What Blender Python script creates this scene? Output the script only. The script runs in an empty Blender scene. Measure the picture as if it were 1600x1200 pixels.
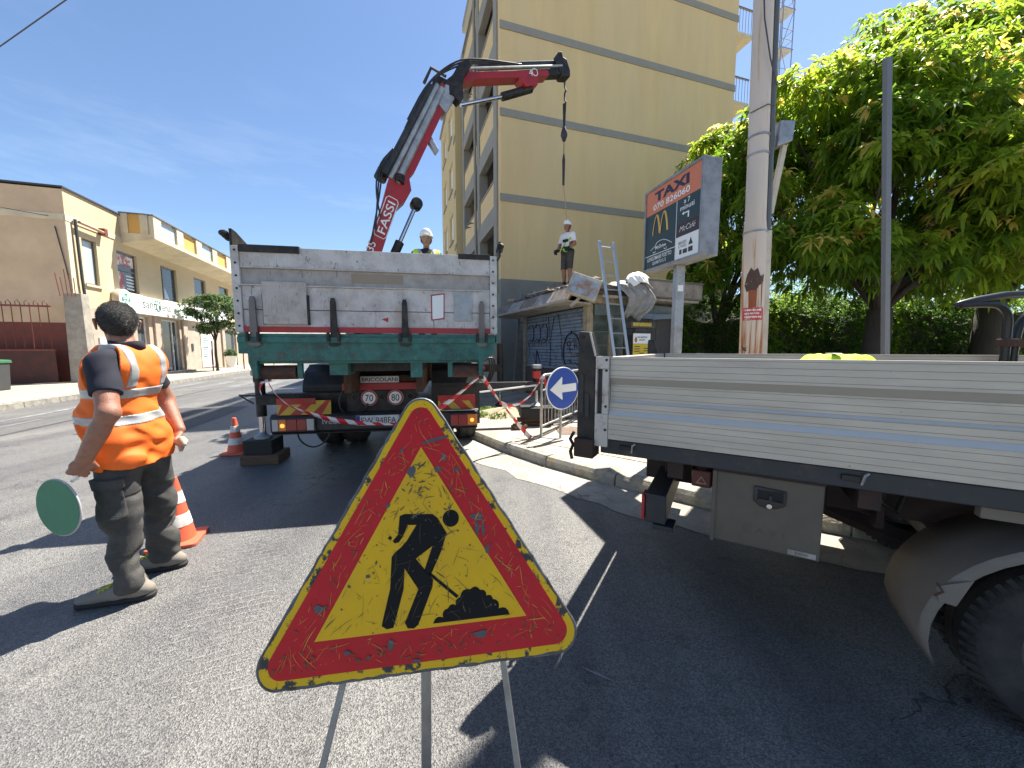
import bpy, bmesh, math, random
import numpy as np
from mathutils import Vector, Matrix
R = math.radians
SC = bpy.context.scene
COL = SC.collection
random.seed(7); RNG = np.random.default_rng(7)

# ---------------------------------------------------------------- camera, sky, sun, exposure
cam = bpy.data.cameras.new('camera'); cam_o = bpy.data.objects.new('camera', cam); COL.objects.link(cam_o)
cam.sensor_width = 36; cam.lens = 570 / 1600 * 36; cam.clip_start = 0.05; cam.clip_end = 2000
cam_o.location = (0, 0, 1.43); cam_o.rotation_euler = (R(90 - 5.5), 0, 0)
SC.camera = cam_o
SUN_AZ, SUN_EL = math.atan2(.64, .76), R(60.5)      # azimuth clockwise from +Y
world = bpy.data.worlds.new('World'); SC.world = world; world.use_nodes = True
nt = world.node_tree; nt.nodes.clear()
sky = nt.nodes.new('ShaderNodeTexSky'); sky.sky_type = 'NISHITA'; sky.sun_disc = False
sky.sun_elevation = SUN_EL; sky.sun_rotation = SUN_AZ; sky.altitude = 0; sky.air_density = 1.0; sky.dust_density = 0.3; sky.ozone_density = 4.0
tc = nt.nodes.new('ShaderNodeTexCoord'); mp = nt.nodes.new('ShaderNodeMapping'); mp.inputs['Scale'].default_value = (1.2, 1.2, 6)
ns = nt.nodes.new('ShaderNodeTexNoise'); ns.inputs['Scale'].default_value = 2.1; ns.inputs['Detail'].default_value = 9; ns.inputs['Roughness'].default_value = .62
rp = nt.nodes.new('ShaderNodeValToRGB'); rp.color_ramp.elements[0].position = .52; rp.color_ramp.elements[1].position = .95
sx = nt.nodes.new('ShaderNodeSeparateXYZ'); lo = nt.nodes.new('ShaderNodeMapRange')
lo.inputs['From Min'].default_value = .05; lo.inputs['From Max'].default_value = .55; lo.inputs['To Min'].default_value = .55; lo.inputs['To Max'].default_value = 0.0
mu = nt.nodes.new('ShaderNodeMath'); mu.operation = 'MULTIPLY'
mx = nt.nodes.new('ShaderNodeMix'); mx.data_type = 'RGBA'
bg = nt.nodes.new('ShaderNodeBackground'); bg.inputs['Strength'].default_value = 0.07
out = nt.nodes.new('ShaderNodeOutputWorld')
lk = nt.links.new
lk(tc.outputs['Generated'], mp.inputs['Vector']); lk(mp.outputs[0], ns.inputs['Vector']); lk(ns.outputs['Fac'], rp.inputs[0])
lk(tc.outputs['Generated'], sx.inputs[0]); lk(sx.outputs['Z'], lo.inputs['Value']); lk(rp.outputs[0], mu.inputs[0]); lk(lo.outputs[0], mu.inputs[1])
lk(mu.outputs[0], mx.inputs['Factor']); lk(sky.outputs[0], mx.inputs['A']); mx.inputs['B'].default_value = (7.5, 8.0, 8.6, 1)
lk(mx.outputs['Result'], bg.inputs['Color']); lk(bg.outputs[0], out.inputs['Surface'])
sl = bpy.data.lights.new('sun', 'SUN'); sl.energy = 5.0; sl.angle = R(.53); sl.color = (1, .955, .87)
so = bpy.data.objects.new('sun', sl); COL.objects.link(so)
sdir = Vector((math.sin(SUN_AZ) * math.cos(SUN_EL), math.cos(SUN_AZ) * math.cos(SUN_EL), math.sin(SUN_EL)))
so.rotation_euler = sdir.to_track_quat('Z', 'Y').to_euler(); so.location = (20, 24, 50)
vs = SC.view_settings; vs.view_transform = 'Standard'; vs.look = 'None'; vs.gamma = 1; vs.use_curve_mapping = False; vs.exposure = 1.5

# ---------------------------------------------------------------- materials
MATS = {}
def _n(t, k, **kw):
    n = t.nodes.new(k)
    for a, b in kw.items():
        if a in n.inputs: n.inputs[a].default_value = b
        else: setattr(n, a, b)
    return n
def c4(c): return (c[0], c[1], c[2], 1)
def mat(name, col, rough=.6, metal=0., var=.12, scale=4., dirt=None, bump=0., bscale=80., spec=.5, col2=None, stretch=(1, 1, 1), emit=0., trans=0., coat=0., dirt2=None, scratch=None):
    """plain procedural surface: base colour with cloudy variation, optional dirt/wear masks (colour, amount 0..1, scale), scratch lines, fine relief"""
    if name in MATS: return MATS[name]
    m = bpy.data.materials.new(name); m.use_nodes = True; t = m.node_tree; b = t.nodes['Principled BSDF']; L = t.links.new
    b.inputs['Roughness'].default_value = rough; b.inputs['Metallic'].default_value = metal; b.inputs['Specular IOR Level'].default_value = spec
    b.inputs['Transmission Weight'].default_value = trans; b.inputs['Coat Weight'].default_value = coat
    tcn = _n(t, 'ShaderNodeTexCoord'); mpn = _n(t, 'ShaderNodeMapping'); mpn.inputs['Scale'].default_value = stretch
    L(tcn.outputs['Object'], mpn.inputs[0]); V = mpn.outputs[0]
    nz = _n(t, 'ShaderNodeTexNoise', Scale=scale, Detail=6., Roughness=.6); L(V, nz.inputs['Vector'])
    mixn = _n(t, 'ShaderNodeMix', data_type='RGBA'); L(nz.outputs['Fac'], mixn.inputs['Factor'])
    ca = [max(0, x * (1 - var)) for x in col]; cb = [min(1, x * (1 + var)) for x in (col2 or col)]
    mixn.inputs['A'].default_value = c4(ca); mixn.inputs['B'].default_value = c4(cb); cur = mixn.outputs['Result']
    k = 0
    for d in (dirt, dirt2):
        if not d: continue
        k += 7.3
        ml = _n(t, 'ShaderNodeMapping'); ml.inputs['Location'].default_value = (k, k * .7, k * .3); L(V, ml.inputs[0])
        n2 = _n(t, 'ShaderNodeTexNoise', Scale=float(d[2]), Detail=8., Roughness=.68); L(ml.outputs[0], n2.inputs['Vector'])
        r = _n(t, 'ShaderNodeValToRGB'); e = r.color_ramp.elements; p = .72 - .42 * d[1]; w = d[3] if len(d) > 3 else .12
        e[0].position = max(0, p - w / 2); e[1].position = min(1, p + w / 2); L(n2.outputs['Fac'], r.inputs[0])
        mm = _n(t, 'ShaderNodeMix', data_type='RGBA'); L(r.outputs[0], mm.inputs['Factor']); L(cur, mm.inputs['A']); mm.inputs['B'].default_value = c4(d[0]); cur = mm.outputs['Result']
    if scratch:     # (colour, scale, width)
        for q in range(4):
            ml = _n(t, 'ShaderNodeMapping'); ml.inputs['Location'].default_value = (3.1 * q + .7, 1.7 * q, q); ml.inputs['Rotation'].default_value = (.1 * q, .35 + .8 * q, .15 * q); ml.inputs['Scale'].default_value = (1, 1, .045 + .03 * q); L(V, ml.inputs[0])
            dn = _n(t, 'ShaderNodeTexNoise', Scale=scratch[1] * (1.6 + .7 * q), Detail=.4); L(ml.outputs[0], dn.inputs['Vector'])
            s5 = _n(t, 'ShaderNodeMath', operation='SUBTRACT'); L(dn.outputs['Fac'], s5.inputs[0]); s5.inputs[1].default_value = .47 + .03 * q
            ab = _n(t, 'ShaderNodeMath', operation='ABSOLUTE'); L(s5.outputs[0], ab.inputs[0])
            lt = _n(t, 'ShaderNodeMath', operation='LESS_THAN'); L(ab.outputs[0], lt.inputs[0]); lt.inputs[1].default_value = scratch[2]
            n3 = _n(t, 'ShaderNodeTexNoise', Scale=scratch[1] * .8, Detail=5., Roughness=.7); m8 = _n(t, 'ShaderNodeMapping'); m8.inputs['Location'].default_value = (5 * q, 2, 3 * q); L(V, m8.inputs[0]); L(m8.outputs[0], n3.inputs['Vector'])
            g = _n(t, 'ShaderNodeMath', operation='GREATER_THAN'); L(n3.outputs['Fac'], g.inputs[0]); g.inputs[1].default_value = .56
            mp2 = _n(t, 'ShaderNodeMath', operation='MULTIPLY'); L(lt.outputs[0], mp2.inputs[0]); L(g.outputs[0], mp2.inputs[1])
            mm = _n(t, 'ShaderNodeMix', data_type='RGBA'); L(mp2.outputs[0], mm.inputs['Factor']); L(cur, mm.inputs['A']); mm.inputs['B'].default_value = c4(scratch[0]); cur = mm.outputs['Result']
    L(cur, b.inputs['Base Color'])
    if emit: L(cur, b.inputs['Emission Color']); b.inputs['Emission Strength'].default_value = emit
    if bump:
        n4 = _n(t, 'ShaderNodeTexNoise', Scale=bscale, Detail=5.); L(V, n4.inputs['Vector'])
        bp = _n(t, 'ShaderNodeBump', Strength=bump, Distance=.02); L(n4.outputs['Fac'], bp.inputs['Height']); L(bp.outputs[0], b.inputs['Normal'])
    MATS[name] = m; return m

# ---------------------------------------------------------------- mesh building
class MB:
    def __init__(s): s.v = []; s.f = []
    def add(s, vs_, fs):
        o = len(s.v); s.v += [tuple(p) for p in vs_]; s.f += [tuple(i + o for i in f) for f in fs]; return s
    def box(s, a, b):
        (x0, y0, z0), (x1, y1, z1) = a, b
        x0, x1 = min(x0, x1), max(x0, x1); y0, y1 = min(y0, y1), max(y0, y1); z0, z1 = min(z0, z1), max(z0, z1)
        return s.add([(x0, y0, z0), (x1, y0, z0), (x1, y1, z0), (x0, y1, z0), (x0, y0, z1), (x1, y0, z1), (x1, y1, z1), (x0, y1, z1)],
                     [(0, 3, 2, 1), (4, 5, 6, 7), (0, 1, 5, 4), (1, 2, 6, 5), (2, 3, 7, 6), (3, 0, 4, 7)])
    def obox(s, c, size, rot=(0, 0, 0)):
        from mathutils import Euler
        m = Euler(rot).to_matrix(); h = Vector(size) / 2; c = Vector(c); P = []
        for z in (-1, 1):
            for x, y in ((-1, -1), (1, -1), (1, 1), (-1, 1)): P.append(c + m @ Vector((x * h.x, y * h.y, z * h.z)))
        return s.add(P, [(0, 3, 2, 1), (4, 5, 6, 7), (0, 1, 5, 4), (1, 2, 6, 5), (2, 3, 7, 6), (3, 0, 4, 7)])
    def prism(s, pts, o, ax, ay, t):
        """2D outline pts on plane (o, ax, ay), extruded by t along ax x ay"""
        o, ax, ay = Vector(o), Vector(ax).normalized(), Vector(ay).normalized(); n = ax.cross(ay); k = len(pts)
        A = [o + ax * p[0] + ay * p[1] for p in pts]; B = [p + n * t for p in A]
        return s.add(A + B, [tuple(range(k))[::-1], tuple(range(k, 2 * k))] + [(i, (i + 1) % k, (i + 1) % k + k, i + k) for i in range(k)])
    def tube(s, path, r, n=8, cap=True, sq=1.):
        P = [Vector(p) for p in path]; rr = r if isinstance(r, (list, tuple)) else [r] * len(P); rings = []; up = None
        for i, p in enumerate(P):
            d = (P[min(i + 1, len(P) - 1)] - P[max(i - 1, 0)]).normalized()
            if up is None: up = Vector((0, 0, 1)) if abs(d.z) < .9 else Vector((1, 0, 0))
            x = d.cross(up).normalized(); up = x.cross(d).normalized()
            rings.append([p + (x * math.cos(2 * math.pi * j / n) + up * math.sin(2 * math.pi * j / n) * sq) * rr[i] for j in range(n)])
        vs_ = [q for r_ in rings for q in r_]; fs = []
        for i in range(len(P) - 1):
            for j in range(n): fs.append((i * n + j, i * n + (j + 1) % n, (i + 1) * n + (j + 1) % n, (i + 1) * n + j))
        if cap: fs += [tuple(range(n))[::-1], tuple(range((len(P) - 1) * n, len(P) * n))]
        return s.add(vs_, fs)
    def bar(s, a, b, w, h, up=(0, 0, 1)):
        """rectangular bar from a to b, w across, h along up"""
        a, b = Vector(a), Vector(b); d = (b - a).normalized(); u = Vector(up)
        if abs(d.dot(u)) > .98: u = Vector((0, 1, 0))
        x = d.cross(u).normalized() * w / 2; y = x.cross(d).normalized() * h / 2
        P = [p + q for p in (a, b) for q in (-x - y, x - y, x + y, -x + y)]
        return s.add(P, [(0, 3, 2, 1), (4, 5, 6, 7), (0, 1, 5, 4), (1, 2, 6, 5), (2, 3, 7, 6), (3, 0, 4, 7)])
    def lathe(s, prof, o=(0, 0, 0), ax=(0, 0, 1), n=24, close=False):
        o, ax = Vector(o), Vector(ax).normalized(); u = Vector((1, 0, 0)) if abs(ax.x) < .9 else Vector((0, 1, 0)); x = ax.cross(u).normalized(); y = ax.cross(x)
        vs_ = [o + ax * h + (x * math.cos(2 * math.pi * j / n) + y * math.sin(2 * math.pi * j / n)) * r for r, h in prof for j in range(n)]
        k = len(prof); fs = [(i * n + j, i * n + (j + 1) % n, (i + 1) * n + (j + 1) % n, (i + 1) * n + j) for i in range(k - 1) for j in range(n)]
        if close: fs += [((k - 1) * n + j, (k - 1) * n + (j + 1) % n, (j + 1) % n, j) for j in range(n)]
        else:
            if prof[0][0] > 1e-4: fs.append(tuple(range(n))[::-1])
            if prof[-1][0] > 1e-4: fs.append(tuple(range((k - 1) * n, k * n)))
        return s.add(vs_, fs)
    def mesh(s, name):
        me = bpy.data.meshes.new(name); me.from_pydata(s.v, [], s.f); bm = bmesh.new(); bm.from_mesh(me); bmesh.ops.recalc_face_normals(bm, faces=bm.faces); bm.to_mesh(me); bm.free(); return me
    def build(s, name, m, parent=None, smooth=False, bevel=0., kind=None, label=None):
        me = s.mesh(name); return link(name, me, m, parent, smooth, bevel, kind, label)
def link(name, me, m, parent=None, smooth=False, bevel=0., kind=None, label=None):
    if m is not None:
        me.materials.clear(); me.materials.append(m)
    if smooth:
        me.polygons.foreach_set('use_smooth', [True] * len(me.polygons))
    o = bpy.data.objects.new(name, me); COL.objects.link(o)
    if smooth == 'auto':
        try: me.set_sharp_from_angle(angle=R(38))
        except Exception: pass
    if parent: o.parent = parent
    if bevel:
        b = o.modifiers.new('bevel', 'BEVEL'); b.width = bevel; b.segments = 2; b.limit_method = 'ANGLE'; b.angle_limit = R(40)
    if kind: o['kind'] = kind
    if label: o['label'] = label
    return o
def tag(o, label, cat, group=None):
    o['label'] = label; o['category'] = cat
    if group: o['group'] = group
    return o
def thing(name, label, cat, loc=(0, 0, 0), rz=0., group=None):
    o = bpy.data.objects.new(name, None); COL.objects.link(o); o.location = loc; o.rotation_euler = (0, 0, rz); o.empty_display_size = .2
    return tag(o, label, cat, group)
def struct(o): o['kind'] = 'structure'; return o
def bx(name, m, parent, a, b, bevel=0., **k): return MB().box(a, b).build(name, m, parent, bevel=bevel, **k)
def inv(root):
    m = (Matrix.Translation(root.location) @ root.rotation_euler.to_matrix().to_4x4()).inverted()
    return lambda p: m @ Vector(p)
def text_mb(txt, w=None, h=None, bold=0., align='L'):
    cu = bpy.data.curves.new('t', 'FONT'); cu.body = txt; cu.size = 1; cu.offset = bold; cu.resolution_u = 3
    ob = bpy.data.objects.new('t', cu); me = bpy.data.meshes.new_from_object(ob)
    v = np.array([p.co[:2] for p in me.vertices]); f = [tuple(p.vertices) for p in me.polygons]
    bpy.data.objects.remove(ob); bpy.data.curves.remove(cu); bpy.data.meshes.remove(me)
    mn, mxx = v.min(0), v.max(0); v = v - mn; sz = mxx - mn
    sc_ = np.array([w / sz[0] if w else h / sz[1], h / sz[1] if h else w / sz[0]]); return v * sc_, f
def text(name, txt, m, parent, o, ax, ay, w=None, h=None, bold=.0, center=False, shear=0.):
    """flat lettering lying on plane (o, ax, ay)"""
    v, f = text_mb(txt, w, h, bold); o, ax, ay = Vector(o), Vector(ax).normalized(), Vector(ay).normalized()
    if center: v = v - v.max(0) / 2
    b = MB(); b.add([o + ax * (p[0] + shear * p[1]) + ay * p[1] for p in v], f)
    me = bpy.data.meshes.new(name); me.from_pydata(b.v, [], b.f); return link(name, me, m, parent)
def flat(name, pts, m, parent, o, ax, ay, t=.0015): return MB().prism(pts, o, ax, ay, t).build(name, m, parent)
def circ(cx, cy, r, n=24, a0=0., a1=2 * math.pi, ry=None):
    full = abs(a1 - a0 - 2 * math.pi) < 1e-6; k = n if full else n + 1
    return [(cx + r * math.cos(a0 + (a1 - a0) * i / n), cy + (ry or r) * math.sin(a0 + (a1 - a0) * i / n)) for i in range(k)]
def rect(x0, y0, x1, y1): return [(x0, y0), (x1, y0), (x1, y1), (x0, y1)]
def wall_open(b, o, ax, nrm, x0, x1, z0, z1, ops, depth=.22):
    """wall front face with real openings (x0,x1,z0,z1) and reveals going along -nrm"""
    o, ax, nrm = Vector(o), Vector(ax), Vector(nrm); up = Vector((0, 0, 1))
    xs = sorted({x0, x1, *[p for q in ops for p in q[:2] if x0 < p < x1]}); zs = sorted({z0, z1, *[p for q in ops for p in q[2:] if z0 < p < z1]})
    pt = lambda x, z, d=0: o + ax * x + up * z - nrm * d
    for i in range(len(xs) - 1):
        for j in range(len(zs) - 1):
            cx, cz = (xs[i] + xs[i + 1]) / 2, (zs[j] + zs[j + 1]) / 2
            if any(q[0] < cx < q[1] and q[2] < cz < q[3] for q in ops): continue
            b.add([pt(xs[i], zs[j]), pt(xs[i + 1], zs[j]), pt(xs[i + 1], zs[j + 1]), pt(xs[i], zs[j + 1])], [(0, 1, 2, 3)])
    for a, c, e, g in ops:
        q = [(a, e), (c, e), (c, g), (a, g)]
        for k in range(4):
            p, r = q[k], q[(k + 1) % 4]; b.add([pt(*p), pt(*r), pt(*r, depth), pt(*p, depth)], [(0, 1, 2, 3)])
    return b

# street frame: D along the street, N to its right
D = Vector((-.301, .954, 0)); N = Vector((.954, .301, 0)); UP = Vector((0, 0, 1)); A_ST = R(17.5)
def st(l, s, z=0.): return N * l + D * s + UP * z
# ---------------------------------------------------------------- ground, road, pavements
def asphalt_mat():
    m = bpy.data.materials.new('asphalt'); m.use_nodes = True; t = m.node_tree; b = t.nodes['Principled BSDF']; L = t.links.new
    tcn = _n(t, 'ShaderNodeTexCoord'); V = tcn.outputs['Object']
    big = _n(t, 'ShaderNodeTexNoise', Scale=.55, Detail=5.); L(V, big.inputs['Vector'])
    mid = _n(t, 'ShaderNodeTexNoise', Scale=5., Detail=7., Roughness=.7); L(V, mid.inputs['Vector'])
    vo = _n(t, 'ShaderNodeTexVoronoi', Scale=185.); L(V, vo.inputs['Vector'])
    fine = _n(t, 'ShaderNodeTexNoise', Scale=210., Detail=3.); L(V, fine.inputs['Vector'])
    r1 = _n(t, 'ShaderNodeValToRGB'); L(big.outputs['Fac'], r1.inputs[0]); e = r1.color_ramp.elements; e[0].position = .32; e[1].position = .68; e[0].color = (.096, .095, .095, 1); e[1].color = (.142, .138, .130, 1)
    sp = _n(t, 'ShaderNodeSeparateColor'); L(vo.outputs['Color'], sp.inputs[0])
    r2 = _n(t, 'ShaderNodeValToRGB'); L(sp.outputs[0], r2.inputs[0]); e = r2.color_ramp.elements; e[0].position = .1; e[1].position = 1.; e[0].color = (.5, .5, .51, 1); e[1].color = (1.75, 1.72, 1.66, 1)
    m1 = _n(t, 'ShaderNodeMix', data_type='RGBA', blend_type='MULTIPLY', Factor=1.); L(r1.outputs[0], m1.inputs['A']); L(r2.outputs[0], m1.inputs['B'])
    r3 = _n(t, 'ShaderNodeValToRGB'); L(mid.outputs['Fac'], r3.inputs[0]); e = r3.color_ramp.elements; e[0].position = .33; e[1].position = .47; e[0].color = (.55, .55, .57, 1); e[1].color = (1, 1, 1, 1)
    m2 = _n(t, 'ShaderNodeMix', data_type='RGBA', blend_type='MULTIPLY', Factor=.8); L(m1.outputs['Result'], m2.inputs['A']); L(r3.outputs[0], m2.inputs['B'])
    # tar seams and tyre-dark lanes
    mp_ = _n(t, 'ShaderNodeMapping'); mp_.inputs['Rotation'].default_value = (0, 0, -A_ST); mp_.inputs['Scale'].default_value = (1, .05, 1); L(V, mp_.inputs[0])
    ln = _n(t, 'ShaderNodeTexNoise', Scale=1.6, Detail=4.); L(mp_.outputs[0], ln.inputs['Vector'])
    r4 = _n(t, 'ShaderNodeValToRGB'); L(ln.outputs['Fac'], r4.inputs[0]); e = r4.color_ramp.elements; e[0].position = .35; e[1].position = .65; e[0].color = (.70, .70, .72, 1); e[1].color = (1.2, 1.18, 1.14, 1)
    m3 = _n(t, 'ShaderNodeMix', data_type='RGBA', blend_type='MULTIPLY', Factor=1.); L(m2.outputs['Result'], m3.inputs['A']); L(r4.outputs[0], m3.inputs['B'])
    vc = _n(t, 'ShaderNodeTexVoronoi', Scale=.38, feature='DISTANCE_TO_EDGE'); nd = _n(t, 'ShaderNodeTexNoise', Scale=2.2, Detail=6.); L(V, nd.inputs['Vector'])
    ad = _n(t, 'ShaderNodeVectorMath', operation='MULTIPLY_ADD'); L(nd.outputs['Color'], ad.inputs[0]); ad.inputs[1].default_value = (.8, .8, .8); L(V, ad.inputs[2]); L(ad.outputs[0], vc.inputs['Vector'])
    lt = _n(t, 'ShaderNodeMath', operation='LESS_THAN'); L(vc.outputs['Distance'], lt.inputs[0]); lt.inputs[1].default_value = .0022
    gt = _n(t, 'ShaderNodeMath', operation='GREATER_THAN'); L(big.outputs['Fac'], gt.inputs[0]); gt.inputs[1].default_value = .52
    ml = _n(t, 'ShaderNodeMath', operation='MULTIPLY'); L(lt.outputs[0], ml.inputs[0]); L(gt.outputs[0], ml.inputs[1])
    m4 = _n(t, 'ShaderNodeMix', data_type='RGBA'); L(ml.outputs[0], m4.inputs['Factor']); L(m3.outputs['Result'], m4.inputs['A']); m4.inputs['B'].default_value = (.035, .035, .037, 1)
    L(m4.outputs['Result'], b.inputs['Base Color']); b.inputs['Roughness'].default_value = .5; b.inputs['Specular IOR Level'].default_value = .75
    bp = _n(t, 'ShaderNodeBump', Strength=.8, Distance=.005); ah = _n(t, 'ShaderNodeMath', operation='ADD'); L(vo.outputs['Distance'], ah.inputs[0]); L(fine.outputs['Fac'], ah.inputs[1]); L(ah.outputs[0], bp.inputs['Height']); L(bp.outputs[0], b.inputs['Normal'])
    return m
ASPH = asphalt_mat()
CONC = mat('pale_concrete', (.37, .335, .275), .9, var=.18, scale=6, bump=.4, bscale=120, dirt=((.22, .2, .17), .35, 3.5, .3), scratch=((.2, .18, .15), 1.3, .006))
KERB = mat('kerb_stone', (.36, .33, .28), .9, var=.25, scale=9, bump=.6, bscale=70, dirt=((.15, .14, .12), .4, 7, .25))
KERBY = mat('kerb_faded_yellow', (.46, .36, .14), .85, var=.2, scale=9, bump=.5, bscale=70, dirt=((.33, .30, .25), .78, 7, .25), dirt2=((.2, .18, .15), .4, 11, .2))
FAR = mat('far_ground', (.2, .18, .14), .95, var=.2, scale=.3)
PAVE = mat('pavement_mortar', (.44, .385, .30), .92, var=.2, scale=3, bump=.4, bscale=60, dirt=((.2, .18, .14), .4, 2.5, .3))
def tile_mat():
    m = bpy.data.materials.new('ribbed_paving_tile'); m.use_nodes = True; t = m.node_tree; b = t.nodes['Principled BSDF']; L = t.links.new
    tcn = _n(t, 'ShaderNodeTexCoord'); mp_ = _n(t, 'ShaderNodeMapping'); mp_.inputs['Location'].default_value = (.2, .2, 0); L(tcn.outputs['Object'], mp_.inputs[0])
    br = _n(t, 'ShaderNodeTexBrick', offset=0., Scale=1.); br.inputs['Brick Width'].default_value = .05; br.inputs['Row Height'].default_value = .05; br.inputs['Mortar Size'].default_value = .004; br.inputs['Mortar Smooth'].default_value = .3
    br.inputs['Color1'].default_value = (.66, .57, .44, 1); br.inputs['Color2'].default_value = (.60, .52, .41, 1); br.inputs['Mortar'].default_value = (.34, .28, .21, 1); L(mp_.outputs[0], br.inputs['Vector'])
    oi = _n(t, 'ShaderNodeObjectInfo'); nz = _n(t, 'ShaderNodeTexNoise', Scale=14., Detail=6.); L(tcn.outputs['Object'], nz.inputs['Vector'])
    hs = _n(t, 'ShaderNodeHueSaturation'); mr = _n(t, 'ShaderNodeMapRange'); mr.inputs['To Min'].default_value = .8; mr.inputs['To Max'].default_value = 1.12; L(oi.outputs['Random'], mr.inputs['Value']); L(mr.outputs[0], hs.inputs['Value']); L(br.outputs['Color'], hs.inputs['Color'])
    mm = _n(t, 'ShaderNodeMix', data_type='RGBA', blend_type='MULTIPLY', Factor=.5); L(hs.outputs[0], mm.inputs['A']); L(nz.outputs['Fac'], mm.inputs['B']); L(mm.outputs['Result'], b.inputs['Base Color'])
    bp = _n(t, 'ShaderNodeBump', Strength=.6, Distance=.006, invert=True); L(br.outputs['Fac'], bp.inputs['Height']); L(bp.outputs[0], b.inputs['Normal']); b.inputs['Roughness'].default_value = .85
    return m
TILE = tile_mat()
struct(MB().add([(-700, -300, -.03), (700, -300, -.03), (700, 1100, -.03), (-700, 1100, -.03)], [(0, 1, 2, 3)]).build('ground', FAR))
struct(MB().add([st(-40, -14), st(16, -14), st(16, 160), st(-40, 160)], [(0, 1, 2, 3)]).build('road', ASPH))
# right-hand kerb line, following the corner
KL = [Vector(p) for p in ((-11.5, 40, 0), (-4.2, 16.6, 0), (-2.15, 10.0, 0), (-1.33, 7.35, 0), (-.86, 6.05, 0), (-.42, 5.35, 0), (0, 4.79, 0), (.72, 3.98, 0), (1.37, 3.44, 0), (1.74, 3.13, 0), (2.55, 2.66, 0), (4.0, 1.95, 0), (7, .6, 0), (13, -2.0, 0))]
def resample(P, step):
    out_ = [P[0].copy()]; acc = 0.
    for a, b in zip(P[:-1], P[1:]):
        d = (b - a).length; pos = step - acc
        while pos <= d: out_.append(a.lerp(b, pos / d)); pos += step
        acc = d - (pos - step)
    return out_
# smooth the corner
def chaikin(P, n=2):
    for _ in range(n):
        Q = [P[0]]
        for a, b in zip(P[:-1], P[1:]): Q += [a.lerp(b, .25), a.lerp(b, .75)]
        P = Q + [P[-1]]
    return P
KS = chaikin(KL, 2)
def offset(P, d):
    out_ = []
    for i, p in enumerate(P):
        t_ = (P[min(i + 1, len(P) - 1)] - P[max(i - 1, 0)]).normalized(); out_.append(p + Vector((-t_.y, t_.x, 0)) * d)
    return out_
PZ = .125
far_side = [Vector((30, -4, 0)), Vector((40, 60, 0)), Vector((-3, 60, 0))]
inner = offset(KS, .15)
poly = [Vector((p.x, p.y, PZ)) for p in inner] + [Vector((p.x, p.y, PZ)) for p in far_side]
pav = struct(MB().add(poly, [tuple(range(len(poly)))]).build('pavement', PAVE))
g0, g1 = offset(KS, .01), offset(KS, -.5)
b = MB(); n_ = len(KS)
jit = [random.uniform(-.05, .05) for _ in range(n_)]
b.add([Vector((p.x, p.y, .005)) for p in g0] + [Vector((p.x + jit[i], p.y + jit[i], .004)) for i, p in enumerate(g1)], [(i, i + 1, i + 1 + n_, i + n_) for i in range(n_ - 1)])
struct(b.build('gutter', CONC))
kerb_pts = resample(KS, .92)
kroot = bpy.data.objects.new('kerb', None); COL.objects.link(kroot); struct(kroot)
for i in range(len(kerb_pts) - 1):
    a, c = kerb_pts[i], kerb_pts[i + 1]
    if a.y > 24 or a.x > 9: continue
    d = (c - a).normalized(); nn = Vector((-d.y, d.x, 0)); a2, c2 = a + d * .006, c - d * .006; dz = random.uniform(-.008, .004); sh = random.uniform(-.008, .008)
    P = []
    for z, o0, o1 in ((-.02, 0, .152), (PZ - .035 + dz, .004, .152), (PZ + .006 + dz, .032, .152)):
        for q, o_ in ((a2, o0), (c2, o0), (c2, o1), (a2, o1)): w = q + nn * (o_ + sh); P.append((w.x, w.y, z))
    fs = [(0, 1, 5, 4), (4, 5, 9, 8), (1, 2, 6, 5), (5, 6, 10, 9), (2, 3, 7, 6), (6, 7, 11, 10), (3, 0, 4, 7), (7, 4, 8, 11), (8, 9, 10, 11)]
    yel = (.3 < a.x < 2.6 and 2.4 < a.y < 4.4) or (-.9 < a.x < -.5)
    MB().add(P, fs).build('kerb_stone', KERBY if yel else KERB, kroot, bevel=.006)
# ribbed paving tiles on the sunlit corner
tm = MB().box((-.197, -.197, 0), (.197, .197, .012)).mesh('paving_tile'); tm.materials.append(TILE)
ang = R(-38); ca, sa = math.cos(ang), math.sin(ang)
inn = offset(KS, .30)
def inside(p):
    best, sgn = 1e9, 1
    for a, c in zip(KS[:-1], KS[1:]):
        ab = c - a; t_ = max(0, min(1, (p - a).dot(ab) / ab.length_squared)); q = a + ab * t_; dd = (p - q).length
        if dd < best: best = dd; sgn = ab.cross(p - a).z
    return best if sgn > 0 else -best
tiles = []
for i in range(-6, 18):
    for j in range(-10, 14):
        p = Vector((1.2 + (i * ca - j * sa) * .402, 4.6 + (i * sa + j * ca) * .402, PZ))
        if inside(p) > .46 and p.y < 7.3 and p.x < 5.2 and p.y > 1.6: tiles.append(p)
for p in tiles:
    if (p - Vector((.1, 6.3, PZ))).length < .75: continue
    o = bpy.data.objects.new('paving_tile', tm); COL.objects.link(o); o.parent = pav
    o.location = (p.x, p.y, PZ - .004 + random.uniform(-.003, .002)); o.rotation_euler = (random.uniform(-.006, .006), random.uniform(-.006, .006), ang)
# manhole cover
mh = bx('manhole_cover', mat('rusty_iron', (.16, .11, .08), .7, .4, var=.3, scale=12, bump=.3), pav, (.72, 5.45, PZ), (1.3, 5.95, PZ + .016), bevel=.004)
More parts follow.
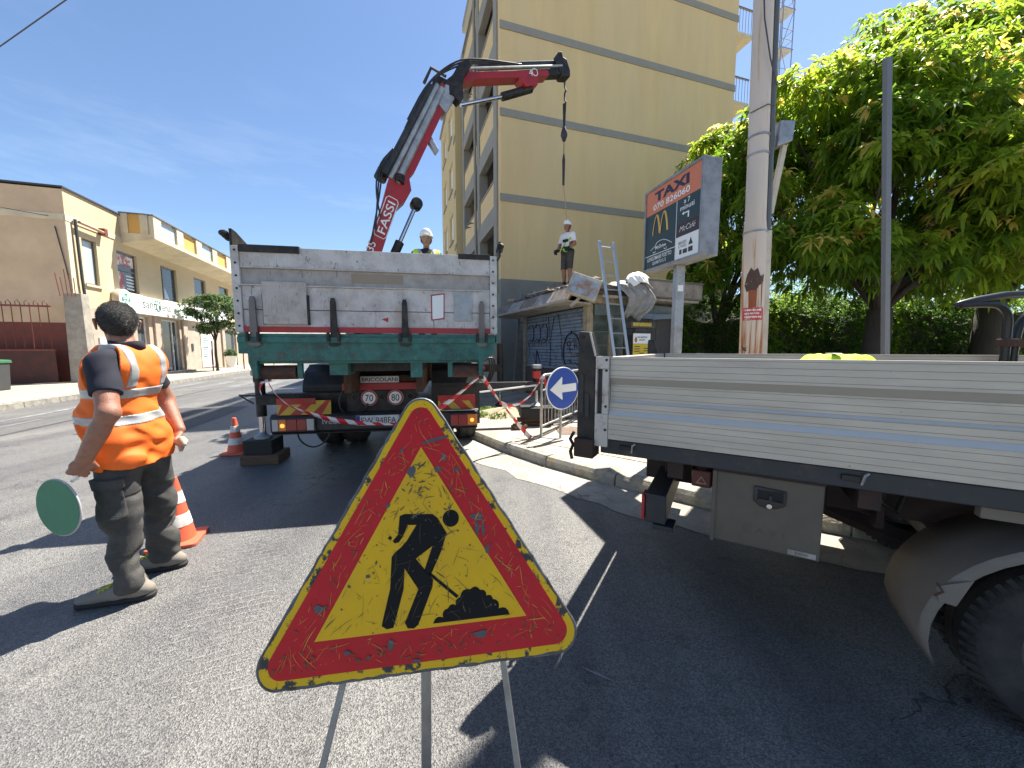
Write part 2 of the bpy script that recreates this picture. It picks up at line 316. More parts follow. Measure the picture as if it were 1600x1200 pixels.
# left pavement (pharmacy side) and its kerb
COB = mat('pebbled_pavement', (.40, .34, .26), .9, var=.3, scale=7, bump=.7, bscale=28, dirt=((.26, .22, .17), .5, 12, .2))
lp = struct(MB().add([st(-30, -6, .13), st(-8.86, -6, .13), st(-8.86, 90, .13), st(-30, 90, .13)], [(0, 1, 2, 3)]).build('pavement', COB))
struct(MB().add([st(-9.9, -6, .137), st(-8.95, -6, .137), st(-8.95, 90, .137), st(-9.9, 90, .137)], [(0, 1, 2, 3)]).build('pavement_edge_strip', CONC))
lkm = MB().box((-.076, 0, -.02), (.076, .985, .14)).mesh('kerb_stone'); lkm.materials.append(KERB)
lkr = bpy.data.objects.new('kerb', None); COL.objects.link(lkr); struct(lkr)
for i in range(52):
    o = bpy.data.objects.new('kerb_stone', lkm); COL.objects.link(o); o.parent = lkr; p = st(-8.78, 2 + i, random.uniform(-.005, .005)); o.location = p; o.rotation_euler = (0, 0, A_ST)
# worn white paint on the road
WP = mat('worn_road_paint', (.42, .42, .41), .8, var=.2, scale=5, dirt=((.13, .13, .13), .62, 4, .16), dirt2=((.14, .14, .14), .45, 40, .2))
WPF = mat('faded_road_paint', (.24, .24, .24), .85, var=.2, scale=5, dirt=((.13, .13, .13), .7, 3, .25), dirt2=((.125, .125, .125), .5, 40, .2))
def mark(l0, l1, s0, s1, m): struct(MB().add([st(l0, s0, .005), st(l1, s0, .005), st(l1, s1, .005), st(l0, s1, .005)], [(0, 1, 2, 3)]).build('road_marking', m))
mark(-7.55, -7.42, 2, 15.2, WP); mark(-7.0, -6.88, 7.4, 9.9, WPF); mark(-7.55, -7.42, 20.5, 60, WP)
for i in range(7): mark(-8.2 + i * 1.0, -7.7 + i * 1.0, 16.0, 19.0, WPF)
# dusty tyre tread print pressed on the asphalt
def tread_mat():
    m = bpy.data.materials.new('dusty_tread_print'); m.use_nodes = True; t = m.node_tree; b = t.nodes['Principled BSDF']; L = t.links.new
    tcn = _n(t, 'ShaderNodeTexCoord'); nd = _n(t, 'ShaderNodeTexNoise', Scale=16., Detail=3.); L(tcn.outputs['Object'], nd.inputs['Vector'])
    ad = _n(t, 'ShaderNodeVectorMath', operation='MULTIPLY_ADD'); L(nd.outputs['Color'], ad.inputs[0]); ad.inputs[1].default_value = (.03, .03, 0); L(tcn.outputs['Object'], ad.inputs[2])
    br = _n(t, 'ShaderNodeTexBrick', offset=.5, Scale=1.); br.inputs['Brick Width'].default_value = .105; br.inputs['Row Height'].default_value = .052; br.inputs['Mortar Size'].default_value = .0045; br.inputs['Mortar Smooth'].default_value = .6; L(ad.outputs[0], br.inputs['Vector'])
    nz = _n(t, 'ShaderNodeTexNoise', Scale=3.5, Detail=6., Roughness=.7); L(tcn.outputs['Object'], nz.inputs['Vector'])
    r = _n(t, 'ShaderNodeValToRGB'); r.color_ramp.elements[0].position = .34; r.color_ramp.elements[1].position = .52; L(nz.outputs['Fac'], r.inputs[0])
    n5 = _n(t, 'ShaderNodeTexNoise', Scale=160., Detail=2.); L(tcn.outputs['Object'], n5.inputs['Vector']); r5 = _n(t, 'ShaderNodeValToRGB'); r5.color_ramp.elements[0].position = .4; r5.color_ramp.elements[1].position = .6; L(n5.outputs['Fac'], r5.inputs[0])
    mu_ = _n(t, 'ShaderNodeMath', operation='MULTIPLY'); L(br.outputs['Fac'], mu_.inputs[0]); L(r.outputs[0], mu_.inputs[1])
    m5 = _n(t, 'ShaderNodeMath', operation='MULTIPLY'); L(mu_.outputs[0], m5.inputs[0]); L(r5.outputs[0], m5.inputs[1])
    m6 = _n(t, 'ShaderNodeMath', operation='MULTIPLY'); L(m5.outputs[0], m6.inputs[0]); m6.inputs[1].default_value = .42
    b.inputs['Base Color'].default_value = (.40, .375, .335, 1); b.inputs['Roughness'].default_value = .95; L(m6.outputs[0], b.inputs['Alpha']); return m
TR = tread_mat()
# patched strip and oil stains
PATCHA = mat('tar_patch', (.055, .055, .057), .6, var=.25, scale=30, bump=.5, bscale=160)
STAIN = mat('oil_stain', (.035, .034, .033), .55, var=.3, scale=20)
def blob(cx, cy, rx, ry, n=26, rz=0.): ph_ = [random.uniform(0, 6.28) for _ in range(4)]; return [(cx + rx * math.cos(a_) * (1 + .22 * math.sin(3 * a_ + ph_[0]) + .13 * math.sin(7 * a_ + ph_[1])), cy + ry * math.sin(a_) * (1 + .22 * math.sin(2 * a_ + ph_[2]) + .1 * math.sin(5 * a_ + ph_[3]))) for a_ in [6.283 * i / n for i in range(n)]]
struct(MB().add([st(-6.3, 6.0, .004), st(-6.22, 6.0, .004), st(-6.28, 15.5, .004), st(-6.36, 15.5, .004)], [(0, 1, 2, 3)]).build('tar_seam', PATCHA)); struct(MB().add([st(-5.2, 7.9, .0042), st(-3.6, 7.8, .0042), st(-3.55, 10.6, .0042), st(-5.25, 10.7, .0042)], [(0, 1, 2, 3)]).build('road_patch', PATCHA))
DUSTY = mat('pale_scuff', (.26, .25, .24), .9, var=.3, scale=20)
for a_, c_ in (((-1.42, 2.95), (-1.02, 2.96)), ((.30, 1.52), (.46, 1.43)), ((-.6, 3.3), (-.35, 3.2))): d_ = (Vector((*c_, 0)) - Vector((*a_, 0))); n2_ = Vector((-d_.y, d_.x, 0)).normalized() * .006; A_1, C_1 = Vector((*a_, .0046)), Vector((*c_, .0046)); struct(MB().add([A_1, A_1.lerp(C_1, .5) - n2_, C_1, A_1.lerp(C_1, .5) + n2_], [(0, 1, 2, 3)]).build('road_scuff', DUSTY))
for (x, y, rz, w, l) in ((-1.62, 2.02, R(24), .42, 1.5), (-1.05, 2.3, R(20), .2, .9)):
    o = MB().add([(-w / 2, -l / 2, 0), (w / 2, -l / 2, 0), (w / 2, l / 2, 0), (-w / 2, l / 2, 0)], [(0, 1, 2, 3)]).build('tyre_print', TR); o.location = (x, y, .006); o.rotation_euler = (0, 0, rz); struct(o)
# ---------------------------------------------------------------- pharmacy building on the left
PEACH = mat('peach_render', (.68, .50, .33), .9, var=.07, scale=1.2, bump=.25, bscale=60, dirt=((.46, .34, .22), .3, .9, .5))
OCHRE = mat('ochre_render', (.60, .48, .30), .9, var=.07, scale=1.2, bump=.25, bscale=60, dirt=((.48, .385, .25), .3, .9, .5))
CREAM = mat('cream_render', (.66, .57, .40), .88, var=.06, scale=2, bump=.15, bscale=60, dirt=((.45, .38, .27), .25, 1.5, .4))
ORANGE = mat('orange_panel', (.62, .36, .10), .8, var=.06, scale=2)
STONE = mat('pink_travertine', (.46, .37, .29), .7, var=.2, scale=8, bump=.15, dirt=((.36, .28, .22), .4, 3, .3))
GLASS = mat('dark_window_glass', (.05, .06, .07), .06, var=.3, scale=1., spec=.8)
GLASSL = mat('pale_frosted_glass', (.42, .47, .48), .15, var=.12, scale=1.5, spec=.7)
FRAME = mat('grey_window_frame', (.17, .165, .15), .5, .3)
WHITE = mat('white_paint', (.78, .78, .76), .5, var=.04, scale=3, dirt=((.55, .54, .5), .15, 3, .3))
WHITEF = mat('white_sign_face', (.80, .82, .80), .35, var=.03, scale=3)
GREEN = mat('pharmacy_green', (.03, .26, .16), .4)
DARKTXT = mat('dark_lettering', (.03, .035, .04), .5, var=.02)
RUSTRED = mat('red_oxide_paint', (.20, .045, .03), .7, .1, var=.2, scale=6, dirt=((.12, .05, .035), .4, 5, .3))
CEM = mat('grey_cement', (.38, .34, .28), .92, var=.2, scale=4, bump=.4, bscale=50, dirt=((.22, .2, .17), .4, 3, .3))
DGREY = mat('dark_grey_paint', (.05, .05, .052), .55, var=.2)
ph = thing('pharmacy_building', 'two-storey ochre pharmacy building with white shop sign and overhanging panelled balcony', 'building', st(-12, 19.05), A_ST + R(90))
LX = 24.; ops = [(.68, 1.46, 4.08, 5.93), (2.62, 3.98, 4.08, 5.93), (5.88, 7.36, 4.08, 5.93), (9.28, 10.76, 4.08, 5.93), (12.7, 14.2, 4.08, 5.93), (16.1, 17.6, 4.08, 5.93)]
b = wall_open(MB(), (0, 0, 0), (1, 0, 0), (0, -1, 0), 0, LX, 3.12, 7.55, ops, .2); w = b.build('wall', OCHRE, ph)
gops = [(1.75, 2.6, .25, 2.9), (3.5, 4.4, .15, 3.02), (5.5, 7.15, .15, 3.02), (13, 15, .15, 2.9)]
b = wall_open(MB(), (0, -.02, 0), (1, 0, 0), (0, -1, 0), 0, LX, 0, 3.12, gops, .35); b.build('stone_base', STONE, ph)
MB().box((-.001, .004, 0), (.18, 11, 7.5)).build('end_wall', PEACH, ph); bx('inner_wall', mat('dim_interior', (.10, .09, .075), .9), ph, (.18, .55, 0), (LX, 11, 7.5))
bx('roof_coping', DGREY, ph, (-.06, -.06, 7.55), (LX, 11, 7.61)); bx('string_course', CREAM, ph, (-.025, .02, 6.35), (0.001, 11, 6.58))
bx('string_course', CREAM, ph, (-.025, -.03, 6.35), (3.0, .001, 6.58)); bx('corner_strip', CREAM, ph, (-.012, -.014, 3.12), (.2, .03, 6.35)); bx('painted_dado', RUSTRED, ph, (-.014, .05, 0), (.0, 11, 2.45))
for a, c, e, g in ops:
    f = MB(); f.box((a, .10, e), (c, .16, e + .07)); f.box((a, .10, g - .07), (c, .16, g)); f.box((a, .10, e + .07), (a + .06, .16, g - .07)); f.box((c - .06, .10, e + .07), (c, .16, g - .07))
    wn = f.build('window', FRAME, ph); bx('pane', GLASSL if a < 1 else GLASS, wn, (a + .06, .13, e + .07), (c - .06, .14, g - .07))
    bx('sill', CREAM, wn, (a - .06, -.07, e - .09), (c + .06, .1, e - .002))
    if 2 < a < 3:
        bx('mullion', FRAME, wn, (a + .06, .09, 5.05), (c - .06, .128, 5.12))
        PINK = mat('red_poster_print', (.35, .08, .08), .5, var=.5, scale=2.5, dirt=((.75, .72, .68), .5, 2.2, .1)); bx('window_poster', PINK, wn, (a + .1, .115, 5.3), (c - .1, .125, 5.8)); bx('window_poster', PINK, wn, (a + .12, .115, 4.25), (a + .55, .125, 5.0))
        for q in range(5): bx('blind_slat', WHITE, wn, (a + .7, .118, 4.25 + q * .15), (c - .15, .127, 4.30 + q * .15))
    if 5 < a < 6:
        bx('open_sash', FRAME, wn, (a + .1, -.0, e + .1), (a + .16, .12, g - .1)); flat('curtain', [(0, 0), (.75, 0), (.05, 1.0)], mat('blue_white_curtain', (.55, .62, .75), .7), wn, (a + .12, .122, e + .1), (1, 0, 0), (0, 0, 1), .004)
# window plant behind the first window
for a, c, e, g in gops:
    f = MB(); f.box((a, .12, e), (a + .07, .2, g)); f.box((c - .07, .12, e), (c, .2, g)); f.box((a + .07, .12, g - .08), (c - .07, .2, g)); dr = f.build('shop_door' if a > 3 else 'window', WHITE if a > 3 else FRAME, ph); bx('pane', GLASS, dr, (a + .07, .155, e), (c - .07, .165, g - .08))
    if 5 < a < 6:
        bx('shop_window_display', STONE, dr, (a + .25, .175, .2), (c - .2, .25, 1.0)); bx('mullion', WHITE, dr, ((a + c) / 2 + .3, .1, e), ((a + c) / 2 + .36, .154, g - .08))
for x in (2.75, 4.75, 7.4, 12.4): bx('pilaster', STONE, ph, (x, -.12, .1), (x + .45, -.022, 3.1), bevel=.01)
bx('doorstep', CEM, ph, (3.3, -.6, .13), (7.4, -.13, .22), bevel=.01)
sg = bx('shop_sign', WHITEF, ph, (2.0, -.3, 3.12), (13, -.025, 3.98), bevel=.01)
text('lettering', 'sant', DARKTXT, sg, (3.55, -.303, 3.42), (1, 0, 0), (0, 0, 1), h=.36, bold=-.002)
text('lettering', 'ena', DARKTXT, sg, (5.1, -.303, 3.42), (1, 0, 0), (0, 0, 1), h=.26, bold=-.002)
text('lettering', "'il", DARKTXT, sg, (4.72, -.303, 3.42), (1, 0, 0), (0, 0, 1), h=.38, bold=-.002)
MB().tube([(4.62, -.303, 3.72), (4.62, -.303, 3.46), (4.72, -.303, 3.36), (4.86, -.303, 3.40), (4.92, -.303, 3.55), (4.82, -.303, 3.68)], .028, 6).build('green_emblem', GREEN, sg)
for q in ((4.56, 3.84), (4.72, 3.88), (4.9, 3.82)): flat('green_leaf', circ(0, 0, .07, 10, ry=.045), GREEN, sg, (q[0], -.302, q[1]), (.7, 0, .7), (-.7, 0, .7), .003)
text('lettering', 'Dott.ssa M.', GREEN, sg, (6.75, -.303, 3.42), (1, 0, 0), (0, 0, 1), h=.30, w=1.7)
text('lettering', 'farmacia', GREEN, sg, (8.75, -.303, 3.42), (1, 0, 0), (0, 0, 1), h=.26)
rs = MB().lathe([(.0, 0), (.44, 0), (.46, .03), (.46, .22), (.44, .25), (0, .25)], (1.95, -.30, 3.62), (0, -1, 0), 28).build('round_cross_sign', mat('sign_rim_beige', (.55, .45, .3), .5), ph, smooth='auto')
flat('sign_face', circ(0, 0, .43, 28), WHITEF, rs, (1.95, -.552, 3.62), (1, 0, 0), (0, 0, 1), .003)
for q in (.27, .18):
    cr = [(-q * .33, -q), (q * .33, -q), (q * .33, -q * .33), (q, -q * .33), (q, q * .33), (q * .33, q * .33), (q * .33, q), (-q * .33, q), (-q * .33, q * .33), (-q, q * .33), (-q, -q * .33), (-q * .33, -q * .33)]
    flat('green_cross', cr, GREEN if q > .2 else WHITEF, rs, (1.95, -.556 if q > .2 else -.560, 3.62), (1, 0, 0), (0, 0, 1), .003)
flat('green_cross', rect(-.02, -.25, .02, .25), GREEN, rs, (1.95, -.564, 3.62), (1, 0, 0), (0, 0, 1), .002); flat('green_cross', rect(-.25, -.02, .25, .02), GREEN, rs, (1.95, -.5665, 3.62), (1, 0, 0), (0, 0, 1), .002)
# overhanging balcony with alternating panels
bal = MB(); x0 = 3.0; YO = -1.25
bal.add([(x0, 0, 6.30), (LX, 0, 6.30), (LX, 0, 6.72), (x0, 0, 6.72), (x0 + .05, YO, 6.62), (LX, YO, 6.62), (LX, YO, 6.80), (x0 + .05, YO, 6.80), (x0, 0, 6.80), (LX, 0, 6.80)], [(0, 1, 5, 4), (4, 5, 6, 7), (7, 6, 9, 8), (0, 4, 7, 8)])
bo = bal.build('balcony', CREAM, ph)
bx('coping', FRAME, bo, (x0, YO - .03, 7.66), (LX, YO + .22, 7.71)); bx('coping', FRAME, bo, (x0 - .03, YO + .22, 7.66), (x0 + .2, 0, 7.71))
xx = x0 + .05; k = 0
while xx < LX - 1:
    bx('parapet_pier', CREAM, bo, (xx, YO, 6.8), (xx + .62, YO + .2, 7.66), bevel=.01); pm = (GLASSL, ORANGE)[k % 2]
    bx('parapet_panel', pm, bo, (xx + .62, YO + .09, 6.8), (xx + 1.95, YO + .12, 7.6)); xx += 1.95; k += 1
bx('parapet_pier', CREAM, bo, (x0, YO + .2, 6.8), (x0 + .16, YO + .5, 7.66)); bx('parapet_panel', ORANGE, bo, (x0 + .05, YO + .5, 6.8), (x0 + .12, YO + .95, 7.66)); bx('parapet_pier', CREAM, bo, (x0, YO + .95, 6.8), (x0 + .16, 0, 7.66))
# drain pipe, awning roller, poster, meter boxes
b = MB().tube([(.42, -.1, .13), (.42, -.1, 3.2), (.36, -.1, 4.2), (.32, -.1, 6.5)], .05, 8); b.build('drain_pipe', DGREY, ph, smooth='auto')
b = MB().tube([(.62, -.09, .13), (.6, -.09, 2.0), (.48, -.12, 2.3)], .03, 6); b.build('drain_pipe', CEM, ph)
b = MB().tube([(.38, -.18, 6.42), (1.75, -.18, 6.38)], .06, 8); ar = b.build('awning_roller', mat('rusty_beige', (.42, .26, .16), .7, var=.3, scale=8), ph); bx('awning_bracket', RUSTRED, ar, (1.62, -.24, 6.28), (1.8, -.02, 6.56))
po = bx('poster_panel', WHITEF, ph, (9.45, -.06, .25), (11.0, -.025, 2.4)); 
for r_ in range(11): bx('printed_line', GREEN if r_ % 4 else DARKTXT, po, (9.62, -.064, 2.1 - r_ * .15), (9.9 + random.uniform(.25, .55), -.0605, 2.16 - r_ * .15))
bx('printed_photo', mat('poster_photo', (.5, .2, .2), .5, var=.6, scale=3, dirt=((.12, .14, .16), .5, 3)), po, (10.6, -.064, .35), (10.92, -.0605, 1.4))
for x, z in ((1.0, 1.5), (1.0, .95)): bx('notice_box', WHITE, ph, (x, -.08, z), (x + .42, -.022, z + .42), bevel=.01)
bx('wall_intercom', DGREY, ph, (8.3, -.06, 1.3), (8.5, -.022, 1.75))
# cable on end wall
b = MB().tube([(-.03, .3, 6.1), (-.04, .1, 4.6), (-.06, -.05, 3.2)], .018, 5); b.build('wall_cable', DGREY, ph)
# gate pillar, gate
pil = tag(MB().prism([(-.32, 0), (.30, 0), (.24, 3.45), (-.28, 3.42)], st(-11.75, 18.55, .12), -N, UP, .38).build('gate_pillar', CEM, None, bevel=.015), 'grey cement gate pillar with bare rebar beside red railing', 'pillar')
for q in range(5): MB().tube([st(-11.5 - q * .11, 18.35, 3.4), st(-11.52 - q * .13, 18.38, 4.1 + .15 * (q % 3))], .014, 5).build('rebar', RUSTRED, pil)
gt_ = thing('railing_gate', 'dark red iron railing gate with looped bar tops beside cement pillar', 'gate', st(-12.25, 18.35), A_ST + R(180))
bx('sheet_panel', mat('dark_red_sheet', (.10, .03, .022), .75, .1, var=.3, scale=4, dirt=((.05, .03, .025), .4, 4, .3)), gt_, (0.02, -.02, .16), (6, .0, 1.35)); bx('rail', RUSTRED, gt_, (0, -.03, 1.35), (6, .03, 1.42)); bx('rail', RUSTRED, gt_, (0, -.03, 2.98), (6, .03, 3.04))
gb = MB().tube([(0, 0, 1.42), (0, 0, 3.1)], .014, 5); gb.tube([(0, 0, 3.1), (.07, 0, 3.22), (.13, 0, 3.16), (.13, 0, 3.04)], .011, 5); gbm = gb.mesh('bar'); gbm.materials.append(RUSTRED)
for q in range(22):
    o = bpy.data.objects.new('bar', gbm); COL.objects.link(o); o.parent = gt_; o.location = (.12 + q * .25, -.045, 0)
bn = thing('litter_bin', 'black wheeled litter bin with green lid by red gate', 'bin', (-16.15, 11.3, .13), .3)
MB().prism([(-.22, 0), (.22, 0), (.27, .85), (-.27, .85)], (0, .25, 0), (1, 0, 0), (0, 0, 1), .5).build('body', DGREY, bn, bevel=.03); MB().prism([(-.3, 0), (.3, 0), (.28, .1), (-.28, .14)], (0, .29, .852), (1, 0, 0), (0, 0, 1), .58).build('lid', mat('bin_green', (.03, .12, .05), .5), bn, bevel=.02)
# potted plant on the pharmacy pavement + two thin posts
pp = thing('potted_plant', 'bushy plant in pale pot by pharmacy wall poster', 'plant', st(-11.2, 30.7, .13))
MB().lathe([(.28, 0), (.36, .75), (.40, .8), (.34, .8), (.33, .7)], n=18).build('pot', WHITE, pp, smooth='auto')
for s_ in (27.5, 33.5): 
    t_ = thing('bollard', 'thin rusty steel post on pharmacy kerb', 'post', st(-9.35, s_, .13), 0, 'thin posts on the pharmacy kerb'); MB().tube([(0, 0, 0), (0, 0, 1.5)], .035, 8).build('shaft', RUSTRED, t_); MB().lathe([(.045, 0), (.045, .03), (0, .06)], (0, 0, 1.5), n=8).build('cap', DGREY, t_)
# overhead cables
up_ = thing('utility_pole', 'wooden utility pole on the far pavement carrying a thin cable', 'pole', (-14.6, 8.4, .13)); MB().tube([(0, 0, 0), (0, 0, 5.9)], [.13, .09], 12).build('shaft', CEM, up_, smooth='auto'); bx('cable_bracket', DGREY, up_, (-.15, -.04, 5.45), (.15, .04, 5.52))
for a, c, sag in (((-14.6, 8.4, 5.6), (-2.9, 7.7, 11.52), .0), ((-24, 9, 8.0), tuple(st(-12.05, 19.2, 6.45)), .35)):
    P = [Vector(a).lerp(Vector(c), i / 14) - UP * sag * 4 * (i / 14) * (1 - i / 14) for i in range(15)]
    tag(MB().tube(P, .011, 5).build('overhead_cable', DGREY), 'thin cable running to the ochre building corner' if sag > .3 else 'thin black cable crossing the open sky above the road', 'cable')

# ---------------------------------------------------------------- yellow apartment building
YEL = mat('yellow_render', (.76, .565, .285), .9, var=.05, scale=1.6, bump=.12, bscale=40, stretch=(1, 1, .14), dirt=((.66, .485, .24), .40, 2.2, .35), dirt2=((.70, .54, .31), .3, .5, .4))
YEL2 = mat('deep_yellow_render', (.60, .47, .24), .9, var=.06, scale=.7)
BGREY = mat('band_grey_render', (.30, .285, .245), .9, var=.14, scale=2.5, bump=.2, bscale=50)
GBASE = mat('base_grey_render', (.26, .25, .22), .9, var=.12, scale=1.2, bump=.2, bscale=50, dirt=((.2, .19, .17), .3, 1.2, .4))
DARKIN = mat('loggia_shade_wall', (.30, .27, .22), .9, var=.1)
yb = thing('apartment_building', 'tall yellow apartment block with blank end wall and grey floor bands', 'building', (-.38, 12.9, 0), A_ST)
XR = 9.85; HT = 15.75
b = MB(); b.box((0.0, 0, 3.85), (XR, .3, HT)); b.build('end_wall', YEL, yb); bx('grey_base', GBASE, yb, (-.01, -.012, 0), (XR + .05, .3, 3.85))
for z in (6.55, 9.26, 11.92, 14.5): bx('floor_band', BGREY, yb, (-.03, -.03, z - .12), (XR + .02, 0.0, z + .12))
bx('corner_pier', YEL, yb, (0, .3, 3.85), (.42, .42, HT))
bx('parapet', BGREY, yb, (-.06, -.06, HT), (XR + .05, 7.2, HT + .12))
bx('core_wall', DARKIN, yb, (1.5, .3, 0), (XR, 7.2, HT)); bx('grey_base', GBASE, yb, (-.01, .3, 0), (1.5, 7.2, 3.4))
for y0 in (.32, 3.05, 6.55): bx('pilaster', BGREY, yb, (-.06, y0, 3.4), (.30, y0 + .42, HT), bevel=.01)
for k in range(5):
    z = 3.72 + 2.68 * k
    if z > HT - .5: break
    bx('floor_slab', BGREY, yb, (-.04, .30, z - .16), (1.5, 7.0, z + .13))
    for y0, y1 in ((.76, 3.03), (3.49, 6.53)):
        bx('balcony_parapet', YEL, yb, (-.02, y0 + .02, z + .13), (.13, y1 - .02, z + .95)); 
        bx('balcony_rail', BGREY, yb, (-.05, y0 + .02, z + .95), (.17, y1 - .02, z + 1.02))
        bx('loggia_door', GLASS, yb, (1.44, y0 + .7, z + .13), (1.495, y0 + 1.7, z + 2.2)); bx('loggia_lintel', BGREY, yb, (-.05, y0 - .02, z + 2.15), (.2, y1 + .02, z + 2.52))
    if k in (0, 1, 3):
        for q in range(4): MB().tube([(-.07, 4.2 + q * .3, z + .6 + .1 * (q % 2)), (-.30, 4.2 + q * .3, z + .62)], .02, 5).build('clothes_bracket', FRAME, yb)
MB().tube([(-.12, 3.55, 3.4), (-.12, 3.55, HT)], .06, 6).build('drain_pipe', BGREY, yb)
# recessed bay behind the right end, with balconies
bx('side_wing', YEL2, yb, (XR, 1.6, 0), (11.3, 7.2, HT - .4))
for k in range(5):
    z = 3.72 + 2.68 * k; bx('side_balcony', CREAM, yb, (XR + .02, .4, z - .1), (11.1, 1.6, z + .06)); 
    for q in range(8): MB().tube([(XR + .1 + q * .16, .46, z + .06), (XR + .1 + q * .16, .46, z + 1.0)], .012, 4).build('baluster', FRAME, yb)
    bx('handrail', FRAME, yb, (XR + .05, .43, z + 1.0), (11.1, .49, z + 1.05)); bx('balcony_window', WHITE, yb, (XR + .1, 1.56, z + .3), (XR + 1.3, 1.6, z + 2.2)); bx('pane', GLASS, yb, (XR + .2, 1.545, z + .4), (XR + 1.2, 1.555, z + 2.1))
# farther block with shuttered windows
y2 = thing('apartment_building', 'farther yellow block with white shuttered windows behind the crane', 'building', tuple(Vector((-.38, 12.9, 0)) + D * 7.3 - N * .35), A_ST)
ops = [(y_, y_ + 1.3, 4.7 + 2.68 * k, 6.2 + 2.68 * k) for k in range(4) for y_ in (1.0, 3.4)]
wall_open(MB(), (0, 0, 0), (0, 1, 0), (-1, 0, 0), 0, 5.7, 0, 15.0, ops, .18).build('wall', YEL2, y2); bx('end_wall', YEL2, y2, (.001, 0, 0), (8, .3, 15.0)); bx('core_wall', YEL2, y2, (.4, .3, 0), (8, 5.7, 15.0)); bx('roof', BGREY, y2, (-.1, -.1, 15.0), (8, 5.8, 15.12))
for a, c, e, g in ops: wn = bx('window', WHITE, y2, (.12, a, e), (.17, c, g)); bx('sill', BGREY, wn, (-.06, a - .05, e - .1), (.1, c + .05, e))
for k in range(4): bx('corner_block', BGREY, y2, (-.03, .0, 4.0 + 2.68 * k), (0, .5, 4.25 + 2.68 * k))
# scaffold tower behind
STEEL = mat('galvanised_steel', (.36, .37, .38), .45, .7, var=.15, scale=10, dirt=((.22, .2, .18), .25, 8, .3))
sc_ = thing('scaffold_tower', 'galvanised scaffold tower rising behind the yellow apartment block', 'scaffold', (14.55, 21.4, 0), .25)
for x in (0, .75):
    for y in (0, .75): MB().tube([(x, y, 0), (x, y, 22)], .026, 5).build('upright', STEEL, sc_)
for k in range(12):
    z = k * 2.0 - .35
    if z < .3: continue
    bx('deck', STEEL, sc_, (-.05, -.05, z), (.8, .8, z + .05)); 
    for h in (.5, 1.0):
        f = MB(); f.tube([(0, 0, z + h), (.75, 0, z + h)], .018, 5); f.tube([(0, .75, z + h), (.75, .75, z + h)], .018, 5); f.tube([(0, 0, z + h), (0, .75, z + h)], .018, 5); f.tube([(.75, 0, z + h), (.75, .75, z + h)], .018, 5); f.build('guard_rail', STEEL, sc_)
    MB().tube([(0, 0, z), (.75, 0, z + 2.0)] if k % 2 else [(.75, 0, z), (0, 0, z + 2)], .016, 5).build('brace', STEEL, sc_)
# ---------------------------------------------------------------- trees and plants
def leaf_mat(name, dark, mid, light, young_lit):
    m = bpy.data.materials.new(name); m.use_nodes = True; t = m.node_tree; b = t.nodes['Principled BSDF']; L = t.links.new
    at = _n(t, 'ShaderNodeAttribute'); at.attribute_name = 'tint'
    r = _n(t, 'ShaderNodeValToRGB'); L(at.outputs['Fac'], r.inputs[0]); e = r.color_ramp.elements; e[0].position = 0; e[0].color = c4(dark); e[1].position = 1; e[1].color = c4(young_lit)
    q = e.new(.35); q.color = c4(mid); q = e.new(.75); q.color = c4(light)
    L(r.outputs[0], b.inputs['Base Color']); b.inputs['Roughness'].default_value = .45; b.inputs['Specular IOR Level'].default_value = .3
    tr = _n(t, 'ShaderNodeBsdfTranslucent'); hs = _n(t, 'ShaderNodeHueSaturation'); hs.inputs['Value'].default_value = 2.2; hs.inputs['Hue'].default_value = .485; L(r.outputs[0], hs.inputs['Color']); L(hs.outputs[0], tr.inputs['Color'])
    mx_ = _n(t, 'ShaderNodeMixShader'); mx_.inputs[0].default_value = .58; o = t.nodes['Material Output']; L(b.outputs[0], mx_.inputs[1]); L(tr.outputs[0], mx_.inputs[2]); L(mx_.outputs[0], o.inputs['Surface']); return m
LEAF = leaf_mat('long_leaf', (.045, .10, .010), (.10, .185, .016), (.26, .33, .03), (.52, .40, .11))
LEAF2 = leaf_mat('small_leaf', (.03, .075, .01), (.07, .15, .015), (.17, .27, .02), (.2, .26, .04))
LEAF3 = leaf_mat('ficus_leaf', (.025, .055, .02), (.05, .09, .035), (.085, .13, .05), (.14, .18, .07))
BARK = mat('dark_bark', (.055, .045, .035), .95, var=.35, scale=9, bump=.9, bscale=25, stretch=(1, 1, .3))
def norm(a): return a / (np.linalg.norm(a, axis=-1, keepdims=True) + 1e-9)
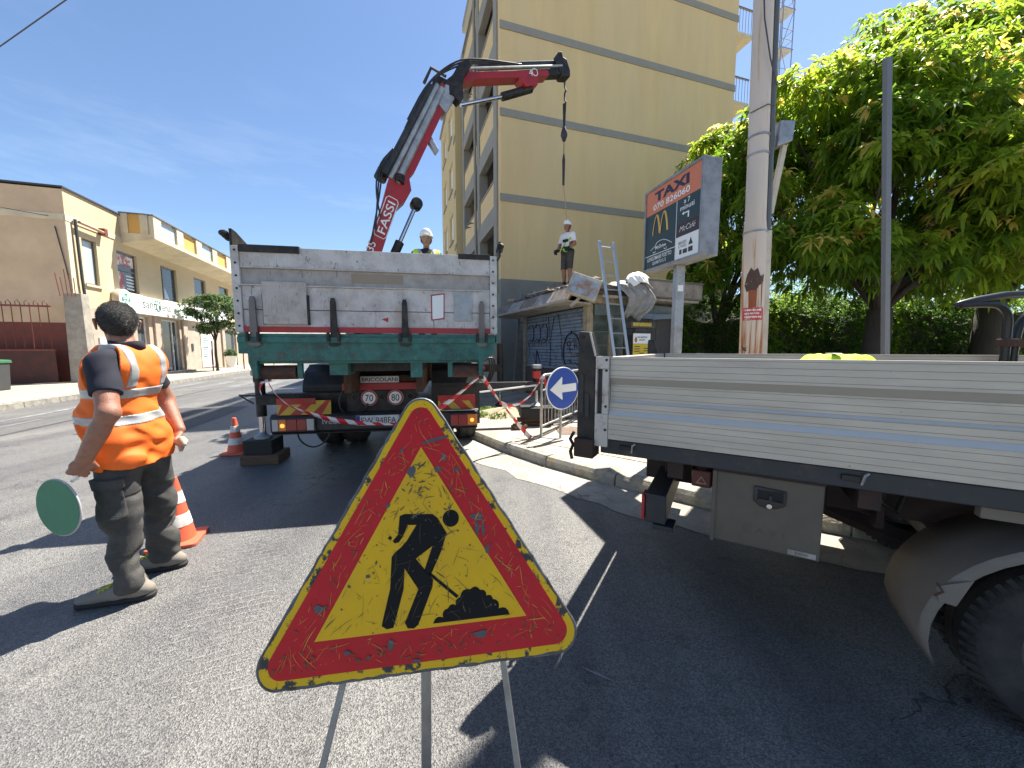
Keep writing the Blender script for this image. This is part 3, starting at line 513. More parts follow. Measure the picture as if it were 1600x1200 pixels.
def leaves(name, P, A, tint, nl, ln, wd, droop, m, parent, spread=1.):
    """nl long leaves round each tip P with axis A, joined into one crown mesh"""
    n = len(P); up = np.array([0, 0, 1.]); A = norm(A)
    ref = np.where(np.abs(A[:, 2:3]) < .9, up, np.array([1., 0, 0])); X = norm(np.cross(A, ref)); Y = np.cross(A, X)
    ph_ = RNG.uniform(0, 2 * np.pi, (n, 1)) + np.arange(nl)[None] * 2 * np.pi / nl + RNG.normal(0, .25, (n, nl)); el = RNG.uniform(-.15, .9, (n, nl)) * spread
    d = (X[:, None] * np.cos(ph_)[..., None] + Y[:, None] * np.sin(ph_)[..., None]) * np.cos(el)[..., None] + A[:, None] * np.sin(el)[..., None]
    d = norm(d); L_ = ln * RNG.uniform(.65, 1.2, (n, nl, 1)); W_ = wd * RNG.uniform(.75, 1.2, (n, nl, 1)); dr = droop * RNG.uniform(.5, 1.4, (n, nl, 1))
    side = norm(np.cross(d, up)); 
    roll = RNG.normal(0, .45, (n, nl, 1)); side = norm(side + np.cross(d, side) * roll)
    base = P[:, None] + A[:, None] * RNG.normal(0, .02, (n, nl, 1)); st_ = ((0, 0), (.3, .8), (.62, 1.), (1., 0)); V = []
    for s_, w_ in st_:
        c = base + d * L_ * s_ * (1 - .18 * dr * s_) - up * (dr * L_ * s_ ** 2 * .75)
        if w_ == 0: V.append(c)
        else: V += [c - side * W_ * w_ / 2, c + side * W_ * w_ / 2]
    V = np.stack(V, 2).reshape(-1, 3); k = n * nl; o = (np.arange(k) * 6)[:, None]
    tri1 = o + np.array([[0, 1, 2]]); q = o + np.array([[1, 3, 4, 2]]); tri2 = o + np.array([[3, 5, 4]])
    me = bpy.data.meshes.new(name); me.vertices.add(len(V)); me.vertices.foreach_set('co', V.astype(np.float32).ravel())
    idx = np.concatenate([tri1, q, tri2], 1).ravel(); me.loops.add(len(idx)); me.loops.foreach_set('vertex_index', idx.astype(np.int32))
    starts = (np.arange(k)[:, None] * 10 + np.array([[0, 3, 7]])).ravel(); tot = np.tile([3, 4, 3], k)
    me.polygons.add(3 * k); me.polygons.foreach_set('loop_start', starts.astype(np.int32)); me.polygons.foreach_set('loop_total', tot.astype(np.int32)); me.update(calc_edges=True)
    a = me.attributes.new('tint', 'FLOAT', 'POINT'); tt = np.clip(np.repeat(tint[:, None], nl, 1) + RNG.normal(0, .08, (n, nl)), 0, 1); a.data.foreach_set('value', np.repeat(tt.ravel(), 6).astype(np.float32))
    return link(name, me, m, parent, smooth=True, kind='stuff')
def crown_tips(ells, nlobes, per, lr, seed, low=-.35):
    g = np.random.default_rng(seed); lobes = []; tot = sum(e[3] for e in ells)
    for c, r, _, wt in ells:
        k = int(nlobes * wt / tot); v = norm(g.normal(size=(k, 3))); v[:, 2] = np.where(v[:, 2] < low, -v[:, 2], v[:, 2])
        rad = g.uniform(.72, 1.0, (k, 1)); lobes.append(np.array(c) + v * np.array(r) * rad)
    lobes = np.concatenate(lobes); P, A, T = [], [], []
    for q in lobes:
        rr = lr * g.uniform(.6, 1.3); v = norm(g.normal(size=(per, 3)) + np.array([0, 0, .45])); rad = rr * g.uniform(.35, 1.0, (per, 1)) ** .6
        p = q + v * rad * np.array([1.15, 1.15, .7]); P.append(p); A.append(norm(v + np.array([0, 0, .35])))
        t_ = .16 + .36 * g.random() + .25 * np.clip(v[:, 2], 0, 1) * (rad[:, 0] / rr); young_lit = (g.random(per) < .18) & (v[:, 2] > .2); t_ = np.where(young_lit, .85 + .15 * g.random(per), t_); T.append(t_)  # clump tops paler: new growth, plus top-lit brightness put into the tint
    return np.concatenate(P), np.concatenate(A), np.concatenate(T), lobes
def tree(name, label, base, trunk_r, fork, ells, nlobes, per, lr, seed, nl, ln, wd, droop, m, lean=(0, 0), group=None, limbs=14):
    t = thing(name, label, 'tree', base, 0, group); g = random.Random(seed); B = Vector(base)
    P, A, T, lobes = crown_tips(ells, nlobes, per, lr, seed); Bn = np.array(base)
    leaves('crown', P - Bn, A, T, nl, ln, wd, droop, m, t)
    F = Vector((lean[0], lean[1], fork)); b = MB(); mid = F * .5 + Vector((g.uniform(-.08, .08), g.uniform(-.08, .08), 0))
    b.tube([(0, 0, -.02), (0.02, 0, .12), tuple(mid), tuple(F)], [trunk_r * 1.35, trunk_r * 1.05, trunk_r * .92, trunk_r * .8], 12)
    b.build('trunk', BARK, t, smooth=True)
    for q in range(limbs):
        e = Vector(lobes[(q * 7919) % len(lobes)]) - B; mm_ = F.lerp(e, .5) + Vector((g.uniform(-.3, .3), g.uniform(-.3, .3), g.uniform(0, .35)))
        r0 = trunk_r * g.uniform(.3, .55); MB().tube([tuple(F - UP * g.uniform(0, .3)), tuple(F.lerp(mm_, .5) + UP * .1), tuple(mm_), tuple(e)], [r0, r0 * .75, r0 * .5, r0 * .15], 7).build('limb', BARK, t, smooth=True)
    return t
tree('broadleaf_tree', 'large broadleaf tree with thick dark trunk behind the grey square post', (8.25, 8.3, PZ), .27, 2.2,
     [((8.1, 9.0, 5.4), (3.1, 2.4, 2.5), 0, 3.), ((8.4, 7.6, 4.4), (2.6, 1.5, 1.6), 0, 1.4), ((6.2, 7.6, 3.2), (.9, .8, .8), 0, .5), ((10.2, 7.9, 3.3), (1.9, 1.3, 1.1), 0, 1.2), ((8.4, 8.2, 3.1), (2.4, 1.4, .6), 0, .8)], 230, 32, .60, 11, 9, .25, .060, .75, LEAF)
tree('broadleaf_tree', 'tallest broadleaf tree with dense crown beyond the flatbed truck', (13.2, 10.2, PZ), .33, 2.6,
     [((12.6, 10.0, 6.6), (3.6, 3.0, 3.2), 0, 3.), ((10.6, 10.5, 8.0), (2.4, 2.0, 1.8), 0, 1.2), ((12.6, 8.6, 3.9), (2.8, 1.6, 1.6), 0, 1.3)], 200, 32, .68, 12, 9, .26, .062, .75, LEAF)
tree('broadleaf_tree', 'smaller broadleaf tree between the taxi sign and rusty pole', (6.3, 11.3, PZ), .16, 2.0,
     [((6.4, 11.3, 5.0), (1.55, 1.4, 2.9), 0, 1.6), ((7.6, 11.4, 6.3), (1.6, 1.5, 1.7), 0, .8), ((5.5, 10.4, 3.5), (.8, .7, .7), 0, .4)], 105, 30, .55, 13, 9, .25, .058, .75, LEAF, limbs=9)
def hedge(name, label, x0, x1, y0, y1, h, seed, n):
    t = thing(name, label, 'hedge', ((x0 + x1) / 2, (y0 + y1) / 2, PZ)); g = np.random.default_rng(seed); w, d = (x1 - x0) / 2, (y1 - y0) / 2
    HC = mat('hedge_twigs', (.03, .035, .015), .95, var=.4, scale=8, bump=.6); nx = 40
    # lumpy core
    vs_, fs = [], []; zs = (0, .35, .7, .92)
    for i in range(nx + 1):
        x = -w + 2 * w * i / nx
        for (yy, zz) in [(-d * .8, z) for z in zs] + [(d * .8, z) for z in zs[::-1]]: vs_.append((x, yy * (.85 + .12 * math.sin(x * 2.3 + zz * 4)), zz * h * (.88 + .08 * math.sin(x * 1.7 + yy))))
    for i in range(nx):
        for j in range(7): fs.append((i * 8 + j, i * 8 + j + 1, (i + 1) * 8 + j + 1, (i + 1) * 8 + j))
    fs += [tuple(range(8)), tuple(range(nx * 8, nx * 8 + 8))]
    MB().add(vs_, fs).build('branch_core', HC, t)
    u = g.uniform(-w, w, n); s_ = g.uniform(0, 1, n); z = np.where(s_ < .62, g.uniform(.02, 1, n) * h, h * g.uniform(.9, 1.06, n)); y = np.where(s_ < .62, -d * g.uniform(.82, 1.05, n), g.uniform(-d, d, n))
    lump = .16 * np.sin(u * 2.1 + z * 1.7) + .12 * np.sin(u * 5.1 + y * 3) + .1 * g.normal(size=n); P = np.stack([u, y - lump * (s_ < .62), z + lump * (s_ >= .62)], 1); A = norm(np.stack([g.normal(0, .4, n), np.where(s_ < .62, -1., -.2), np.where(s_ < .62, .5, 1.)], 1))
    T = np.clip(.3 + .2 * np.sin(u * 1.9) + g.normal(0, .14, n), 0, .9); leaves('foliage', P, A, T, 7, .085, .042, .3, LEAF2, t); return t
hedge('hedge', 'dense clipped hedge in shade beneath the broadleaf trees', 4.6, 16.5, 10.9, 12.5, 2.75, 5, 9000)
hedge('hedge', 'tall hedge screening the far side behind the clipped hedge', 10.2, 22, 16.4, 17.4, 4.4, 6, 4500)
tree('street_tree', 'small round-crowned street tree in front of the pharmacy', tuple(st(-10.2, 26.0, .13)), .07, 1.9,
     [(tuple(st(-10.1, 26.0, 3.55)), (1.35, 1.35, 1.15), 0, 1.), (tuple(st(-10.1, 26.3, 2.6)), (.9, .9, .5), 0, .4)], 60, 34, .38, 21, 7, .13, .055, .4, LEAF3, limbs=10)
MB().tube([tuple(st(-10.45, 26.1, .13)), tuple(st(-10.42, 26.1, 1.9))], .035, 6).build('stake', BARK, bpy.data.objects['street_tree']).matrix_parent_inverse = Matrix.Translation(-Vector(st(-10.2, 26.0, .13)))
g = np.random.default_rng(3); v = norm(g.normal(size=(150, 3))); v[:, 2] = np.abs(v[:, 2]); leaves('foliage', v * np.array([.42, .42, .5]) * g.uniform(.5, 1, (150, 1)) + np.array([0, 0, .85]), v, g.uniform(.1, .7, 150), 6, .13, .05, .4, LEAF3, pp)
# weeds on the pavement edge by the truck
for q, (x, y) in enumerate(((-.62, 6.95), (-.25, 6.85), (.0, 7.2), (-.5, 7.5), (.9, 6.9))):
    t = thing('weed', 'small tuft of green weeds in the sandy pavement edge', 'weed', (x, y, PZ), 0, 'weeds on the sandy pavement'); g = np.random.default_rng(30 + q); v = norm(g.normal(size=(26, 3))); v[:, 2] = np.abs(v[:, 2]) + .2
    leaves('leaf_tuft', v * np.array([.17, .13, .07]), norm(v), g.uniform(.05, .5, 26), 6, .09, .022, .5, LEAF2, t); MB().tube([(0, 0, -.01), (0.01, 0, .08)], [.012, .006], 5).build('stem', LEAF2, t)
# ---------------------------------------------------------------- tipper truck with loader crane
ALU = mat('worn_white_board', (.60, .565, .53), .55, var=.12, scale=5, dirt=((.36, .33, .30), .35, 6, .3), scratch=((.22, .2, .19), 9, .007), dirt2=((.42, .34, .27), .22, 2.5, .2))
ALUG = mat('grey_board', (.40, .37, .34), .6, var=.14, scale=6, dirt=((.28, .25, .22), .4, 8, .3), scratch=((.2, .18, .16), 9, .006))
TEAL = mat('teal_chassis_paint', (.03, .155, .125), .5, var=.25, scale=6, dirt=((.02, .07, .06), .4, 7, .2), dirt2=((.12, .06, .035), .22, 16, .1), scratch=((.09, .2, .17), 10, .006))
RUST = mat('rusty_steel', (.085, .05, .038), .8, .3, var=.35, scale=12, bump=.4, dirt=((.16, .07, .035), .35, 14, .2))
IRON = mat('dark_greasy_iron', (.025, .024, .023), .55, .5, var=.3, scale=12, dirt=((.07, .06, .05), .35, 9, .3))
BLACK = mat('black_plastic', (.02, .02, .021), .5, var=.2, scale=10, dirt=((.06, .055, .05), .3, 6, .4))
RUBBER = mat('tyre_rubber', (.022, .021, .021), .85, var=.3, scale=14, bump=.2, dirt=((.07, .062, .054), .4, 7, .4))
REDP = mat('truck_red_paint', (.42, .022, .025), .45, var=.1, scale=6, dirt=((.25, .03, .03), .3, 8, .3))
CRANER = mat('crane_red_paint', (.40, .018, .022), .35, var=.1, scale=3, dirt=((.2, .02, .02), .22, 5, .3), scratch=((.2, .05, .04), 7, .004))
SILV = mat('silver_boom_paint', (.42, .43, .43), .4, .4, var=.15, scale=3, dirt=((.22, .22, .22), .3, 5, .3))
CHROME = mat('chrome_rod', (.6, .6, .62), .15, 1.)
PLATE = mat('number_plate_white', (.72, .72, .70), .4, var=.05, scale=9, dirt=((.5, .48, .44), .3, 14, .3))
BLUEP = mat('plate_blue', (.02, .06, .3), .4)
HAZR = mat('hazard_red', (.50, .03, .02), .4, var=.1, dirt=((.3, .05, .04), .25, 9, .3)); HAZY = mat('hazard_yellow', (.62, .40, .03), .4, var=.1, dirt=((.4, .28, .08), .25, 9, .3))
LAMPR = mat('red_lamp_lens', (.30, .012, .012), .15, var=.1, coat=.5); LAMPO = mat('amber_lamp_lens', (.75, .20, .02), .15, coat=.5); LAMPW = mat('clear_lamp_lens', (.45, .43, .40), .15, coat=.5)
AMBER = mat('lit_amber_bulb', (1, .36, .06), .2, emit=.7)
WOOD = mat('weathered_timber', (.15, .085, .05), .85, var=.3, scale=5, stretch=(1, 6, 6), bump=.4, dirt=((.07, .05, .035), .4, 4, .3)); PADB = mat('black_plastic_pad', (.018, .018, .018), .75, var=.3)
TA = .172
tk = thing('tipper_truck', 'tipper truck with white tailgate, teal chassis and red loader crane', 'truck', (-1.405, 3.739, 0), TA)
I = inv(tk); HB = 1.262; LB = 4.7
def tb(n, m, a, b_, bevel=.004, parent=None, **k): return bx(n, m, parent or tk, a, b_, bevel, **k)
# tailgate: frame, boards
tg = MB(); tg.box((-HB, 0, 1.59), (-1.19, .07, 2.40)); tg.box((1.19, 0, 1.59), (HB, .07, 2.40)); tg.box((-1.19, .061, 1.592), (1.19, .069, 2.398)); tgo = tg.build('tailgate', ALU, tk, bevel=.006)
for z0, z1, y0, m in ((2.213, 2.400, .012, ALU), (2.045, 2.199, .030, ALUG), (1.812, 2.033, .018, ALU), (1.645, 1.806, .022, ALU)): tb('tailgate_board', m, (-1.189, y0, z0), (1.189, .06, z1), .004, tgo)
for z in (2.199, 2.033): tb('tailgate_rib', ALU, (-1.189, .0, z), (1.189, .06, z + .013), .004, tgo)
tb('red_strip', REDP, (-1.189, .008, 1.592), (1.189, .06, 1.645), .002, tgo)
for s in (-1, 1):
    for q in range(7): MB().lathe([(.011, 0), (.009, .006), (0, .007)], (s * 1.222, -.0005, 1.65 + q * .118), (0, -1, 0), 8).build('rivet', IRON, tgo)
tb('top_cap', IRON, (-1.19, -.006, 2.345), (-.66, .075, 2.412), .004, tgo); tb('top_cap', IRON, (.86, -.006, 2.36), (1.19, .075, 2.412), .004, tgo)
PATCH = mat('aged_plywood_patch', (.50, .45, .41), .8, var=.15, scale=5, dirt=((.34, .29, .25), .35, 9, .3), scratch=((.25, .21, .18), 9, .006))
tb('patch_panel', PATCH, (-1.0, -.022, 1.67), (-.61, .012, 2.07), .003, tgo); tb('patch_edge', IRON, (-1.006, -.016, 1.665), (-1.001, .02, 1.95), 0, tgo); tb('patch_edge', IRON, (-.609, -.016, 1.665), (-.596, .02, 1.95), 0, tgo)
tb('tape_patch', mat('brown_tape', (.30, .245, .18), .7, var=.12), (-.20, .026, 2.085), (.30, .032, 2.175), 0, tgo)
flat('sticker_border', [(0, 0), (.135, .02), (.14, .285), (.0, .265)], REDP, tgo, (.575, .0172, 1.722), (1, 0, 0), (0, 0, 1), .002); flat('sticker_sheet', [(.012, .014), (.124, .031), (.129, .271), (.012, .253)], WHITEF, tgo, (.575, .0145, 1.722), (1, 0, 0), (0, 0, 1), .002)
flat('sticker_scrap', [(0, .03), (.06, 0), (.065, .05)], REDP, tgo, (.08, .0205, 1.70), (1, 0, 0), (0, 0, 1), .002)
tb('metal_plate', STEEL, (.81, .008, 1.722), (1.0, .016, 2.015), .002, tgo)
hp = [(-.016, .40), (.016, .40), (.026, .36), (.034, .02), (.055, -.0), (.055, -.06), (.03, -.075), (-.03, -.075), (-.055, -.06), (-.055, 0), (-.034, .02), (-.026, .36)]
for x in (-1.093, -.372, .311, 1.097):
    h = MB().prism(hp, (x, -.002, 1.53), (1, 0, 0), (0, 0, 1), .022).build('hinge', IRON if abs(x) < .5 else mat('worn_steel_hinge', (.18, .165, .15), .55, .5, var=.2), tgo, bevel=.003)
    for dx in (-.048, .048): MB().tube([(x + dx, -.045, 1.50), (x + dx, -.045, 1.59)], .016, 8).build('hinge_pin', IRON, h)
# corner wedges on the body sides
for s in (-1, 1):
    MB().prism([(0, 0), (.5, 0), (.08, .14), (0, .15)], (s * 1.27 + .012, 0.0, 2.40), (0, 1, 0), (0, 0, 1), .024).build('corner_wedge', IRON, tk)
    b = MB()
    for q in range(3): b.lathe([(.018, 0), (.03, .02), (.03, .05), (.016, .07)], (s * 1.268, .0 + .045 * q, 2.505 - .01 * q), (s, 0, 0), 8)
    b.build('latch', IRON, tk, smooth='auto')
# body: floor, sides, front
tb('bed_floor', IRON, (-1.22, .08, 1.50), (1.22, LB, 1.575))
for s in (-1, 1):
    for z0, z1 in ((1.58, 1.84), (1.85, 2.10), (2.11, 2.37)): tb('side_board', ALU, (s * 1.26, .075, z0), (s * 1.215, LB, z1))
    for y in (.11, 1.6, 3.1, LB - .1): tb('side_stake', TEAL, (s * 1.285, y, 1.5), (s * 1.26, y + .1, 2.4))
tb('front_board', ALU, (-1.26, LB, 1.5), (1.26, LB + .05, 2.5))
# teal rear beam, stepped
rb = MB().prism([(-1.245, 1.385), (-1.165, 1.385), (-1.165, 1.30), (-1.12, 1.14), (-1.09, 1.14), (-1.085, 1.31), (1.06, 1.31), (1.065, 1.14), (1.10, 1.14), (1.12, 1.30), (1.235, 1.385), (1.235, 1.578), (-1.245, 1.578)], (0, .13, 0), (1, 0, 0), (0, 0, 1), .14).build('rear_beam', TEAL, tk, bevel=.006)
tb('beam_lip', TEAL, (-1.24, -.03, 1.49), (1.232, -.011, 1.545), .004, rb); tb('beam_skirt', TEAL, (-1.15, .02, 1.285), (1.10, .10, 1.31), .0, rb)
for x0, x1 in ((-.745, -.70), (.35, .47), (.735, .785)): tb('beam_tab', TEAL, (x0, .03, 1.13), (x1, .08, 1.29), .004, rb)
tb('beam_tab', TEAL, (-.46, .08, 1.16), (-.28, .4, 1.30), .004, rb); 
for x0, x1 in ((-1.085, -.765), (.785, 1.062)): MB().tube([(x0, .10, 1.195), (x1, .10, 1.195)], .072, 18).build('roller', RUST, tk, smooth='auto')
for x in (-1.14, 1.10): tb('roller_bracket', RUST, (x - .02, .04, 1.10), (x + .02, .2, 1.31))
# chassis, axle, wheels, mudguards
for s in (-1, 1): tb('chassis_rail', RUST, (s * .40 - .04, .5, .92), (s * .40 + .04, 8.2, 1.18))
for y in (1.2, 2.4, 3.6, 4.9): tb('cross_member', RUST, (-.36, y, .95), (.36, y + .1, 1.12))
tb('subframe', IRON, (-.45, .2, 1.19), (.45, LB, 1.45)); MB().tube([(-.95, 2.0, .52), (.95, 2.0, .52)], .09, 12).build('axle', IRON, tk); MB().lathe([(.0, -.2), (.2, -.12), (.24, 0), (.2, .12), (0, .2)], (0, 2.0, .52), (0, 1, 0), 16).build('differential', IRON, tk, smooth='auto')
def wheel(parent, c, r, w, ax=(1, 0, 0), rim_m=None, tread=28):
    prof = [(r * .58, -w * .42), (r * .70, -w * .5), (r * .90, -w * .5), (r * .965, -w * .42), (r, -w * .28), (r, -w * .06), (r * .985, -w * .05), (r * .985, w * .05), (r, w * .06), (r, w * .28), (r * .965, w * .42), (r * .90, w * .5), (r * .70, w * .5), (r * .58, w * .42)]
    wo = MB().lathe(prof, c, ax, 44, close=True).build('wheel', RUBBER, parent, smooth='auto'); lug = MB(); C_ = Vector(c); X_ = Vector(ax).normalized(); u = Vector((0, 0, 1)); v = X_.cross(u)
    for i in range(tread * 2):
        a_ = 2 * math.pi * i / (tread * 2); rd = u * math.cos(a_) + v * math.sin(a_); tn = X_.cross(rd)
        for s in (-1, 1):
            p = C_ + rd * r * .985 + X_ * s * w * .36; q = C_ + rd * r * .93 + X_ * s * w * .485; h_ = r * .028; o0 = len(lug.v)
            lug.add([p - tn * h_ + rd * .012, p + tn * h_ + rd * .012, q + tn * h_ + X_ * s * .006, q - tn * h_ + X_ * s * .006, p - tn * h_ - rd * .02, p + tn * h_ - rd * .02], [(0, 1, 2, 3), (0, 4, 5, 1)])
    lug.build('tyre_tread', RUBBER, wo, kind='stuff')
    rm = rim_m or mat('dusty_steel_rim', (.19, .172, .15), .65, .35, var=.25, scale=8, dirt=((.08, .068, .056), .45, 7, .3))
    ri = MB().lathe([(r * .60, w * .40), (r * .57, w * .44), (r * .55, w * .36), (r * .50, w * .1), (r * .42, w * .02), (r * .25, w * .12), (r * .22, w * .3), (r * .12, w * .32), (0, w * .32)], c, ax, 36).build('rim', rm, wo, smooth='auto')
    for i in range(6):
        a_ = 2 * math.pi * i / 6; p = C_ + (u * math.cos(a_) + v * math.sin(a_)) * r * .40 + X_ * w * .075
        MB().lathe([(r * .06, 0), (r * .06, .02), (0, .021)], p - X_ * .012, X_, 12).build('hand_hole', IRON, wo)
        p = C_ + (u * math.cos(a_ + .4) + v * math.sin(a_ + .4)) * r * .17 + X_ * w * .31; MB().lathe([(.014, 0), (.014, .022), (0, .024)], p, X_, 6).build('wheel_nut', rm, wo)
    return wo
for s in (-1, 1):
    wheel(tk, (s * 1.0, 2.0, .51), .51, .29, (s, 0, 0)); wheel(tk, (s * .66, 2.0, .51), .51, .29, (s, 0, 0)); wheel(tk, (s * 1.02, 6.9, .51), .51, .29, (s, 0, 0))
    b = MB(); P = [(.0 + 1.33, .35), (1.33, .95), (1.42, 1.12), (1.6, 1.2), (2.4, 1.2), (2.6, 1.1), (2.68, .9)]
    for (y0, z0), (y1, z1) in zip(P[:-1], P[1:]): b.add([(s * .50, y0, z0), (s * 1.18, y0, z0), (s * 1.18, y1, z1), (s * .50, y1, z1)], [(0, 1, 2, 3)])
    mg = b.build('mudguard', BLACK, tk); sm_ = mg.modifiers.new('thick', 'SOLIDIFY'); sm_.thickness = .012
    tb('mudflap_bar', BLACK, (s * .55, 1.31, .86), (s * 1.16, 1.33, .90), .003, mg)
# rear crossmember box with name plate and speed discs
tb('tow_bar', RUST, (-.55, .94, 1.0), (.34, 1.15, 1.10), .03); tb('red_stripe_board', REDP, (-.57, .905, .91), (.345, .93, 1.0), .003)
np_ = tb('name_plate', PLATE, (-.35, .895, 1.005), (.115, .93, 1.085), .002); text('lettering', 'BRICCOLANI', DARKTXT, np_, (-.335, .8935, 1.02), (1, 0, 0), (0, 0, 1), w=.435, h=.05, bold=.02)
tb('coupling_plate', IRON, (-.54, .95, .62), (.33, 1.05, .905), .01)
for x in (-.43, -.10, .25): MB().lathe([(.045, 0), (.05, .012), (.035, .012), (.03, -.01)], (x, .95, .82), (0, -1, 0), 14).build('socket', BLACK, tk)
for x, tx in ((-.262, '70'), (.06, '80')):
    d_ = MB().lathe([(0, 0), (.098, 0), (.1, .004), (.098, .008), (0, .008)], (x, .945, .806), (0, -1, 0), 30).build('speed_disc', WHITEF, tk)
    ring = circ(0, 0, .097, 30); b = MB(); inn_ = circ(0, 0, .078, 30); b.add([(x + p[0], .9355, .806 + p[1]) for p in ring] + [(x + p[0], .9355, .806 + p[1]) for p in inn_], [(i, (i + 1) % 30, (i + 1) % 30 + 30, i + 30) for i in range(30)]); b.build('disc_border', REDP, d_)
    text('lettering', tx, DARKTXT, d_, (x, .9352, .806), (1, 0, 0), (0, 0, 1), h=.088, w=.098, bold=.005, center=True)
# hazard boards, bumper, lamps, plate
for s, x0, x1 in ((-1, -1.31, -.70), (1, .60, 1.08)):
    hb = tb('hazard_board', HAZY, (x0, .86, .625), (x1, .88, .80), .003); W_ = x1 - x0
    for q in range(4):
        o_ = x0 + q * .24 - .1; pts = [(o_, .625), (o_ + .12, .625), (o_ + .30, .80), (o_ + .18, .80)] if s < 0 else [(o_ + .18, .625), (o_ + .30, .625), (o_ + .12, .80), (o_, .80)]
        pts = [(min(max(p[0], x0), x1), p[1]) for p in pts]
        if max(p[0] for p in pts) - min(p[0] for p in pts) > .03: flat('hazard_stripe', pts, HAZR, hb, (0, .8595, 0), (1, 0, 0), (0, 0, 1), .0015)
    tb('reflector_strip', HAZR, (x0, .853, .755), (x0 + W_ * .72 if s < 0 else x1, .858, .83), .002, hb)
bp_ = MB().prism([(0, .40), (.10, .40), (.14, .43), (.14, .60), (.10, .635), (0, .635)], (1.11, .98, 0), (0, -1, 0), (0, 0, 1), 2.50).build('bumper', BLACK, tk, bevel=.01)
tb('bumper_tray', IRON, (-1.39, .86, .385), (1.11, 1.02, .40), .004, bp_); tb('bumper_top_rail', STEEL, (.66, .80, .632), (1.12, .86, .645), .002, bp_)
def lamps(x0, x1, flip):
    l = tb('tail_lamp', BLACK, (x0, .80, .425), (x1, .838, .60), .008); W_ = x1 - x0; seg = ((.02, .16, LAMPW), (.17, .34, LAMPO), (.35, .58, LAMPR), (.59, .80, LAMPR), (.81, .98, LAMPW)) if not flip else ((.02, .3, LAMPR), (.31, .62, LAMPR), (.63, .98, LAMPO))
    for a, c, m in seg: tb('lens', m, (x0 + a * W_, .785, .445), (x0 + c * W_, .80, .585), .006, l)
    cx = x0 + (.255 if not flip else .80) * W_; MB().lathe([(0, 0), (.026, 0), (.02, .008), (0, .01)], (cx, .785, .51), (0, -1, 0), 12).build('indicator_bulb', AMBER, l)
lamps(-1.355, -.87, False); lamps(.75, 1.105, True)
pl_ = tb('number_plate', PLATE, (-.405, .822, .475), (.115, .836, .60), .003); flat('plate_band', rect(0, 0, .045, .118), BLUEP, pl_, (-.402, .8205, .479), (1, 0, 0), (0, 0, 1), .001)
text('lettering', 'EW 948FA', DARKTXT, pl_, (-.34, .8205, .494), (1, 0, 0), (0, 0, 1), w=.42, h=.082, bold=.0)
text('lettering', 'IVECO', STEEL, bp_, (-.80, .8385, .505), (1, 0, 0), (0, 0, 1), w=.24, h=.06, bold=.02)
# hoses under bumper
for P in (((-1.15, 1.0, .45), (-1.12, .95, .28), (-.95, .93, .18), (-.80, .95, .26), (-.74, 1.0, .42)), ((-.55, .93, .95), (-.62, .90, .8), (-.60, .9, .66), (-.5, .92, .60), (-.3, .92, .66), (-.28, .93, .74))): MB().tube(chaikin([Vector(p) for p in P], 2), .011, 6).build('hose', BLACK, tk, smooth=True)
# rear stabilisers
for lp_, base_z in ((Vector((-1.60, 1.12, 0)), .30), (I((.42, 6.25, 0)), .44)):
    s = -1 if lp_.x < 0 else 1; x_, y_ = lp_.x, lp_.y
    stb = MB().tube([(x_, y_, base_z + .28), (x_, y_, 1.12)], .058, 14).build('stabiliser_leg', IRON, tk, smooth='auto')
    MB().tube([(x_, y_, base_z + .02), (x_, y_, base_z + .3)], .036, 12).build('stabiliser_rod', CHROME, stb, smooth='auto'); MB().lathe([(.10, 0), (.10, .025), (.05, .06), (.04, .08)], (x_, y_, base_z), (0, 0, 1), 16).build('stabiliser_foot', STEEL, stb, smooth='auto')
    MB().bar((s * .5, y_, .80), (x_, y_, .80), .12, .14).build('stabiliser_beam', IRON if s < 0 else BLACK, stb); bx('leg_cap', STEEL, stb, (x_ - .07, y_ - .07, 1.10), (x_ + .07, y_ + .07, 1.16), .004)
    bx('warning_band', HAZR, stb, (x_ - .06, y_ - .062, .93), (x_ + .06, y_ + .06, 1.05)) if s > 0 else None
    MB().tube([(x_ - .05, y_ - .07, .75), (x_ - .2, y_ - .08, .86), (x_ + .2, y_ - .1, .84)], .012, 5).build('hose', BLACK, stb)
# front stabiliser and control valves on the right
lp2 = I((-.27, 8.3, 0)); stb = MB().tube([(lp2.x, lp2.y, .62), (lp2.x, lp2.y, 1.55)], .07, 12).build('stabiliser_leg', IRON, tk, smooth='auto'); MB().tube([(lp2.x, lp2.y, .2), (lp2.x, lp2.y, .65)], .036, 10).build('stabiliser_rod', CHROME, stb); MB().lathe([(.12, 0), (.12, .03), (.05, .09)], (lp2.x, lp2.y, PZ), n=14).build('stabiliser_foot', IRON, stb, smooth='auto'); MB().bar((.9, lp2.y, 1.0), (lp2.x, lp2.y, 1.0), .14, .16).build('stabiliser_beam', IRON, stb)
for q in range(3): bx('control_valve', REDP, tk, (1.22, lp2.y - .9 + q * .02, 1.02 + q * .09), (1.46, lp2.y - .7, 1.07 + q * .09), .006)
bx('oil_tank', BLACK, tk, (1.0, lp2.y - 1.0, .55), (1.3, lp2.y - .45, 1.0), .02)
for q in range(3): MB().tube(chaikin([Vector(p) for p in ((1.4, lp2.y - .8, 1.15), (1.55 + .06 * q, lp2.y - .8, 1.3), (1.62 + .04 * q, lp2.y - .6, .95), (1.5, lp2.y - .5, .7 - .08 * q), (1.2, lp2.y - .5, .75))], 2), .018, 6).build('hydraulic_hose', BLACK, tk, smooth=True)
r0 = I((.42, 6.25, 0)); MB().tube([(1.05, r0.y - .12, .70), (r0.x, r0.y - .08, .82)], .017, 6).build('white_guard_rail', WHITE, tk)
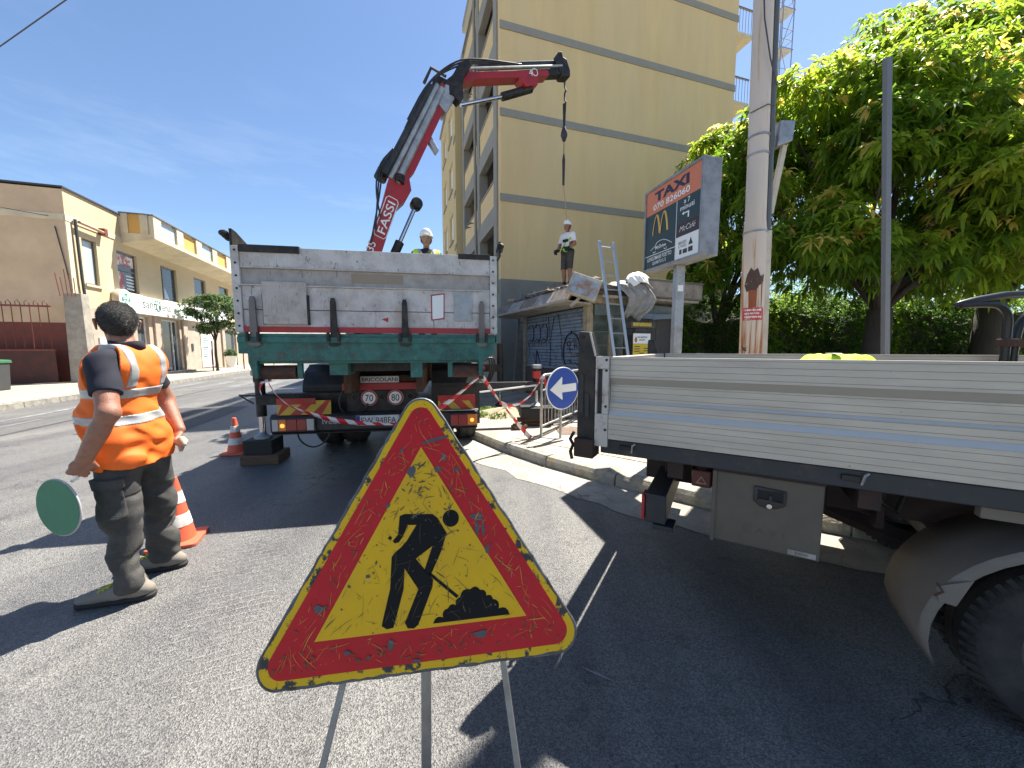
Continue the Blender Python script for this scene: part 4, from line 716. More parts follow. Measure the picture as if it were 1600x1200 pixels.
# cab
cb = MB().prism([(6.05, .75), (8.15, .75), (8.2, 1.6), (8.0, 2.55), (7.6, 2.75), (6.05, 2.75)], (-1.2, 0, 0), (0, 1, 0), (0, 0, 1), 2.4).build('cab', TEAL, tk, bevel=.06)
for s in (-1, 1): flat('side_window', [(6.5, 1.75), (7.75, 1.75), (7.72, 2.0), (7.5, 2.5), (6.5, 2.5)], GLASS, cb, (s * 1.2 + (.004 if s > 0 else -.007), 0, 0), (0, 1, 0), (0, 0, 1), .003)
tb('cab_rear_window', GLASS, (-.8, 6.04, 1.9), (.8, 6.047, 2.5), 0, cb); MB().add([(-1.05, 8.19, 1.72), (1.05, 8.19, 1.72), (1.0, 8.03, 2.5), (-1.0, 8.03, 2.5)], [(0, 1, 2, 3)]).build('windscreen', GLASS, cb)
tb('front_bumper', BLACK, (-1.22, 8.1, .4), (1.22, 8.35, .78), .04)
for s in (-1, 1): tb('headlamp', LAMPW, (s * .95 - .2, 8.34, .5), (s * .95 + .2, 8.36, .68), .01); tb('wing_mirror', BLACK, (s * 1.22, 8.0, 1.75), (s * 1.45, 8.08, 2.3), .02, cb)
# ---- crane: column, inner boom, outer boom, extension, hook chain
A0, B0, C0_, D0 = (Vector(p) for p in ((-3.36, 8.0, 2.5), (-2.53, 8.4, 5.00), (-1.58, 8.9, 7.28), (1.35, 10.35, 8.66)))
cc_ = MB(); q = I((A0.x - .05, A0.y, 0)); cc_.tube([(q.x + .35, q.y, 1.2), (q.x + .2, q.y, 2.2), (q.x, q.y, 2.7)], [.32, .26, .22], 10); crn = cc_.build('crane_column', CRANER, tk, smooth='auto'); bx('crane_base', IRON, tk, (-1.15, q.y - .5, 1.0), (1.15, q.y + .5, 1.45), .02)
view = Vector((.15, -.98, 0)); dirA = (B0 - A0).normalized()
def slab(name, pts, th, m, parent=tk, back=0.): # outline of world points, given thickness along the boom plane's normal
    n = (D0 - B0).cross(UP).normalized(); P = [I(Vector(p) + n * (th / 2 + back)) for p in pts] + [I(Vector(p) - n * (th / 2 - back)) for p in pts]; k = len(pts)
    return MB().add(P, [tuple(range(k)), tuple(range(k, 2 * k))[::-1]] + [(i, (i + 1) % k, (i + 1) % k + k, i + k) for i in range(k)]).build(name, m, parent, bevel=.012)
def along(a, b_, prof):  # (t along 0..1, offset to the left of a->b in the boom plane)
    n = (D0 - B0).cross(UP).normalized(); d = b_ - a; s_ = n.cross(d.normalized()); return [a + d * t_ + s_ * o_ for t_, o_ in prof]
ib = slab('inner_boom', along(A0, B0, [(0, -.20), (.55, -.15), (.80, -.14), (.90, -.26), (1.0, -.30), (1.08, -.18), (1.13, .04), (1.0, .20), (.8, .16), (.4, .13), (0, .13)]), .34, CRANER)
# sign of left offset checked with render
nB = (D0 - B0).cross(UP).normalized(); sB = nB.cross(dirA)
text('lettering', 'FASSI', WHITEF, ib, I(A0.lerp(B0, .56) + nB * .173 + sB * -.10), I(A0 + dirA) - I(A0), I(A0 + sB) - I(A0), w=.72, h=.17, bold=.01)
text('lettering', 'F235', WHITEF, ib, I(A0.lerp(B0, .31) + nB * .173 + sB * .0), I(A0 + dirA) - I(A0), I(A0 + sB) - I(A0), w=.42, h=.16, bold=.005)
fr = [(-.04, -.14), (.76, -.14), (.81, -.10), (.81, .08), (.76, .12), (-.04, .12), (-.09, .08), (-.09, -.10), (-.04, -.14)]
MB().tube([I(A0.lerp(B0, .56) + nB * .175 + dirA * p[0] + sB * p[1]) for p in fr], .010, 5).build('logo_frame', WHITEF, ib)
ob = slab('outer_boom', along(B0, C0_, [(-.08, -.06), (.2, -.20), (.75, -.20), (1.0, -.10), (1.02, .08), (.9, .12), (.0, .12), (-.1, .1)]), .30, CRANER)
dB = (C0_ - B0).normalized(); sO = nB.cross(dB)
for k, (o_, r_, m) in enumerate(((.30, .075, BLACK), (.17, .06, SILV), (.02, .075, SILV), (.235, .035, IRON))):
    MB().tube([I(B0 + dB * -.02 + sO * o_ + nB * .16), I(C0_ - dB * (.1 + .12 * (k == 0)) + sO * o_ * .8 + nB * .16)], r_, 10).build('extension_ram' if m is SILV else 'hydraulic_pipe', m, ob, smooth='auto')
MB().tube([I(B0 - dB * .1 + sO * .35), I(B0 + dB * .14 + sO * .35)], .13, 10).build('hose_bundle', IRON, ob); MB().tube([I(B0 + dB * .0 - sO * .02 + nB * .2), I(B0 + dB * .15 + sO * .02 + nB * .2)], .10, 10).build('knuckle_pin', IRON, ob)
slab('boom_end_casing', along(B0, C0_, [(.80, -.26), (.98, -.30), (1.04, -.16), (1.02, .0), (.82, -.06)]), .36, SILV, ob)
slab('side_lug', along(B0, C0_, [(.50, -.20), (.56, -.20), (.50, -.46), (.45, -.44)]), .12, SILV, ob)
# lift cylinder between column and knuckle
c1 = A0 + dirA * .10 + sB * -.34; c2 = A0 + dirA * 1.55 + sB * -.44; c3 = A0 + dirA * 2.50 + sB * -.50
MB().tube([I(c1), I(c2)], .10, 12).build('lift_cylinder', IRON, ib, smooth='auto'); MB().tube([I(c2), I(c3)], .045, 10).build('cylinder_rod', CHROME, ib, smooth='auto'); MB().lathe([(.11, -.14), (.13, -.1), (.13, .1), (.11, .14)], I(c3), I(c3 + nB) - I(c3), 14).build('cylinder_eye', IRON, ib, smooth='auto')
# knuckle linkage and jib
slab('linkage', [C0_ + Vector(p) for p in ((-.30, 0, -.14), (-.24, 0, .16), (-.1, 0, .24), (.06, 0, .16), (.20, 0, .26), (.34, 0, .50), (.56, 0, .60), (.62, 0, .44), (.46, 0, .24), (.42, 0, .0), (.44, 0, -.22), (.34, 0, -.30), (.22, 0, -.16), (.02, 0, -.16))], .26, IRON, tk)
MB().tube([I(C0_ + Vector((-.42, 0, .15))), I(C0_ + Vector((-.25, 0, .48))), I(C0_ + Vector((.08, 0, .30)))], .035, 6).build('hose', BLACK, tk)
J0 = C0_ + Vector((.40, .2, .42)); dJ = (D0 - J0).normalized(); sJ = nB.cross(dJ); LJ = (D0 - J0).length
jb = slab('jib', [J0 + dJ * t_ + sJ * o_ for t_, o_ in ((-.1, -.20), (.25, -.13), (LJ * .50, -.14), (LJ * .54, -.34), (LJ * .66, -.32), (LJ * .68, -.14), (LJ * .80, -.12), (LJ * .80, .0), (.2, .02), (0, .10))], .30, CRANER)
text('lettering', '4', WHITEF, jb, I(J0 + dJ * LJ * .60 + nB * .153 - sJ * .12), I(J0 + dJ) - I(J0), I(J0 + sJ) - I(J0), h=.15); MB().tube([I(J0 + dJ * (LJ * .66) + nB * .154 + dJ * .08 * math.cos(a_) + sJ * (-.04 + .08 * math.sin(a_))) for a_ in np.linspace(0, 6.28, 13)], .012, 4).build('logo_ring', WHITEF, jb)
slab('jib_extension', [J0 + dJ * t_ + sJ * o_ for t_, o_ in ((LJ * .5, -.09), (LJ, -.09), (LJ, .06), (LJ * .5, .04))], .22, IRON, jb)
slab('jib_top_ram', [J0 + dJ * t_ + sJ * o_ for t_, o_ in ((.5, .14), (LJ * .98, .15), (LJ * .98, .27), (.5, .26))], .12, BLACK, jb); MB().tube([I(J0 + dJ * .1 + sJ * .10 + nB * .12), I(J0 + dJ * LJ * .97 + sJ * .10 + nB * .12)], .03, 8).build('ram_rod', SILV, jb)
slab('jib_head', [J0 + dJ * t_ + sJ * o_ for t_, o_ in ((LJ * .95, -.14), (LJ * 1.03, -.16), (LJ * 1.045, .0), (LJ * 1.035, .24), (LJ * 1.0, .30), (LJ * 1.0, .42), (LJ * .965, .42), (LJ * .955, .30), (LJ * .90, .22))], .26, IRON, jb)
c1 = C0_ + Vector((.38, .2, -.18)); c2 = J0 + dJ * .95 + sJ * -.46; c3 = J0 + dJ * LJ * .62 + sJ * -.32
MB().tube([I(c1), I(c2)], .045, 10).build('cylinder_rod', CHROME, jb, smooth='auto'); MB().tube([I(c2), I(c3)], .095, 12).build('jib_cylinder', IRON, jb, smooth='auto')
for q in range(3):
    MB().tube(chaikin([I(p_) for p_ in (B0 + dB * (.9 + .2 * q) + sO * (.30 + .03 * q) + nB * .2, C0_ - dB * .3 + sO * .34 + nB * .2, C0_ + dB * (.25 + .08 * q) + sO * .12 + nB * .22, J0 + dJ * .2 + sJ * (.18 + .05 * q) + nB * .2, J0 + dJ * (1.0 + .3 * q) + sJ * .12 + nB * .18)], 2), .018, 6).build('hydraulic_hose', BLACK, ob, smooth=True)
    MB().tube(chaikin([I(p_) for p_ in (A0 + dirA * (1.2 + .3 * q) + sB * .1 + nB * .19, B0 - dirA * .4 + sB * (.26 + .05 * q) + nB * .2, B0 + dB * .1 + sO * (.40 + .04 * q) + nB * .15, B0 + dB * .6 + sO * .36 + nB * .15)], 2), .018, 6).build('hydraulic_hose', BLACK, ob, smooth=True)
hk = J0 + dJ * (LJ * 1.0) + sJ * -.16
b = MB(); z = hk.z
for k in range(4): b.tube([I((hk.x, hk.y, z - .04)), I((hk.x + (.04 if k % 2 else 0), hk.y + (0 if k % 2 else .04), z - .11)), I((hk.x, hk.y, z - .18))], .022, 5); z -= .15
hc = b.build('hook_chain', IRON, tk); MB().tube([I((hk.x, hk.y, z)), I((hk.x, hk.y, z - .62))], [.05, .03], 8).build('hook_swivel', IRON, hc); z -= .6
MB().lathe([(0, -.20), (.04, -.18), (.095, -.03), (.08, .06), (.04, .18), (0, .2)], I((hk.x, hk.y, z - .15)), n=12).build('hook_block', BLACK, hc, smooth='auto'); z -= .36
HOOK = Vector((hk.x, hk.y, z))
# wire sling down to the kiosk roof
slg = thing('lifting_sling', 'thin lifting sling hanging from the crane hook beside the helmeted roof worker', 'sling', tuple(Vector((HOOK.x, HOOK.y, 4.35)))); ROPE = mat('pale_rope', (.42, .33, .2), .9)
MB().tube([(0, 0, HOOK.z - 4.35), (0, 0, 2.1)], .009, 5).build('wire', IRON, slg); MB().tube([(0, 0, 2.3), (0, 0, 2.15), (0, 0, 1.5)], [.02, .045, .03], 7).build('tensioner', BLACK, slg); MB().tube([(0, 0, 1.5), (.06, -.02, 1.0), (.13, -.06, .05)], .012, 5).build('rope', ROPE, slg)
# timber and plastic blocks under the stabilisers
def blk(name, lab, cat, m, c, size, rz): o = MB().obox((0, 0, size[2] / 2), size).build(name, m, None, bevel=.01); o.location = c; o.rotation_euler = (0, 0, rz); return tag(o, lab, cat)
mw = Matrix.Translation(tk.location) @ tk.rotation_euler.to_matrix().to_4x4(); p = mw @ Vector((-1.58, 1.12, 0))
blk('timber_block', 'brown timber block on asphalt under the left stabiliser pad', 'block', WOOD, (p.x, p.y, 0.001), (.43, .38, .12), TA + .03); blk('plastic_pad', 'black plastic pad on timber block next to traffic cone', 'pad', PADB, (p.x - .02, p.y, .123), (.33, .32, .175), TA - .02)
blk('plastic_pad', 'black plastic block under the stabiliser leg on the pavement', 'pad', PADB, (.42, 6.25, PZ + .13), (.56, .42, .185), .1)
blk('timber_block', 'long dark timber plank under the black block on pavement', 'block', WOOD, (.42, 6.22, PZ + .065), (.66, .16, .06), .12); blk('timber_block', 'short broken timber offcut on pavement near the tape end', 'block', WOOD, (.12, 5.88, PZ + .01), (.24, .14, .06), .5); blk('timber_block', 'square timber packing directly on the pavement tiles', 'block', WOOD, (.42, 6.25, PZ + .012), (.5, .34, .05), -.1)
# ---------------------------------------------------------------- white dropside flatbed truck on the right
def board_mat(name, col, grooves=55.):
    m = bpy.data.materials.new(name); m.use_nodes = True; t = m.node_tree; b = t.nodes['Principled BSDF']; L = t.links.new
    tcn = _n(t, 'ShaderNodeTexCoord'); V = tcn.outputs['Object']; sp = _n(t, 'ShaderNodeSeparateXYZ'); L(V, sp.inputs[0])
    mo = _n(t, 'ShaderNodeMath', operation='PINGPONG'); L(sp.outputs['Z'], mo.inputs[0]); mo.inputs[1].default_value = .0135
    lt = _n(t, 'ShaderNodeMath', operation='LESS_THAN'); L(mo.outputs[0], lt.inputs[0]); lt.inputs[1].default_value = .0011
    mp_ = _n(t, 'ShaderNodeMapping'); mp_.inputs['Scale'].default_value = (.6, 3, 3); L(V, mp_.inputs[0])
    nz = _n(t, 'ShaderNodeTexNoise', Scale=5., Detail=8., Roughness=.7); L(mp_.outputs[0], nz.inputs['Vector'])
    r = _n(t, 'ShaderNodeValToRGB'); L(nz.outputs['Fac'], r.inputs[0]); e = r.color_ramp.elements; e[0].position = .3; e[1].position = .7; e[0].color = c4([x * .80 for x in col]); e[1].color = c4([x * 1.08 for x in col])
    n2 = _n(t, 'ShaderNodeTexNoise', Scale=38., Detail=5., Roughness=.75); L(V, n2.inputs['Vector']); r2 = _n(t, 'ShaderNodeValToRGB'); L(n2.outputs['Fac'], r2.inputs[0]); e = r2.color_ramp.elements; e[0].position = .67; e[1].position = .70; e[0].color = (0, 0, 0, 1); e[1].color = (.75, .75, .75, 1)
    m1 = _n(t, 'ShaderNodeMix', data_type='RGBA'); L(r2.outputs[0], m1.inputs['Factor']); L(r.outputs[0], m1.inputs['A']); m1.inputs['B'].default_value = (.16, .12, .09, 1)
    ml = _n(t, 'ShaderNodeMath', operation='MULTIPLY'); L(lt.outputs[0], ml.inputs[0]); ml.inputs[1].default_value = .8
    m2 = _n(t, 'ShaderNodeMix', data_type='RGBA'); L(ml.outputs[0], m2.inputs['Factor']); L(m1.outputs['Result'], m2.inputs['A']); m2.inputs['B'].default_value = (.2, .18, .15, 1)
    L(m2.outputs['Result'], b.inputs['Base Color']); b.inputs['Roughness'].default_value = .42; b.inputs['Metallic'].default_value = .15
    bp = _n(t, 'ShaderNodeBump', Strength=.5, Distance=.002, invert=True); L(lt.outputs[0], bp.inputs['Height']); L(bp.outputs[0], b.inputs['Normal']); return m
DROP = board_mat('white_dropside_aluminium', (.53, .475, .395))
RIBM = mat('sky_lit_rib_aluminium', (.58, .55, .50), .5, .1, var=.08, scale=3, stretch=(.3, 2, 2)); GRVM = mat('shaded_groove_aluminium', (.36, .34, .29), .55, .2, var=.1, scale=3, stretch=(.3, 2, 2))  # ribs paled for sky light and grooves darkened for shade, in the colour
MUD = mat('dusty_grey_plastic', (.17, .15, .125), .75, var=.2, scale=7, dirt=((.21, .18, .15), .4, 5, .4))
BOXM = mat('dusty_toolbox_paint', (.125, .108, .085), .6, .15, var=.12, scale=5, dirt=((.085, .074, .06), .4, 5, .4))
FRUST = mat('primer_brown_chassis', (.05, .028, .022), .75, .2, var=.3, scale=9, dirt=((.025, .02, .018), .4, 6, .3))
FBEAM = mat('slate_beam_paint', (.030, .034, .040), .5, .2, var=.2, scale=8, dirt=((.07, .06, .05), .25, 10, .2))
ft = thing('flatbed_truck', 'dropside flatbed truck with scuffed white side boards and grey toolbox', 'truck', (.476, 1.846, 0), -.526)
def fb(n, m, a, b_, bevel=.004, parent=None, **k): return bx(n, m, parent or ft, a, b_, bevel, **k)
LF, WF = 3.3, 2.0
def side(flip):
    Y = (lambda y: WF - y) if flip else (lambda y: y)
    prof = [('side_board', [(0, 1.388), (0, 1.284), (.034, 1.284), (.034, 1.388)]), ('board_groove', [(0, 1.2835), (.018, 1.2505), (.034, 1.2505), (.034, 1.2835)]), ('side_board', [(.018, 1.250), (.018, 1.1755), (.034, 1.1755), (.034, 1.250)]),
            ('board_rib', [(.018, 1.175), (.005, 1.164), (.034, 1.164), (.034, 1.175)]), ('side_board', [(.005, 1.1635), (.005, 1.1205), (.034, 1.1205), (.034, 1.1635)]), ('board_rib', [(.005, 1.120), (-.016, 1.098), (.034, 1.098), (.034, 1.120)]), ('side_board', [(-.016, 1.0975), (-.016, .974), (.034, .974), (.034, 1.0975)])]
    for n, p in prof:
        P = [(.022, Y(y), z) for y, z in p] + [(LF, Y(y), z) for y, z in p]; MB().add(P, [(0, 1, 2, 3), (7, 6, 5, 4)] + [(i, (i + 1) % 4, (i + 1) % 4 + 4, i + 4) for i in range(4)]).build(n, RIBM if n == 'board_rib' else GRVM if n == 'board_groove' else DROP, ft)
side(False); side(True)
# end casting with slot, rivets, black corner post
CAST = mat('worn_white_casting', (.52, .48, .43), .5, .2, var=.12, scale=9, dirt=((.25, .17, .12), .3, 14, .15))
ec = MB(); ec.box((-.048, -.02, .93), (.02, .05, 1.10)); ec.box((-.048, -.02, 1.33), (.02, .05, 1.392)); ec.box((-.048, -.02, 1.10), (-.038, .05, 1.33)); ec.box((-.012, -.02, 1.10), (.02, .05, 1.33)); eco = ec.build('end_casting', CAST, ft, bevel=.003)
fb('slot', BLACK, (-.038, .0, 1.10), (-.012, .04, 1.33), 0, eco)
for z in (1.375, 1.322, 1.14, 1.02): MB().lathe([(.007, 0), (.006, .004), (0, .005)], (.008, -.0205, z), (0, -1, 0), 8).build('bolt', IRON, eco)
for fl in (0, 1):
    y0 = -.02 if not fl else WF - .05
    po_ = MB().prism([(-.142, .885), (-.05, .885), (-.05, 1.40), (-.082, 1.515), (-.135, 1.52), (-.142, 1.50)], (0, y0 + .07, 0), (1, 0, 0), (0, 0, 1), .07).build('corner_post', IRON, ft, bevel=.005)
    if not fl:
        fb('post_base', FRUST, (-.15, -.045, .865), (-.045, .07, .965), .006, po_); MB().prism([(-.052, 1.39), (-.045, 1.40), (-.076, 1.517), (-.084, 1.517)], (0, -.018, 0), (1, 0, 0), (0, 0, 1), .006).build('post_edge', CAST, po_)
        fb('slot', BLACK, (-.128, -.024, 1.10), (-.108, -.02, 1.30), 0, po_); fb('slot', BLACK, (-.098, -.024, 1.08), (-.078, -.02, 1.20), 0, po_); MB().lathe([(.012, 0), (.012, .004), (0, .005)], (-.12, -.0205, 1.49), (0, -1, 0), 10).build('bolt', FRUST, po_)
        MB().tube([(-.16, -.01, .99), (-.18, -.015, .95), (-.165, -.01, .92), (-.18, -.01, .88), (-.17, -.01, .84)], .010, 6).build('chain', IRON, po_)
fb('tailgate', DROP, (-.049, .03, .975), (.012, WF - .06, 1.386)); fb('bed_floor', mat('worn_steel_floor', (.14, .12, .1), .6, .3, var=.3, scale=5), (0.02, .036, .945), (LF, WF - .036, .972)); fb('headboard', CAST, (LF, .0, .97), (LF + .05, WF, 1.75))
fb('under_beam', FBEAM, (-.02, .0, .893), (LF + .05, .05, .968), .005); fb('under_beam', FBEAM, (-.02, WF - .05, .893), (LF + .05, WF, .968), .005)
for x in (.10, .95, 1.85):
    l = fb('catch', IRON, (x - .02, -.012, .925), (x + .035, 0, .948), .003); MB().tube([(x + .04, -.006, .915), (x + .045, -.018, .955), (x + .055, -.01, .962)], .005, 6).build('catch_wire', STEEL, l)
for y in (.55, 1.35): fb('chassis_rail', FRUST, (.12, y, .62), (4.9, y + .07, .80), .005)
for x in (.3, 1.0, 1.9, 2.8): fb('floor_bearer', FRUST, (x, .06, .80), (x + .07, WF - .06, .893), .004)
ub = fb('rear_underrun_bar', FBEAM, (.20, .06, .55), (.30, WF - .06, .70), .006); fb('bar_end_reflector', REDP, (.185, .05, .56), (.199, .14, .69), .002, ub); fb('bar_lip', FBEAM, (.24, .05, .525), (.34, .16, .549), .003, ub); fb('bar_bracket', FRUST, (.24, .45, .70), (.30, .52, .9), .004, ub); fb('bar_bracket', FRUST, (.24, 1.45, .70), (.30, 1.52, .9), .004, ub)
rl = fb('rear_lamp', mat('dark_red_lens', (.12, .02, .02), .25), (.40, .18, .735), (.49, .26, .825), .008); flat('lamp_triangle', [(-.026, 0), (.026, 0), (0, .042)], mat('faded_triangle', (.40, .22, .14), .4), rl, (.445, .178, .755), (1, 0, 0), (0, 0, 1), .002); flat('lamp_triangle_core', [(-.015, .007), (.015, .007), (0, .03)], mat('dark_red_lens', (.12, .02, .02)), rl, (.445, .1755, .755), (1, 0, 0), (0, 0, 1), .001); MB().lathe([(.035, 0), (.045, .03), (.03, .07)], (.445, .22, .826), n=12).build('lamp_mount', FRUST, rl)
tx_ = fb('toolbox', BOXM, (.505, .05, .545), (.898, .46, .872), .006); fb('toolbox_lip', BOXM, (.496, .042, .54), (.512, .047, .874), .001, tx_); fb('toolbox_gutter', FRUST, (.50, .04, .874), (.90, .46, .885), .002, tx_)
hh = [(.656, .832), (.775, .824), (.772, .760), (.74, .742), (.71, .737), (.68, .744), (.656, .765)]
hd = MB().prism(hh, (0, .0505, 0), (1, 0, 0), (0, 0, 1), .010).build('handle_plate', BLACK, tx_, bevel=.006); flat('handle_recess', rect(.670, .772, .762, .818), mat('recess_black', (.006, .006, .006), .7), hd, (0, .0395, 0), (1, 0, 0), (0, 0, 1), .001); MB().bar((.672, .034, .776), (.758, .034, .772), .006, .010).build('handle_bar', BLACK, hd); fb('handle_stem', BLACK, (.71, .033, .776), (.722, .039, .80), .002, hd); MB().lathe([(.011, 0), (.010, .006), (0, .007)], (.714, .040, .752), (0, -1, 0), 14).build('lock', CHROME, hd)
text('embossed_lettering', 'C A V I', mat('embossed_dust', (.095, .08, .064), .7), tx_, (.62, .0485, .615), (1, 0, 0), (0, 0, 1), w=.155, h=.028, bold=-.01)
stk = fb('maker_sticker', STEEL, (.79, .0475, .553), (.885, .0495, .575), 0, tx_); text('lettering', 'EWW', DARKTXT, stk, (.815, .0470, .557), (1, 0, 0), (0, 0, 1), h=.013, w=.045)
# wheels, leaf spring, mudguard
for y, s in ((.24, -1), (WF - .24, 1)):
    wheel(ft, (1.70, y, .342), .342, .20, (0, s, 0)); wheel(ft, (4.35, y, .352), .352, .2, (0, s, 0))
    if s < 0: wheel(ft, (1.70, y + .23, .342), .342, .20, (0, -1, 0))
MB().tube([(1.64, .2, .352), (1.64, WF - .2, .352)], .06, 10).build('axle', IRON, ft); MB().tube([(.95, .62, .62), (1.3, .62, .50), (1.64, .62, .46), (2.0, .62, .5), (2.3, .62, .62)], .045, 4).build('leaf_spring', FRUST, ft); MB().tube([(1.0, .60, .74), (.98, .60, .62)], .04, 8).build('spring_hanger', FRUST, ft)
fb('spring_shackle', FRUST, (.915, .50, .60), (1.0, .56, .80), .02); MB().tube([(1.1, .4, .87), (1.16, .38, .74), (1.22, .40, .70), (1.25, .42, .80), (1.18, .4, .84)], .012, 6).build('wiring', IRON, ft)
b = MB(); ctr = (1.66, .342); n_ = 22; prof = []
for i in range(n_ + 1):
    a_ = R(203 - i * 8.2); rr = .455; prof.append((ctr[0] + rr * math.cos(a_), ctr[1] + rr * math.sin(a_)))
prof = [(1.238, .255), (1.222, .30), (1.208, .35)] + [p for p in prof if p[1] > .37]
for i, (x, z) in enumerate(prof):
    w0 = .055 if i > 1 else .075
    for y in (w0, w0 + .02, .23, .42): b.v.append((x + (.018 if y == w0 else 0) * math.copysign(1, ctr[0] - x) * (abs(x - ctr[0]) > .1), y, z - (.02 if y == w0 else 0)))
for i in range(len(prof) - 1):
    for j in range(3): b.f.append((i * 4 + j, i * 4 + j + 1, (i + 1) * 4 + j + 1, (i + 1) * 4 + j))
mg = b.build('mudguard', MUD, ft, smooth='auto'); sm_ = mg.modifiers.new('thick', 'SOLIDIFY'); sm_.thickness = .008
b = MB(); P = [(1.385, .86), (1.30, .80), (1.20, .70), (1.13, .58)]
fb('mudguard_stay', FRUST, (1.16, .42, .60), (1.19, .5, .84), .004, mg); MB().tube([(1.235, .05, .57), (1.25, .044, .545), (1.23, .05, .52)], .004, 5).build('repair_wire', RUST, mg)
MB().prism([(0, 0), (.09, .05), (.055, -.06), (.01, -.055)], (1.235, .062, .555), (1, 0, 0), (0, 0, 1), .008).build('torn_flap', MUD, mg)
fb('chassis_skirt', MUD, (1.33, .08, .83), (3.2, .12, .892), .004)
cbn = MB().prism([(3.45, .45), (5.0, .45), (5.05, 1.1), (4.75, 2.0), (4.5, 2.1), (3.45, 2.1)], (0, WF - .1, 0), (1, 0, 0), (0, 0, 1), WF - .2).build('cab', WHITE, ft, bevel=.06)
flat('cab_side_window', [(3.7, 1.3), (4.8, 1.3), (4.55, 1.95), (3.7, 1.95)], GLASS, cbn, (0, .098, 0), (1, 0, 0), (0, 0, 1), .004); MB().add([(5.03, .25, 1.2), (5.03, WF - .25, 1.2), (4.79, WF - .3, 1.95), (4.79, .3, 1.95)], [(0, 1, 2, 3)]).build('windscreen', GLASS, cbn); fb('front_bumper', BLACK, (4.95, .08, .35), (5.12, WF - .08, .6), .03)
# load: bent black tube frame, planks, lime jacket
IF = inv(ft)
hf = thing('tube_handle_frame', 'bent black steel tube handle frame standing in the flatbed', 'frame', (3.2, 2.4, .975)); DT = mat('black_tube_paint', (.022, .024, .026), .35, .3, var=.2)
MB().tube(chaikin([Vector(p) for p in ((.035, 0, -.0), (.03, 0, .58), (.02, 0, .68), (-.04, 0, .735), (-.12, 0, .745), (-.3, .0, .735))], 2), .022, 10).build('upright_tube', DT, hf, smooth=True); MB().tube(chaikin([Vector(p) for p in ((.115, .02, 0), (.11, .02, .5), (.14, .02, .66), (.25, .02, .74), (.5, .02, .75))], 2), .022, 10).build('upright_tube', DT, hf, smooth=True)
MB().tube(chaikin([Vector(p) for p in ((-.33, 0, .742), (-.22, 0, .765), (-.02, 0, .80), (.2, 0, .81), (.6, 0, .80))], 2), [.012] + [.025] * 40, 10).build('grip_bar', DT, hf, smooth=True) if False else MB().tube([(-.34, 0, .738), (-.3, 0, .745), (-.2, 0, .768), (-.02, 0, .80), (.2, 0, .812), (.6, 0, .80)], [.008, .02, .024, .024, .024, .024], 10).build('grip_bar', DT, hf, smooth=True); MB().box((.0, -.03, .47), (.15, .03, .52)).build('clamp', RUST, hf, bevel=.004)
PLK = mat('pale_plank', (.40, .32, .22), .85, var=.2, scale=4, stretch=(1, 6, 6))
for i in range(4):
    o = MB().box((0, 0, 0), (1.7, .16, .098)).build('plank', PLK, None, bevel=.004); tag(o, 'pale timber plank stacked inside the flatbed under the lime jacket', 'plank', 'planks in the flatbed'); q = Matrix.Translation(ft.location) @ ft.rotation_euler.to_matrix().to_4x4() @ Vector((.7, .12, .974 + i * .099)); o.location = q; o.rotation_euler = (0, 0, -.526)
lj = thing('lime_jacket', 'folded lime hi-vis jacket lying on planks in the flatbed', 'jacket', tuple(Matrix.Translation(ft.location) @ ft.rotation_euler.to_matrix().to_4x4() @ Vector((.80, .12, 1.372))), -.526)
b = MB(); nx, ny = 26, 10
for i in range(nx + 1):
    for j in range(ny + 1): u, v_ = i / nx, j / ny; e_ = min(u, 1 - u, v_, 1 - v_) * 9; b.v.append((u * .25, v_ * .15, min(1, e_) * (.026 + .008 * math.sin(u * 17 + v_ * 5) + .005 * math.sin(v_ * 21 + u * 7))))
b.f = [(i * (ny + 1) + j, (i + 1) * (ny + 1) + j, (i + 1) * (ny + 1) + j + 1, i * (ny + 1) + j + 1) for i in range(nx) for j in range(ny)]
LIME = mat('hi_vis_lime', (.52, .72, .02), .75, var=.1, scale=9); b.build('folded_cloth', LIME, lj, smooth=True); bx('reflective_band', STEEL, lj, (.1, .0, .036), (.13, .14, .040), .002)

# ---------------------------------------------------------------- roadworks sign in the foreground
Rm = np.array([[.992, -.099, -.077], [.120, .933, .338], [.038, -.345, .938]]); SO = Vector((-.262, 1.018, .803)); sx_ = Vector(Rm[:, 0]); sz_ = Vector(Rm[:, 2]); sn_ = sx_.cross(sz_)
rs = thing('roadworks_sign', 'battered triangular roadworks sign with red border on three-legged stand', 'sign', (-.262, 1.018, 0)); rsI = Vector((-.262, 1.018, 0))
SRED = mat('scratched_sign_red', (.56, .014, .018), .55, spec=.3, var=.12, scale=7, dirt=((.07, .062, .055), .08, 19, .03), dirt2=((.44, .012, .015), .35, 5, .4))
SYEL = mat('scratched_sign_yellow', (.80, .455, .005), .55, spec=.3, var=.08, scale=6, dirt=((.07, .055, .03), .08, 22, .03), dirt2=((.66, .365, .015), .35, 4, .4))
SRIM = mat('chipped_rim_yellow', (.74, .44, .008), .55, spec=.3, var=.12, scale=8, dirt=((.05, .048, .046), .39, 24, .05)); SBLK = mat('sign_black', (.012, .011, .010), .65, spec=.15, var=.2); SBACK = mat('sign_back_grey', (.12, .125, .13), .55, .5, var=.2, scale=8, dirt=((.06, .055, .05), .4, 15, .15))
